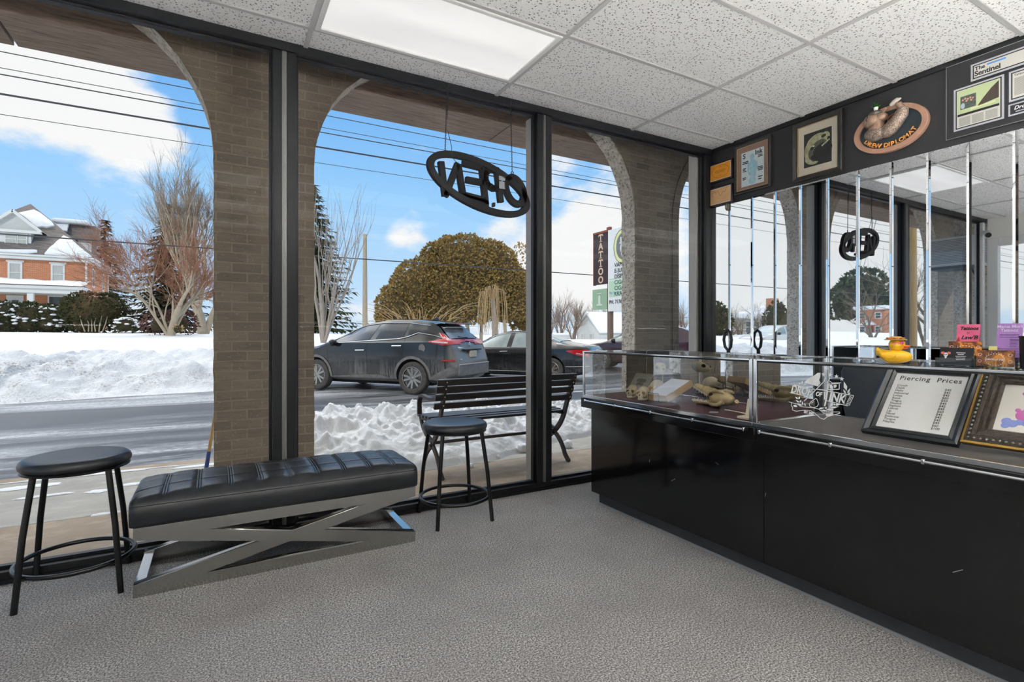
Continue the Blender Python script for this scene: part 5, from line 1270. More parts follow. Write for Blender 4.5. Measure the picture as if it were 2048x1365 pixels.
# ================================================================== cars
def lerpl(P, x):
    if x <= P[0][0]: return P[0][1]
    for (a, b), (c, d) in zip(P, P[1:]):
        if x <= c: t = (x - a) / (c - a); return b + (d - b) * t
    return P[-1][1]
def smoothl(P, x, w=.06): return (lerpl(P, x - w) + 2 * lerpl(P, x) + lerpl(P, x + w)) / 4
class Car:
    def __init__(s, L, W, top, plan, belt, roofw, zb, axles, wr):
        s.L, s.W, s.top_, s.plan_, s.belt_, s.roofw, s.zb, s.axles, s.wr = L, W, top, plan, belt, roofw, zb, axles, wr
    def sec(s, x):
        zt = smoothl(s.top_, x); w = smoothl(s.plan_, x) * s.W / 2; bl = min(lerpl(s.belt_, x), zt - .045); zb = s.zb + .16 * max(0, 1 - x / .5) ** 2 + .10 * max(0, 1 - (s.L - x) / .5) ** 2
        g = min(1, max(0, (zt - lerpl(s.belt_, x)) / .30)); wr = w * (.90 + (s.roofw - .90) * g)
        mid = zb + .52 * (bl - zb)
        return [(0, zb), (.82 * w, zb), (.95 * w, zb + .07), (.985 * w, zb + .2), (w, mid), (.992 * w, mid + (bl - mid) * .55), (.972 * w, bl - .02), (.945 * w, bl + .012),
                (wr + (.945 * w - wr) * .45, bl + .012 + (zt - bl) * .5), (wr, zt - .035 - .045 * g), (wr - .05 * w, zt - .018 - .012 * g), (wr * .6, zt - .004), (0, zt)]
    def hw(s, x, z):
        S = s.sec(x); best = 0
        for (y0, z0), (y1, z1) in zip(S[1:], S[2:]):
            if z0 <= z <= z1 and z1 > z0: best = max(best, y0 + (y1 - y0) * (z - z0) / (z1 - z0))
        return best
    def side(s, x, z, off, sg):
        y = s.hw(x, z); d = (s.hw(x + .02, z) - s.hw(x - .02, z)) / .04; n_ = Vector((-d, 1)).normalized()
        return (x + n_.x * off, sg * (y + n_.y * off), z)
    def body(s, name, m, parent):
        n = 84; xs = [s.L * (.5 - .5 * cos(pi * i / n)) for i in range(n + 1)]
        mb = MB(); m_ = 0
        for x in xs:
            S = s.sec(x); ring = S + [(-p[0], p[1]) for p in reversed(S[1:-1])]; m_ = len(ring); mb.v += [(x, p[0], p[1]) for p in ring]
        mb.f = [(i * m_ + j, i * m_ + (j + 1) % m_, (i + 1) * m_ + (j + 1) % m_, (i + 1) * m_ + j) for i in range(n) for j in range(m_)] + [tuple(range(m_)), tuple(range(n * m_, n * m_ + m_))]
        mb.mi = [0] * len(mb.f)
        o = mb.build(name, m, smooth=0)
        cut = MB()
        for a in s.axles:
            for sg in (1, -1): cut.lathe([(s.wr + .055, -.16), (s.wr + .055, .40)], (a, sg * (s.W / 2 - .06), s.wr + .01), 40, Matrix.Rotation(-sg * pi / 2, 4, 'X'))
        c = cut.build('cutter', WHEELWELL, smooth=0)
        b = o.modifiers.new('arches', 'BOOLEAN'); b.object = c; b.operation = 'DIFFERENCE'; b.solver = 'EXACT'; b.material_mode = 'TRANSFER'
        bpy.context.view_layer.update(); dg = bpy.context.evaluated_depsgraph_get()
        me = bpy.data.meshes.new_from_object(o.evaluated_get(dg)); me.name = name
        bpy.data.objects.remove(c); bpy.data.objects.remove(o)
        me.shade_smooth(); me.set_sharp_from_angle(angle=radians(26))
        o = bpy.data.objects.new(name, me); COL.objects.link(o); o.parent = parent
        return o
    def patch(s, name, m, parent, lo, hi, off=.006, nu=16, nv=6, sides=(1, -1)):
        """panel on the side between two outlines given as (x, z) runs"""
        def run(P, u):
            d = [0]
            for a, b in zip(P, P[1:]): d.append(d[-1] + sqrt((a[0] - b[0]) ** 2 + (a[1] - b[1]) ** 2))
            t = u * d[-1]
            for i in range(len(P) - 1):
                if t <= d[i + 1] + 1e-9:
                    f = (t - d[i]) / max(1e-9, d[i + 1] - d[i]); return (P[i][0] + (P[i + 1][0] - P[i][0]) * f, P[i][1] + (P[i + 1][1] - P[i][1]) * f)
            return P[-1]
        for sg in sides:
            def fn(u, v):
                a, b = run(lo, u), run(hi, u); return s.side(a[0] + (b[0] - a[0]) * v, a[1] + (b[1] - a[1]) * v, off, sg)
            MB().grid(fn, nu, nv, flip=sg < 0).build(name, m, parent, smooth=60, fix=False)
    def line(s, name, m, parent, P, w=.018, off=.010, sides=(1, -1), n=10):
        for sg in sides:
            pts = []
            for a, b in zip(P, P[1:]):
                for i in range(n): f = i / n; pts.append(s.side(a[0] + (b[0] - a[0]) * f, a[1] + (b[1] - a[1]) * f, off, sg))
            pts.append(s.side(P[-1][0], P[-1][1], off, sg)); MB().tube(pts, w / 2, 6).build(name, m, parent)
    def topz(s, x, y):
        S = [p for p in s.sec(x)][7:]
        for (y0, z0), (y1, z1) in zip(S, S[1:]):
            if y1 <= abs(y) <= y0: return z0 + (z1 - z0) * (abs(y) - y0) / (y1 - y0 - 1e-9)
        return S[0][1]
    def screen(s, name, m, parent, xa, xb, wa, wb, off=.008):
        """glass on the sloping front or rear of the cabin; wa, wb are half widths at xa and xb"""
        def fn(u, v):
            x = xa + (xb - xa) * v; y = (wa + (wb - wa) * v) * (2 * u - 1); return (x + (off if xb < xa else -off) * .6, y, s.topz(x, y) + off)
        return MB().grid(fn, 14, 10).build(name, m, parent, smooth=60)
    def wheels(s, parent, rim_m, spokes=10, track=None):
        r = s.wr
        for a in s.axles:
            for sg in (1, -1):
                y = sg * (s.W / 2 - .115); RM = Matrix.Rotation(-sg * pi / 2, 4, 'X')
                T = MB().lathe([(r * .66, -.10), (r * .90, -.112), (r * .985, -.09), (r, -.05), (r, .05), (r * .985, .09), (r * .90, .112), (r * .70, .104), (r * .66, .08)], (a, y, r), 44, RM)
                wt = T.build('wheel', TYRE, parent, smooth=40)
                MB().lathe([(0, .02), (r * .64, .02), (r * .665, .06), (r * .665, .10), (r * .645, .103), (r * .62, .085), (r * .60, .03)], (a, y, r), 44, RM).build('rim', RIMDARK, wt, smooth=40)
                mb = MB()
                mb.lathe([(r * .17, .02), (r * .16, .075), (r * .06, .085), (0, .085)], (a, y, r), 20, RM); mb.lathe([(r * .62, .075), (r * .665, .107), (r * .69, .104), (r * .66, .08)], (a, y, r), 44, RM)
                for q in range(spokes):
                    an = 2 * pi * (q // 2) / (spokes / 2) + (.19 if q % 2 else -.19); 
                    p0 = Vector((cos(an) * r * .12, sin(an) * r * .12, .075)); p1 = Vector((cos(an + (.06 if q % 2 else -.06)) * r * .63, sin(an + (.06 if q % 2 else -.06)) * r * .63, .088))
                    pts = [RM @ p + Vector((a, y, r)) for p in (p0, p1)]; mb.bar(pts[0], pts[1], r * .12, .022, up=(0, sg, 0))
                mb.build('spokes', rim_m, wt, smooth=40)
WHEELWELL = mat('wheel_well', '0c0c0d', .9); TYRE = mat('tyre_rubber', '3a3836', .85, n=(18, .7), c2='5d5853', bump=(120, .4, .005)); RIMDARK = mat('rim_dark', '2a2a2c', .5, .6); RIMSIL = mat('rim_silver', 'b0aba4', .35, .8)
def carpaint(name, c, dirt):
    k = NB(name); v = k.coords(); g = k.coords((7, 7, .55)); n1 = k.noise(g, 3.2, 5, .65); n2 = k.noise(v, 1.3, 3, .5); sp = k.N.new('ShaderNodeSeparateXYZ'); k.L.new(k.tc.outputs['Object'], sp.inputs[0])
    low = k.range(sp.outputs[2], .25, 1.0, 1, 0, True)
    d = k.math('MULTIPLY', k.math('MULTIPLY', k.range(n1, .42, .66), k.range(n2, .35, .6)), low); d = k.math('MULTIPLY', d, dirt)
    rear = k.math('MULTIPLY', k.range(sp.outputs[0], .02, .30, .62, 0, True), dirt)
    d = k.math('ADD', d, k.math('MULTIPLY', low, dirt * .22), True); d = k.math('MAXIMUM', d, rear)
    k.set('Base Color', k.mix(d, c, '8f8c8a')); k.set('Roughness', k.range(d, 0, .6, .14, .6)); k.set('Coat Weight', .6); k.set('Coat Roughness', .06); return k.m
BLKP = carpaint('black_car_paint', '101216', .85); BLKP2 = carpaint('clean_black_paint', '0b0c0f', .18); MAROON = carpaint('maroon_paint', '3a2530', .3); WHITEP = carpaint('white_car_paint', 'd5d3cf', .3)
TINT = mat('tinted_glass', '12161a', .04, 0, .6, coat=.5); PALEGL = mat('pale_car_glass', '7d8888', .04, 0, .6, n=(2.2, .6), c2='b5bcb8'); REARGL = mat('rear_glass', '4c5256', .08, 0, .6, n=(3, .5), c2='8c9296')
CLAD = mat('grey_cladding', '5d5c5c', .6, n=(12, .7), c2='86837f'); LAMPR = mat('tail_lamp_red', 'b0141c', .15, 0, .6, coat=.6); LAMPW = mat('lamp_white', 'c9b6b4', .2, coat=.5); REFL = mat('red_reflector', 'a8241c', .3)
PLATE = mat('plate', 'c2bfa8', .5, n=(60, .8), c2='8d8c80'); DUST = mat('dusty_paint', '4a4a4b', .5, n=(6, .7), c2='605f5f')

hd = atan2(.79, -.61)
def place(Rx, Ry, x_axle, W):
    d = Vector((-.61, .79, 0)).normalized(); c = Vector((Rx, Ry, -.22)) + Vector((d.y, -d.x, 0)) * (W / 2 - .02) - d * x_axle
    return c
# --- black crossover
W = 1.92
S = Car(4.89, W, [(-.1, .66), (0, .72), (.05, .95), (.13, 1.10), (.22, 1.22), (.58, 1.58), (.72, 1.665), (1.2, 1.725), (1.9, 1.735), (2.5, 1.655), (2.9, 1.52), (3.3, 1.325), (3.62, 1.155), (3.8, 1.10), (4.3, 1.02), (4.65, .93), (4.82, .78), (4.89, .62)],
        [(-.1, .78), (0, .80), (.12, .90), (.35, .965), (.8, 1), (4.0, 1), (4.5, .93), (4.8, .80), (4.89, .68)], [(0, 1.22), (4.9, 1.15)], .70, .27, (1.08, 3.86), .375)
t = thing('car', 'dirty black crossover parked nearest, with silver alloy wheels', 'car', place(3.855, 11.39, 1.08, W), hd)
S.body('body', BLKP, t)
S.patch('side_window', TINT, t, [(3.20, 1.19), (2.91, 1.20), (2.30, 1.25)], [(3.19, 1.25), (2.72, 1.51), (2.12, 1.605)])
S.patch('side_window', TINT, t, [(2.13, 1.26), (1.36, 1.31)], [(1.97, 1.61), (1.32, 1.605)])
S.patch('side_window', TINT, t, [(1.26, 1.34), (.99, 1.425), (.58, 1.375)], [(1.23, 1.60), (.98, 1.585), (.72, 1.545)])
S.line('window_trim', CHROME, t, [(3.42, 1.16), (2.88, 1.18), (1.46, 1.265), (1.25, 1.31), (.99, 1.40), (.60, 1.345), (.30, 1.27)], .020)
S.line('window_trim', CHROME, t, [(3.35, 1.22), (2.9, 1.475), (2.54, 1.58), (2.04, 1.635), (1.28, 1.625), (.74, 1.565)], .018)
for hx, hz in ((2.52, .99), (1.49, 1.10)): S.line('door_handle', CHROME, t, [(hx - .13, hz + .004), (hx + .13, hz)], .032, .02, n=3)
for x0, z0, x1, z1 in ((2.34, 1.14, 2.32, .34), (3.52, 1.0, 3.42, .42), (1.30, 1.26, 1.36, .82)): S.line('door_seam', BLACK, t, [(x0, z0), (x1, z1)], .006, .001)
S.patch('rocker_cladding', CLAD, t, [(1.60, .30), (3.42, .30)], [(1.60, .34), (1.95, .435), (2.35, .43), (3.42, .36)], .012)
for a in S.axles:
    c_ = (a, S.wr + .01); A0 = [(c_[0] + cos(q) * (S.wr + .052), c_[1] + sin(q) * (S.wr + .052)) for q in [radians(-4 + 188 * i / 24) for i in range(25)]]
    A1 = [(c_[0] + cos(q) * (S.wr + .115), c_[1] + sin(q) * (S.wr + .115)) for q in [radians(-4 + 188 * i / 24) for i in range(25)]]
    S.patch('arch_cladding', CLAD, t, A0, A1, .014, 24, 2)
S.patch('rear_bumper', CLAD, t, [(.02, .40), (.10, .34), (.40, .32), (.62, .36)], [(.012, .70), (.06, .68), (.30, .58), (.60, .42)], .02, 24, 6)
MB().box(-.035, .06, -.76, .76, .42, .70).build('rear_bumper_face', CLAD, t, bevel=.03, seg=3); MB().box(-.045, .0, -.74, .74, .672, .70).build('bumper_lip', mat('pale_grey_plastic', '9a9896', .5), t, bevel=.01)
S.patch('tail_lamp', LAMPR, t, [(.165, 1.14), (.30, 1.125), (.66, 1.19)], [(.245, 1.25), (.34, 1.27), (.66, 1.215)], .02, 24, 6)
S.patch('tail_lamp', LAMPR, t, [(.34, 1.26), (.25, 1.24)], [(.52, 1.40), (.42, 1.38)], .018, 6, 4)
S.patch('tail_lamp_strip', LAMPW, t, [(.22, 1.165), (.30, 1.165), (.58, 1.195)], [(.235, 1.20), (.30, 1.205), (.58, 1.21)], .027, 14, 3)
S.screen('rear_window', REARGL, t, .27, .57, .66, .56, .012)
MB().grid(lambda u, v: (.40 + .28 * v, (2 * u - 1) * (.60 + .04 * v), 1.635 + .045 * v - .03 * (2 * u - 1) ** 2 + (0)), 12, 4).build('spoiler', BLKP, t, smooth=60)
MB().box(.385, .43, -.60, .60, 1.60, 1.637).build('spoiler_edge', BLKP, t, bevel=.01); MB().box(.375, .39, -.16, .16, 1.605, 1.627).build('brake_lamp', LAMPR, t, bevel=.003)
MB().prism([(1.15, 1.715), (.92, 1.70), (.98, 1.79)], 'xz', -.02, .02).build('roof_fin', BLKP, t, bevel=.006)
MB().box(-.005, .06, -.155, .155, .84, .99).build('license_plate', PLATE, t, bevel=.004); MB().box(.0, .10, -.42, .42, 1.0, 1.03).build('plate_trim', DARK_STEEL, t, bevel=.008)
MB().tube([(.105, .045 * cos(q), 1.13 + .045 * sin(q)) for q in [i * pi / 12 for i in range(24)]], .008, 6, closed=True).bar((.10, -.06, 1.13), (.10, .06, 1.13), .01, .018).build('tailgate_badge', CHROME, t)
text('model_lettering', 'MURANO', .055, CHROME, frame_m((.05, .55, 1.06), (0, -1, 0), (.25, 0, 1)), t, .003); text('model_lettering', 'AWD', .045, CHROME, frame_m((-.0, .62, .80), (0, -1, 0), (.1, 0, 1)), t, .003)
MB().tube([(.20, -.05, 1.29), (.25, .30, 1.31)], .012, 6).build('rear_wiper', BLACK, t)
for sg in (1, -1): MB().ell((3.28, sg * 1.02, 1.17), (.08, .11, .085), 14, 10).build('door_mirror', BLKP, t); S.patch('reflector', REFL, t, [(.05, .765), (.33, .775)], [(.06, .80), (.33, .80)], .022, 6, 2, (sg,))
S.wheels(t, RIMSIL, 10); MB().box(.7, 4.2, -.7, .7, .2, .32).build('underbody', WHEELWELL, t); MB().tube([(-.0, .55, .34), (.3, .55, .34)], .04, 12).build('exhaust', STEEL, t)
MB().lathe([(.085, 0), (.088, .004)], (0, 0, 0), 24, Matrix.Rotation(-pi / 2, 4, 'X')).build('fuel_flap', BLKP, t).location = (.82, S.hw(.82, 1.06) + .001, 1.06)

# --- black saloon
W = 1.87
S = Car(4.9, W, [(-.1, .70), (0, .78), (.06, .98), (.15, 1.03), (.7, 1.10), (.95, 1.16), (1.7, 1.43), (2.1, 1.475), (2.7, 1.46), (3.1, 1.36), (3.75, 1.04), (3.9, .99), (4.5, .86), (4.8, .72), (4.9, .56)],
        [(-.1, .82), (0, .84), (.15, .93), (.5, .985), (1, 1), (4, 1), (4.6, .92), (4.9, .70)], [(0, .97), (1.0, .96), (4.9, .92)], .66, .20, (1.15, 4.02), .345)
t = thing('car', 'shiny black saloon with pale windows parked beside the dirty crossover', 'car', place(8.3, 12.41, 1.15, W), hd)
S.body('body', BLKP2, t)
S.patch('side_window', PALEGL, t, [(3.62, .975), (2.55, .99)], [(3.30, 1.16), (2.95, 1.32), (2.50, 1.395)]); S.patch('side_window', PALEGL, t, [(2.40, .99), (1.55, 1.0)], [(2.36, 1.40), (2.0, 1.405), (1.66, 1.34)])
S.line('window_trim', CHROME, t, [(3.68, .965), (2.5, .978), (1.30, .99)], .018); S.line('window_trim', CHROME, t, [(3.6, 1.02), (3.0, 1.325), (2.4, 1.415), (1.9, 1.40), (1.4, 1.22)], .014)
for hx in (2.62, 1.62): S.line('door_handle', CHROME, t, [(hx - .12, .865), (hx + .12, .855)], .028, .018, n=3)
S.line('side_strip', CHROME, t, [(3.5, .29), (1.62, .29)], .014); S.line('side_strip', CHROME, t, [(.72, .45), (.06, .47)], .016, .014)
for x0, z0, x1, z1 in ((2.47, .97, 2.45, .3), (3.6, .9, 3.55, .36), (1.5, .97, 1.5, .7)): S.line('door_seam', BLACK, t, [(x0, z0), (x1, z1)], .006, .001)
S.patch('tail_lamp', LAMPR, t, [(.05, .74), (.12, .73), (.40, .78), (.70, .88)], [(.09, .93), (.14, .94), (.40, .935), (.70, .91)], .014, 20, 5)
S.patch('tail_lamp_strip', LAMPW, t, [(.10, .78), (.42, .82)], [(.11, .80), (.42, .84)], .02, 8, 2)
S.screen('rear_window', mat('snowy_rear_glass', '9aa2a6', .15, n=(4, .6), c2='7d8a6a'), t, .98, 1.68, .66, .52, .01); S.screen('windscreen', PALEGL, t, 3.72, 3.08, .70, .56, .01)
MB().prism([(1.95, 1.47), (1.78, 1.46), (1.80, 1.53)], 'xz', -.02, .02).build('roof_fin', BLACK, t)
for sg in (1, -1): MB().ell((3.52, sg * 1.0, .99), (.07, .10, .07), 14, 10).build('door_mirror', BLKP2, t)
MB().box(-.005, .05, -.155, .155, .80, .92).build('license_plate', PLATE, t, bevel=.004); MB().box(-.02, .05, -.72, .72, .30, .50).build('rear_bumper', BLKP2, t, bevel=.03)
S.wheels(t, mat('rim_brown_silver', '9d9286', .35, .7), 10); MB().box(.7, 4.2, -.7, .7, .16, .28).build('underbody', WHEELWELL, t)

# --- maroon crossover further on
W = 1.9
def crossover(label, loc, rz, paint, glassm, W=1.9):
    S = Car(4.7, W, [(-.1, .66), (0, .74), (.06, 1.0), (.2, 1.15), (.6, 1.56), (.8, 1.63), (1.4, 1.68), (2.3, 1.64), (2.8, 1.50), (3.5, 1.12), (3.7, 1.06), (4.3, .96), (4.58, .84), (4.7, .6)],
            [(-.1, .78), (0, .82), (.2, .93), (.6, 1), (3.9, 1), (4.4, .92), (4.7, .70)], [(0, 1.1), (4.7, 1.02)], .70, .25, (1.0, 3.7), .36)
    t = thing('car', label, 'car', loc, rz); S.body('body', paint, t)
    S.patch('side_window', glassm, t, [(3.30, 1.08), (2.3, 1.12)], [(3.10, 1.23), (2.65, 1.45), (2.22, 1.545)], nu=10, nv=4); S.patch('side_window', glassm, t, [(2.18, 1.12), (1.2, 1.15)], [(2.10, 1.555), (1.7, 1.57), (1.15, 1.54)], nu=10, nv=4)
    S.line('window_trim', CHROME, t, [(3.42, 1.055), (1.0, 1.12)], .022, n=6); S.line('window_trim', CHROME, t, [(3.36, 1.11), (2.8, 1.42), (2.2, 1.575), (1.4, 1.60)], .020, n=6)
    S.screen('windscreen', glassm, t, 3.46, 2.84, .72, .60, .01); S.screen('rear_window', glassm, t, .24, .58, .66, .56, .01)
    for sg in (1, -1): MB().ell((3.22, sg * 1.03, 1.12), (.08, .12, .09), 12, 8).build('door_mirror', BLACK, t); S.patch('head_lamp', LAMPW, t, [(4.62, .72), (4.35, .76)], [(4.60, .82), (4.30, .87)], .012, 6, 3, (sg,))
    S.wheels(t, RIMSIL, 10); return t
crossover('maroon crossover standing beyond the saloon by the stone pier', place(14.6, 13.75, 1.0, W), hd, MAROON, PALEGL)
# ================================================================== beyond the car park
def at_(px, py, Y, mirror=False):
    """the spot at depth Y that the camera sees at (px, py), directly or by way of the wall mirror"""
    u = (px - 1024) / 1046.5; s, c = sin(radians(29.5)), cos(radians(29.5)); t = Y / (c - u * s); x = (s + u * c) * t
    return Vector((2 * (ROOM_E - .007) - x if mirror else x, Y, 1.16 + (668 - py) / 1046.5 * t))
def ground(x, y): return lawn(max(-16, x), y)
k = NB('house_brick'); v = k.wall_coords('xz+'); c, f = k.brick(v, 'c57548', 'b0623a', 'c8a48a', .24, .085, .012); n1 = k.noise(k.coords(), 1.2, 4, .6)
k.set('Base Color', k.mix(k.range(n1, .4, .7, 0, .4), c, 'cc8050')); k.set('Roughness', .85); HBRICK = k.m
k = NB('slate_roof'); v = k.wall_coords('xz+'); c, f = k.brick(v, '77706b', '5f5a58', '4a4645', .45, .17, .012); n1 = k.noise(k.coords((.5, 1, 3)), 2, 4, .6)
k.set('Base Color', k.mix(k.range(n1, .4, .7, 0, .5), c, '8d8078')); k.set('Roughness', .7); SLATE = k.m
TRIMW = mat('house_trim', 'd8d8d4', .6); PANEG = mat('window_pane', '8e9694', .1, 0, .6, n=(.8, .6), c2='b9b8ae'); CURT = mat('curtain', 'c2c2bb', .8, n=(3, .5, (6, 6, .4)), c2='8e8f8a'); DARKP = mat('dark_pane', '4a5050', .1)
def win(t, x0, x1, z0, z1, y, fr=.12, pane=None, lintel=False, axis='y'):
    mb = MB()
    def bx(a, b, c_, d, e, f_): mb.box(a, b, e, f_, c_, d) if axis == 'y' else mb.box(e, f_, a, b, c_, d)
    sg = -1
    for q in ((x0, x0 + fr, z0, z1), (x1 - fr, x1, z0, z1), (x0 + fr, x1 - fr, z0, z0 + fr * .8), (x0 + fr, x1 - fr, z1 - fr, z1), (x0 + fr, x1 - fr, (z0 + z1) / 2 - .03, (z0 + z1) / 2 + .03)): bx(*q, y - .05 if axis == 'y' else y, y + .02 if axis == 'y' else y + .05)
    if lintel: bx(x0 - .10, x1 + .10, z1, z1 + .16, y - .08, y)
    f = mb.build('window', TRIMW, t, smooth=0, world=True)
    mb = MB(); bx(x0 + fr, x1 - fr, z0 + fr * .8, z1 - fr, y - .012 if axis == 'y' else y + .004, y - .004 if axis == 'y' else y + .012); mb.build('pane', pane or PANEG, f, smooth=0, world=True)
t = thing('brick_house', 'orange brick house with a snowy slate roof, dormer and white porch', 'house', (-14.4, 61.8, 1.5))
MB().box(-19.3, -9.6, 57, 66.6, .8, 7.25).build('wall', HBRICK, t, smooth=0, world=True)
mb = MB(); mb.box(-19.7, -9.2, 56.6, 67.0, 7.25, 7.5); mb.box(-19.85, -9.05, 56.45, 67.15, 7.5, 7.66); mb.build('cornice', TRIMW, t, smooth=0, world=True, bevel=.03)
AP = (-14.4, 61.8, 12.76); RC = [(-19.85, 56.45, 7.66), (-9.05, 56.45, 7.66), (-9.05, 67.15, 7.66), (-19.85, 67.15, 7.66)]
MB().add(RC + [AP], [(0, 1, 4), (1, 2, 4), (2, 3, 4), (3, 0, 4), (3, 2, 1, 0)]).build('roof', SLATE, t, smooth=0, world=True)
def zroof(y): return 7.66 + (y - 56.45) * (12.76 - 7.66) / 5.35
def rsnow(poly, th=.14, name='roof_snow'):
    n_ = Vector((0, -.69, .72)); mb = MB(); top = [Vector((x, y, zroof(y))) + n_ * th for x, y in poly]; bot = [Vector((x, y, zroof(y))) - n_ * .02 for x, y in poly]; c = sum(top, Vector()) / len(top)
    ins = [p + (c - p) * .06 + n_ * .05 for p in top]; m = len(poly)
    mb.add(top + bot + ins + [c + n_ * .06], [(i, (i + 1) % m, (i + 1) % m + m, i + m) for i in range(m)] + [(i, (i + 1) % m, (i + 1) % m + 2 * m, i + 2 * m) for i in range(m)] + [(i + 2 * m, (i + 1) % m + 2 * m, 3 * m) for i in range(m)])
    mb.build(name, SNOW, t, smooth=50, world=True)
rsnow([(-14.89, 60.53), (-13.98, 61.05), (-13.5, 60.75), (-13.14, 60.42), (-12.52, 59.84), (-12.26, 59.45), (-12.74, 59.21), (-13.0, 59.25), (-13.36, 59.12), (-13.94, 59.59), (-14.38, 60.0)])
rsnow([(-11.46, 58.45), (-10.95, 58.2), (-10.4, 57.6), (-9.85, 57.07), (-9.2, 56.45), (-10.77, 56.45), (-12.28, 56.47), (-12.09, 57.13), (-11.9, 57.4), (-11.8, 57.71), (-11.6, 58.1)])
rsnow([(-19, 56.75), (-15.03, 56.62), (-14.25, 56.6), (-13.6, 56.66), (-12.82, 56.79), (-12.77, 56.6), (-13.32, 56.47), (-14.95, 56.47), (-19, 56.47)], .10)
for sg, (x0, x1) in ((1, (-14.68, -13.78)), (1, (-12.0, -11.09)), (1, (-17.5, -16.6))): win(t, x0, x1, 5.3, 7.0, 57, .13, CURT, True)
win(t, 58.85, 59.85, 5.3, 7.0, -9.6, .12, DARKP, False, 'x'); win(t, 63.5, 64.4, 5.3, 7.0, -9.6, .12, DARKP, False, 'x'); win(t, 58.85, 59.85, 2.4, 4.3, -9.6, .12, DARKP, False, 'x')
for p in ((-9.66, 56.9), (-9.5, 66.2)): MB().box(p[0] - .06, p[0] + .06, p[1] - .06, p[1] + .06, 1.2, 7.3).build('downpipe', TRIMW, t, smooth=0, world=True)
# dormer
mb = MB(); mb.box(-15.3, -13.36, 57.5, 60, 8.3, 9.55); mb.build('dormer', TRIMW, t, smooth=0, world=True)
win(t, -14.98, -14.22, 8.42, 9.42, 57.46, .07, CURT); win(t, -14.24, -13.58, 8.42, 9.42, 57.46, .07, CURT)
mb = MB(); mb.prism([(-16.1, 9.55), (-12.75, 9.55), (-14.42, 11.1)], 'xz', 57.35, 61); mb.build('dormer_gable', mat('gable_boards', 'c4c4c0', .7, n=(2, .3, (1, 1, 12))), t, smooth=0, world=True)
mb = MB()
for a, b in (((-16.2, 57.2, 9.6), (-14.42, 57.2, 11.2)), ((-14.42, 57.2, 11.2), (-12.65, 57.2, 9.6)), ((-16.2, 57.25, 9.55), (-12.65, 57.25, 9.55))): mb.bar(a, b, .35, .22)
mb.build('gable_trim', TRIMW, t, smooth=0, world=True)
mb = MB()
for a, b in (((-16.3, 9.62), (-14.42, 11.32)), ((-14.42, 11.32), (-12.58, 9.62))): mb.add([(a[0], 57.1, a[1]), (b[0], 57.1, b[1]), (b[0], 61.3, b[1]), (a[0], 61.3, a[1])], [(0, 1, 2, 3)])
mb.build('dormer_roof', SLATE, t, smooth=0, world=True)
# rear cross wing
MB().box(-12.6, -10.25, 62.4, 65.2, 8, 10.2).build('rear_dormer', SLATE, t, smooth=0, world=True)
MB().prism([(62.0, 9.9), (65.6, 9.9), (64.9, 11.4), (62.8, 11.4)], 'yz', -13.2, -9.95).build('rear_dormer_roof', SLATE, t, smooth=0, world=True)
MB().box(-13.0, -10.4, 62.0, 65.2, 11.38, 11.75).build('rear_snow', SNOW, t, smooth=0, world=True, bevel=.16, seg=3); MB().prism([(61.95, 10.5), (62.9, 11.5), (62.5, 11.5), (61.75, 10.6)], 'yz', -13, -11.9).build('rear_snow', SNOW, t, smooth=0, world=True); MB().box(-11.2, -10.2, 62.3, 62.4, 8.6, 9.9).build('rear_window', TRIMW, t, smooth=0, world=True)
# porch
mb = MB(); mb.box(-19, -9.7, 53.9, 57, 4.35, 4.75); mb.box(-19.2, -9.3, 53.7, 57, 4.7, 4.95); mb.build('porch_beam', TRIMW, t, smooth=0, world=True, bevel=.03)
mb = MB().grid(lambda u, v: (-19.3 + 10.2 * u, 53.55 + 3.45 * v, 4.98 + .55 * v ** .7 + .18 * min(1, v * 6) * (1 - v * .3) + .16 * noise.noise((u * 8, v * 2, 1)) * min(1, v * 5)), 40, 10); mb.build('porch_snow', SNOW, t, smooth=60, world=True)
for x in (-18.0, -12.61, -9.9): MB().box(x - .2, x + .2, 54, 54.4, 2.0, 4.35).build('porch_column', TRIMW, t, smooth=0, world=True, bevel=.03)
MB().box(-19, -9.7, 53.9, 57, 1.0, 2.0).build('porch_base', mat('stone_base', '8f8b84', .8, n=(2, .6)), t, smooth=0, world=True)
MB().box(-14.75, -13.7, 56.9, 57, 2.0, 4.3).build('front_door', TRIMW, t, smooth=0, world=True); win(t, -12.2, -10.85, 2.6, 4.35, 56.98, .1, DARKP)
MB().box(-14.4, -14.0, 56.86, 56.9, 2.6, 3.9).build('door_pane', DARKP, t, smooth=0, world=True)

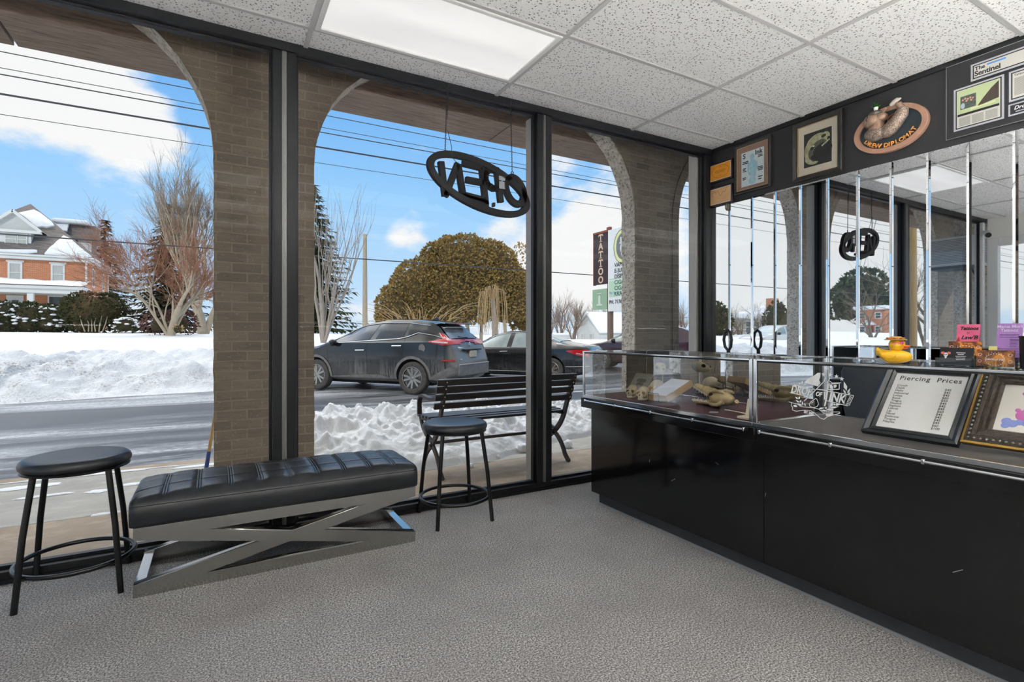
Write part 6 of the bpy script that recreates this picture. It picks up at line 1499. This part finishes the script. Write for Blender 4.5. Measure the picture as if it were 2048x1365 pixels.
# ------------------------------------------------------------------ growth
def branches(rnd, p, d, l, r, depth, ang, up, kids, shrink, mbs, wig=.12):
    pts = [p]; q = p; dd = d.normalized(); n = 4 if depth > 1 else 3
    for i in range(n):
        dd = (dd + Vector((rnd.uniform(-1, 1), rnd.uniform(-1, 1), rnd.uniform(-1, 1))) * wig + Vector((0, 0, up * .12))).normalized(); q = q + dd * (l / n); pts.append(q)
    rs = [r * (1 - .5 * i / n) for i in range(n + 1)]
    mbs[0 if depth >= mbs[2] else 1].tube(pts, rs, 7 if depth >= mbs[2] else (4 if depth > 1 else 3), caps=False)
    if depth == 0: return
    m = kids if isinstance(kids, int) else kids[min(depth, len(kids) - 1)]
    for i in range(m):
        f = .35 + .65 * (i + rnd.random()) / m; idx = min(n - 1, int(f * n)); s = pts[idx] + (pts[idx + 1] - pts[idx]) * (f * n - idx) if idx < n else pts[-1]
        if i == m - 1: s = pts[-1]
        ax = dd.orthogonal().normalized(); ax.rotate(Matrix.Rotation(rnd.uniform(0, 2 * pi), 3, dd)); a = ang * rnd.uniform(.6, 1.25) * (.55 if i == m - 1 else 1)
        nd = dd.copy(); nd.rotate(Matrix.Rotation(a, 3, ax)); nd = (nd + Vector((0, 0, up * .25))).normalized()
        branches(rnd, s, nd, l * shrink * rnd.uniform(.8, 1.15), max(r * .46, .0055), depth - 1, ang, up, kids, shrink, mbs, wig)
def bark(name, a, b): return mat(name, a, .9, n=(9, .7, (3, 3, .6)), c2=b, bump=(25, .5, .02))
PALEB = bark('pale_bark', 'b3a58f', '8c7e6a'); TANB = bark('tan_twigs', '8c7a66', '6d5d4d'); REDB = bark('red_twigs', '9c6f55', '80543f'); GREYB = bark('grey_bark', 'a2968a', '7f756b'); BRNB = bark('brown_twigs', '857264', '6b5a4e')
def bare_tree(label, base, trunks, depth, ang, up, kids, shrink, seed, bm=PALEB, tm=TANB, split=2, name='bare_tree', group=None, wig=.12):
    rnd = random.Random(seed); t = thing(name, label, 'tree', base, group=group); mbs = [MB(), MB(), split]
    for d, l, r in trunks: branches(rnd, Vector((0, 0, -.2)), Vector(d), l, r, depth, ang, up, kids, shrink, mbs, wig)
    mbs[0].build('trunk', bm, t, smooth=60); mbs[1].build('twigs', tm, t, smooth=0, fix=False); return t
def G(x, y): return Vector((x, y, ground(x, y)))
bare_tree('tall fan-shaped bare tree with a pale forked trunk just past the brick pier', G(-.65, 38), [((-.12, 0, 1), 4.4, .33), ((.30, .1, 1), 4.4, .22), ((-.32, .1, 1), 4.6, .17)], 5, .46, .55, [3, 4, 4, 4, 5], .68, 4)
bare_tree('spreading bare tree with red-brown twigs and a leaning trunk on the snowy lawn', G(-1.9, 30), [((.12, 0, 1), 1.7, .21), ((-.62, -.1, 1), 2.6, .085), ((.40, .1, 1), 2.2, .09), ((-.2, .2, 1), 2.3, .08)], 5, .62, .16, [4, 5, 5, 4, 4], .70, 9, PALEB, REDB, 3)
bare_tree('slim many-stemmed bare tree standing before the tall spruce', G(4.25, 25), [((.02, 0, 1), 3.2, .13), ((.26, .05, 1), 2.8, .09), ((-.2, 0, 1), 2.9, .09), ((.42, -.1, 1), 2.8, .07), ((.1, .2, 1), 3.0, .08), ((.2, -.25, 1), 2.6, .07)], 3, .30, .75, [2, 3, 3, 3], .78, 12, GREYB, GREYB, 3)
def conifer(label, base, h, rad, m, seed, dens=1.0, droop=.25, rows=34, bare=.06, sz=.20, name='spruce_tree', cat='tree', needles=None):
    rnd = random.Random(seed); t = thing(name, label, cat, base); MB().tube([(0, 0, -.3), (0, 0, h * .55), (0, 0, h * .97)], [.02 * h, .012 * h, .01], 8).build('trunk', bark('dark_bark', '4f4338', '3a3028'), t)
    mb = MB()
    for i in range(rows):
        f = (i + rnd.random() * .8) / rows; z = h * (bare + (1 - bare) * f); R = rad * (1 - f) ** .85 * rnd.uniform(.8, 1.12) + .12
        for j in range(max(4, int(13 * (1 - f * .6)))):
            a = rnd.uniform(0, 2 * pi); L_ = R * rnd.uniform(.7, 1.1); d = Vector((cos(a), sin(a), 0)); side_ = Vector((-sin(a), cos(a), 0)); n = max(4, int(L_ / sz * 2.0 * dens))
            for q in range(n):
                g = (q + rnd.random()) / n; p = d * L_ * g + Vector((0, 0, z - droop * L_ * g + .10 * L_ * g * g)); w = sz * rnd.uniform(.7, 1.3) * (1.15 - .5 * g)
                sd = (side_ * rnd.uniform(-1, 1) + d * .7 + Vector((0, 0, rnd.uniform(-.5, .25)))).normalized(); e = sd.cross(Vector((0, 0, 1))).normalized() * w * .45
                mb.add([p - e, p + sd * w * 1.5 + Vector((0, 0, -.3 * w)), p + e], [(0, 1, 2)])
    mb.build('needles', needles or m, t, smooth=0, fix=False); return t
def leafm(name, a, b, c): 
    k = NB(name); n1 = k.noise(k.coords(), .9, 4, .65); n2 = k.noise(k.coords(), 9, 3, .6)
    k.set('Base Color', k.mix(k.range(n2, .4, .65), k.ramp(n1, [(.32, a), (.68, b)]), c)); k.set('Roughness', .8); k.set('Specular IOR Level', .2); return k.m
SPR = leafm('spruce_green', '4d5638', '6f7350', '3a422c'); DKS = leafm('dark_spruce', '4b4a36', '6b6248', '37382a'); BRS = leafm('brown_spruce', '6b5843', '82694e', '4d4536')
conifer('brown tinged spruce rising behind the brick house', G(-10.6, 72), 12.2, 4.0, BRS, 3, 1.5, .3, 44, .03, .42)
conifer('dark spruce standing behind the red-twigged tree', G(-3.0, 44), 9.0, 3.4, DKS, 5, 1.7, .3, 46, .02, .34)
conifer('tall green spruce between the brick pier and the utility pole', G(6.9, 45), 12.2, 4.0, SPR, 8, 1.6, .20, 46, .05, .40)
def lobes(label, name, parts, m, seed, size, dens, cat='bush', core=.9, spray=2, stems=None, extra=None):
    """dense growth: leaf sprays all over a few rounded masses; parts = [(centre, (rx, ry, rz))]"""
    rnd = random.Random(seed); c0 = parts[0][0]; t = thing(name, label, cat, (c0.x, c0.y, ground(c0.x, c0.y))); mb = MB(); cr = MB()
    for c, r in parts:
        cr.ell(c, [q * core * .92 for q in r], 24, 14); n = int(dens * (r[0] * r[1] + r[0] * r[2] + r[1] * r[2]) * 4)
        for i in range(n):
            u, v = rnd.uniform(-1, 1), rnd.uniform(0, 2 * pi); s_ = sqrt(1 - u * u); d = Vector((s_ * cos(v), s_ * sin(v), u))
            if d.z < -.75: continue
            k_ = 1 + .10 * noise.noise(d * 3 + c) + .07 * noise.noise(d * 9 + c) + rnd.uniform(-.06, .03); p = c + Vector((d.x * r[0], d.y * r[1], d.z * r[2])) * k_
            if any(o is not c and ((p.x - o.x) / q[0]) ** 2 + ((p.y - o.y) / q[1]) ** 2 + ((p.z - o.z) / q[2]) ** 2 < .8 for o, q in parts): continue
            for w in range(spray):
                g = (d + Vector((rnd.uniform(-1, 1), rnd.uniform(-1, 1), rnd.uniform(-.6, 1))) * .9).normalized(); e = g.orthogonal().normalized(); e.rotate(Matrix.Rotation(rnd.uniform(0, 6.3), 3, g)); l = size * rnd.uniform(.6, 1.4)
                mb.add([p - e * l * .28, p + g * l * .5 - e * l * .32, p + g * l, p + g * l * .5 + e * l * .32], [(0, 1, 2, 3)])
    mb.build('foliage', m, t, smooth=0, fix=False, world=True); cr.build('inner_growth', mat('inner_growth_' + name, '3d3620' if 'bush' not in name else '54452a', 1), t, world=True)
    if stems:
        sm = MB()
        for a, b, r in stems: sm.tube([a, a + (b - a) * .5 + Vector((rnd.uniform(-.1, .1), 0, 0)), b], [r, r * .85, r * .6], 7)
        sm.build('stems', PALEB, t, world=True)
    if extra: extra(t)
    return t
def P(px, py, Y, r, ry=None):
    c = at_(px, py, Y); d = c.x * sin(radians(29.5)) + c.y * cos(radians(29.5)); s_ = d / 1046.5
    return (c, (r[0] * s_, (ry or r[0] * .8) * s_, r[1] * s_))
BUSH = leafm('olive_brown_foliage', '957a48', 'b8925a', '6d683c')
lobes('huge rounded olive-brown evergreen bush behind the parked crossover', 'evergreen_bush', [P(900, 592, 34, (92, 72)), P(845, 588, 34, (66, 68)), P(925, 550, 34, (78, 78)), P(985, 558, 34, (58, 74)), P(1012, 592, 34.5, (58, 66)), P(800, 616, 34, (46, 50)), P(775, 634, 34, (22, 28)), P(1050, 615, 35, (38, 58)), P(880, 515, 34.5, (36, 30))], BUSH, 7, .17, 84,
      stems=[(at_(938, 668, 33) + Vector((0, 0, -.6)), at_(934, 600, 34), .16), (at_(962, 668, 33) + Vector((0, 0, -.6)), at_(968, 610, 34), .13), (at_(1012, 668, 33) + Vector((0, 0, -.6)), at_(1008, 610, 34), .14)])
lobes('loose brown tree top at the right shoulder of the huge bush', 'shrub', [P(1040, 520, 36, (20, 32)), P(1052, 545, 36, (22, 30))], BUSH, 17, .17, 26, core=.02)
HEDGE = leafm('dark_hedge', '3c4228', '4f5232', '2c3120'); YEW = leafm('yew_green', '41462a', '585634', '30351f')
def hsnow(seed, boxes):
    def f(t):
        rnd = random.Random(seed); mb = MB()
        for (c, r) in boxes:
            for i in range(26):
                a, b = rnd.uniform(0, 2 * pi), rnd.uniform(-.35, 1.0); d = Vector((cos(a) * sqrt(1 - b * b), -abs(sin(a)) * sqrt(1 - b * b), b)); p = c + Vector((d.x * r[0], d.y * r[1], d.z * r[2])) * 1.04; s_ = rnd.uniform(.05, .13)
                mb.ell(p, (s_ * 1.5, s_, s_ * .6), 8, 6)
        mb.build('clinging_snow', SNOW, t, smooth=80, world=True)
    return f
hp = [P(10, 640, 44, (30, 34)), P(55, 640, 44, (34, 32)), P(100, 642, 44, (32, 30)), P(-40, 640, 44, (40, 34))]
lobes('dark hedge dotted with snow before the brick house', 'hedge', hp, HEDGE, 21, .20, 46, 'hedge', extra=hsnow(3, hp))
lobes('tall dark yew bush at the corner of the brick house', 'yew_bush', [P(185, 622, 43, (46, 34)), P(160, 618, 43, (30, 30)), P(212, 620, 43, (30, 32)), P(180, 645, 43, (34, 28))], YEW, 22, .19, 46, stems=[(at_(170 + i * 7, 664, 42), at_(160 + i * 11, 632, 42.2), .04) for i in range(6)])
sb = [P(250, 651, 40, (21, 15))]
lobes('small round clipped shrub on the lawn beside the yew', 'round_shrub', sb, YEW, 23, .14, 60, 'shrub', extra=hsnow(5, sb))
REDS = leafm('red_brown_twigs', '6d4a44', '7d5548', '54403c')
lobes('low red-brown twiggy shrub under the leaning tree', 'twiggy_shrub', [P(318, 650, 31, (28, 26)), P(360, 648, 31.5, (30, 28))], REDS, 24, .13, 60, 'shrub', core=.55)
lobes('pale dried flower clump by the foot of the leaning tree', 'dried_flowers', [P(355, 659, 29, (8, 9))], leafm('dried_flower', 'b59a6a', 'c9b183', '8d7448'), 25, .10, 90, 'shrub')
# arching canes and a weeping shrub before the bush
CANE = mat('straw_cane', 'b39870', .8, n=(3, .5), c2='94784f')
def canes(label, name, px0, px1, pyb, pyt, Y, n, seed, out):
    rnd = random.Random(seed); c = at_((px0 + px1) / 2, pyb, Y); t = thing(name, label, 'shrub', (c.x, c.y, ground(c.x, c.y)))
    for b_ in range(4):
        mb = MB()
        for i in range(n // 4):
            f = rnd.random(); p0 = at_(px0 + (px1 - px0) * (.25 + .5 * f), pyb, Y + rnd.uniform(-.4, .4)); p0.z = ground(p0.x, p0.y) - .05; top = at_(px0 + (px1 - px0) * f, pyt + rnd.uniform(0, .5) * (pyb - pyt), Y)
            lean = (f - .5) * 2 * out + rnd.uniform(-.3, .3); tip = top + Vector((lean, rnd.uniform(-.4, .4), -abs(lean) * .3 * (1 if out < 1.5 else 1)))
            mid = Vector(((p0.x + top.x) / 2 + lean * .1, Y, p0.z + (top.z - p0.z) * .68))
            mb.tube([p0, p0 + (mid - p0) * .5 + Vector((0, 0, .15)), mid, (mid + tip) / 2 + Vector((0, 0, .12)), tip], [.022, .018, .015, .011, .006], 4, caps=False)
        mb.build('cane_clump', CANE, t, smooth=0, fix=False, world=True)
canes('fan of bare straw-coloured canes above the crossover roof', 'cane_shrub', 765, 920, 690, 592, 22, 56, 31, .9)
rnd = random.Random(33); c = at_(985, 690, 24); t = thing('weeping_shrub', 'weeping bare shrub of hanging yellow stems beside the huge bush', 'shrub', (c.x, c.y, ground(c.x, c.y)))
mb = MB(); b0 = at_(990, 690, 24); b0.z = ground(b0.x, 24); hub = at_(985, 592, 24); mb.tube([b0, (b0 + hub) / 2 + Vector((.08, 0, 0)), hub], [.20, .15, .10], 8); mb.build('trunk', GREYB, t, world=True)
for q in range(3):
    mb = MB()
    for i in range(16):
        a = rnd.uniform(0, 2 * pi); R = rnd.uniform(.35, .85); o = Vector((cos(a) * R, sin(a) * R * .8, 0)); h0 = rnd.uniform(.15, .55)
        mb.tube([hub + Vector((0, 0, -.3)), hub + o * .45 + Vector((0, 0, h0)), hub + o * .85 + Vector((0, 0, h0 * .8)), hub + o + Vector((0, 0, -.5)), hub + o * 1.02 + Vector((rnd.uniform(-.1, .1), 0, -1.3)), hub + o * .9 + Vector((0, 0, -rnd.uniform(1.6, 2.1)))], [.02, .018, .016, .013, .010, .006], 4, caps=False)
    mb.build('hanging_stems', CANE, t, smooth=0, fix=False, world=True)
# distant bare trees to the east
for i, (px, Y, hh, lb) in enumerate(((1096, 66, 9.5, 'hazy bare tree at the left end of the far tree line, beside the mullion'), (1122, 72, 10.5, 'hazy bare tree second along the far tree line'), (1146, 66, 9.0, 'hazy bare tree in the middle of the far tree line'), (1172, 70, 10.0, 'hazy bare tree left of the tattoo sign in the far tree line'), (1206, 74, 9.5, 'hazy bare tree behind the tattoo sign post'), (1364, 60, 9, 'hazy bare tree seen in the gap right of the stone pier'))):
    p = at_(px, 668, Y); bare_tree(lb, (p.x, p.y, -.2), [((.05 * (-1) ** i, 0, 1), hh * .32, .22), ((.35 * (-1) ** i, 0, 1), hh * .30, .16), ((-.3 * (-1) ** i, .1, 1), hh * .3, .15)], 4, .52, .4, [3, 4, 4, 4], .70, 40 + i, BRNB, BRNB, 2, group='far tree line')

# ------------------------------------------------------------------ signs, poles and wires
PX = 16.0
WOODP = mat('weathered_post', '7d6a58', .8, n=(8, .6, (3, 3, .4)), c2='5e4c3e'); SIGNB = mat('sign_dark_brown', '2b2024', .6, n=(3, .5), c2='3a2b2c'); SRED = mat('rusty_red', '8d4a38', .7); CREAMR = mat('cream_pink_letter', 'd8b49a', .6)
t = thing('tattoo_sign', 'tall dark roadside sign lettered TATTOO with a small green panel below', 'sign', (PX, 19.6, .2))
MB().box(PX, PX + .12, 19.12, 20.2, 3.52, 5.98).build('panel', SIGNB, t, world=True, bevel=.01)
mb = MB(); mb.box(PX - .01, PX + .14, 19.05, 20.25, 5.96, 6.05); mb.box(PX - .02, PX + .12, 19.0, 19.22, 6.03, 6.16); mb.box(PX - .01, PX + .13, 20.19, 20.24, 3.5, 6.0); mb.box(PX - .01, PX + .13, 19.08, 19.12, 3.5, 6.0); mb.build('red_frame', SRED, t, smooth=0, world=True)
for i, ch in enumerate('TATTOO'):
    M_ = frame_m((PX - .008, 19.66, 5.72 - i * .40), (0, -1, 0), (0, 0, 1)); text('letter', ch, .46, CREAMR, M_, t, .006, bold=.012, world=True)
    if ch == 'T': mb = MB(); [at(mb.box(q[0], q[1], q[2], q[3], -.004, .008), M_) for q in ()]; mb = at(MB().box(-.10, .10, -.165, -.135, -.004, .006).box(-.17, -.14, .08, .15, -.004, .006).box(.14, .17, .08, .15, -.004, .006), M_); mb.build('serif', CREAMR, t, smooth=0, world=True)
MB().box(PX, PX + .1, 19.22, 20.3, 2.32, 3.30).build('green_panel', mat('faded_green', '8aa98a', .6, n=(3, .4), c2='a3b79c'), t, world=True, bevel=.01)
at(MB().box(-.22, .22, -.30, -.22, 0, .006).box(-.09, .09, -.22, .04, 0, .006).ell((0, .10, .003), (.09, .11, .003), 12, 6).box(-.16, .16, .26, .30, 0, .006), frame_m((PX - .008, 19.76, 2.80), (0, -1, 0), (0, 0, 1))).build('green_panel_print', mat('faded_white', 'c5cec0', .6), t, smooth=0, world=True)
MB().box(PX + .02, PX + .2, 18.98, 19.22, .0, 6.0).build('post', WOODP, t, world=True, bevel=.01)
t = thing('vape_sign', 'white roadside sign board listing vapes and cigars, half hidden by the stone pier', 'sign', (PX, 18.2, .2))
MB().box(PX - .05, PX + .06, 17.45, 19.08, 2.2, 6.0).build('board', mat('sign_white', 'dfe0de', .5), t, world=True, bevel=.01)
MV = lambda y, z: frame_m((PX - .056, y, z), (0, -1, 0), (0, 0, 1))
text('list_lettering', 'VAPES\nE-JUICES\nDISPOSABLES\nCIGAR\nCIGARETTES\nKRATOM', .27, INKBLK, MV(18.62, 4.44), t, .004, align='LEFT', valign='TOP', bold=.003, line=.98, world=True)
text('phone_lettering', 'PH. 717609', .24, INKBLK, MV(19.0, 2.62), t, .004, align='LEFT', bold=.004, world=True); text('notice_lettering', 'Play Here We', .15, mat('sign_blue', '5a78b0', .6), MV(19.0, 3.05), t, .004, align='LEFT', shear=.3, world=True)
at(MB().box(0, .95, .05, .09, 0, .004).box(0, 1.4, -.75, -.02, 0, .002), MV(19.0, 3.62)).build('green_band', mat('sign_pale_green', 'b3cfb4', .6), t, smooth=0, world=True)
for nm, r_, c_, z_ in (('ring', (.60, .78), 'yellow_ring', .002), ('disc', (.44, .60), 'disc_grey', .005)): shape(nm, [circle(r_[0], 40, ry=r_[1])] + ([circle(r_[0] * .74, 40, ry=r_[1] * .76)] if nm == 'ring' else []), mat(c_, 'd9dc9a' if nm == 'ring' else '6c7072', .6), MV(18.05, 5.12) @ Matrix.Translation((0, 0, z_)), t, .002, world=True)
at(MB().box(-.22, .22, .12, .19, 0, .008).box(-.16, .16, .19, .42, 0, .008).ell((0, -.08, .004), (.18, .24, .006), 16, 6).ell((0, -.34, .004), (.12, .14, .006), 12, 6), MV(18.05, 5.12) @ Matrix.Translation((0, 0, .006))).build('hatted_head_print', mat('print_pale', 'c9ccc9', .6), t, smooth=0, world=True)
MB().tube([(PX - .06, 18.05 + .60 * cos(q), 5.12 + .78 * sin(q)) for q in [i * pi / 20 for i in range(40)]], .012, 6, closed=True).build('ring_edge', INKBLK, t, world=True)
t = thing('utility_pole', 'pale bare utility pole beyond the crossover', 'utility pole', (.2458 * 40, 40, 1)); 
MB().tube([(9.83, 40, .5), (9.83, 40, 8.7)], [.20, .15], 12).build('pole', mat('pale_pole', 'b3a592', .8, n=(6, .5, (3, 3, .4)), c2='978873'), t, world=True)
WIRE = mat('wire', '3a3d42', .6)
for y, z, r, sag, lb in ((18, 8.35, .013, .1, 'overhead wire, topmost of the five in the sky'), (18.6, 8.16, .010, .12, 'thin overhead wire second from the top'), (18, 7.77, .016, .1, 'overhead wire third from the top, just under the thin one'), (18, 7.27, .026, .1, 'thickest overhead cable, fourth from the top'), (18, 6.75, .009, .1, 'thinnest overhead wire, lowest of the five in the sky'), (30, 5.4, .032, .18, 'low cable crossing in front of the house and the huge bush')):
    o = MB().tube([(x, y, z - sag * (1 - ((x - 8) / 55) ** 2) * 0) for x in range(-60, 90, 6)], r, 6).build('overhead_wire', WIRE, smooth=60); tag(o, lb, 'wire', 'overhead wires')

# white house to the east
t = thing('white_house', 'small white house with a snowy gable roof beyond the maroon crossover', 'house', (52, 64, -1)); WSID = mat('white_siding', 'd3d3cf', .7, n=(1, .2, (1, 1, 20)))
MB().box(50, 63, 61.9, 67.4, -1, 1.55).build('wall', WSID, t, smooth=0, world=True); MB().prism([(61.9, 1.55), (67.4, 1.55), (64.65, 4.05)], 'yz', 50, 63).build('gable', WSID, t, smooth=0, world=True)
MB().prism([(61.4, 1.3), (64.65, 4.25), (67.9, 1.3), (67.9, 1.62), (64.65, 4.6), (61.4, 1.62)], 'yz', 49.7, 63.4).build('roof_snow', SNOW, t, smooth=0, world=True)
for y in (63.2, 65.4): win(t, y, y + .9, -.2, 1.2, 49.9, .1, CURT, False, 'x')
MB().box(49, 50, 67.6, 76, -1, .9).build('side_wing', WSID, t, smooth=0, world=True); MB().box(48.8, 52, 67.4, 76.2, .9, 1.3).build('wing_snow', SNOW, t, smooth=0, world=True, bevel=.12)

# ------------------------------------------------------------------ to the west, seen only in the mirror
def GW(px, Y): p = at_(px, 668, Y, True); return p
p = GW(1818, 7.2); t = thing('wooden_pole', 'thick yellowish wooden utility pole seen in the mirror', 'utility pole', (p.x, p.y, -.23))
MB().tube([(0, 0, -.1), (0, 0, 11)], [.19, .15], 14).build('pole', mat('yellow_pole', 'b08d58', .8, n=(6, .6, (4, 4, .3)), c2='8d6c40'), t); MB().bar((-1.1, 0, 9.6), (1.1, 0, 9.6), .1, .12).build('cross_arm', WOODP, t)
t = thing('ranch_house', 'low pale house with long windows seen in the mirror left of the grips', 'house', GW(1485, 31))
a, b = GW(1440, 30), GW(1532, 30); MB().box(b.x, a.x, 30, 33, .6, 2.55).build('wall', mat('pale_siding', 'b9b7ad', .7, n=(.6, .4)), t, smooth=0, world=True); MB().box(b.x - .4, a.x + .4, 29.5, 33.4, 2.5, 2.95).build('roof_snow', SNOW, t, smooth=0, world=True, bevel=.12)
for q in (1452, 1490, 1506): x = GW(q, 30).x; win(t, x - .9, x, 1.2, 2.3, 30, .08, DARKP)
t = thing('white_bungalow', 'white bungalow with a snowy hipped roof and brick chimney, in the mirror', 'house', GW(1585, 31)); a, b = GW(1558, 30), GW(1625, 30)
MB().box(b.x, a.x, 30, 37, .6, 2.5).build('wall', WSID, t, smooth=0, world=True); MB().add([(b.x - .5, 29.4, 2.45), (a.x + .5, 29.4, 2.45), (a.x + .5, 37.5, 2.45), (b.x - .5, 37.5, 2.45), (b.x + 2.5, 33.4, 4.0), (a.x - 2.5, 33.4, 4.0)], [(0, 1, 5, 4), (1, 2, 5), (2, 3, 4, 5), (3, 0, 4)]).build('roof_snow', SNOW, t, smooth=0, world=True)
x = GW(1582, 30).x; MB().box(x - .4, x + .4, 31.5, 32.3, 2.6, 4.6).build('chimney', HBRICK, t, smooth=0, world=True)
for q in (1576, 1590): x = GW(q, 30).x; win(t, x - .8, x, 1.1, 2.2, 30, .08, DARKP)
for px, Y, hh, sd, lb in ((1455, 27, 4.2, 51, 'small bare tree before the low pale house, in the mirror'), (1478, 28, 4.4, 52, 'bare tree between the two grips, in the mirror'), (1524, 27, 5.2, 53, 'wide bare tree before the white bungalow, in the mirror'), (1868, 10.5, 7.5, 54, 'tangled bare tree behind the wooden pole, in the mirror'), (1745, 22, 7.5, 55, 'bare tree over the far brick house, in the mirror')):
    p = GW(px, Y); bare_tree(lb, (p.x, p.y, .5 if Y > 12 else -.2), [((.1, 0, 1), hh * .3, .14), ((-.5, 0, 1), hh * .3, .10), ((.5, .1, 1), hh * .3, .1)], 4, .62, .25, [3, 4, 4, 3], .70, sd, TANB, TANB, 3, group='bare trees in the mirror')
for px, py, lb in ((1436, 647, 'rounded evergreen by the mirror edge, in the mirror'), (1553, 642, 'cone shaped evergreen before the bungalow, in the mirror')):
    c = at_(px, py, 26, True); t = lobes(lb, 'cone_evergreen', [(c, (1.0, .9, 1.15)), (c + Vector((0, 0, .6)), (.6, .55, .9))], YEW, px, .2, 34, 'shrub')
p = GW(1590, 20.5); t = crossover('white car parked far off on the snow, seen in the mirror', (p.x, p.y, .05), 0, WHITEP, PALEGL)
XF = -97.0; ya, yb = (2 * (ROOM_E - .007) - XF) / 2.14, (2 * (ROOM_E - .007) - XF) / 1.95
t = thing('far_brick_house', 'two storey brick house with a small white porch, far off in the mirror', 'house', (XF - 2, (ya + yb) / 2, .5))
MB().box(XF - 5, XF, ya, yb, .3, 5.6).build('wall', HBRICK, t, smooth=0, world=True); MB().box(XF - 5.5, XF + .6, ya - .5, yb + .5, 5.6, 6.3).build('roof_snow', SNOW, t, smooth=0, world=True, bevel=.3)
for y in (ya + .5, yb - 1.6):
    for z in (1.4, 3.9): win(t, y, y + 1.1, z, z + 1.2, XF, .14, DARKP, False, 'x')
MB().prism([(ya + 1.2, 2.8), (yb - 1.2, 2.8), ((ya + yb) / 2, 3.7)], 'yz', XF, XF + 1.4).build('porch_roof', SNOW, t, smooth=0, world=True); MB().box(XF, XF + .1, (ya + yb) / 2 - .5, (ya + yb) / 2 + .4, .6, 2.6).build('red_door', mat('red_door', '8d2a30', .5), t, smooth=0, world=True)
c = at_(1728, 590, 58, True); lobes('rounded dark evergreen above the far brick house, in the mirror', 'far_evergreen', [(c, (6.5, 4, 5)), (c + Vector((6, 0, -2)), (4, 3, 4))], SPR, 71, .8, 3.0, 'tree')
for z, zz, lb in ((9.68, 6.2, 'slanting service wire running off from the wooden pole, in the mirror'), (8.5, 5.2, 'lower slanting service wire at the wooden pole, in the mirror')):
    p = GW(1818, 7.2); o = MB().tube([(p.x - .19 - 36 * i / 10, 7.2 + 20 * i / 10, z + (zz - z) * i / 10 - .5 * sin(pi * i / 10)) for i in range(11)], .016, 6).build('service_wire', WIRE, smooth=60); tag(o, lb, 'wire')
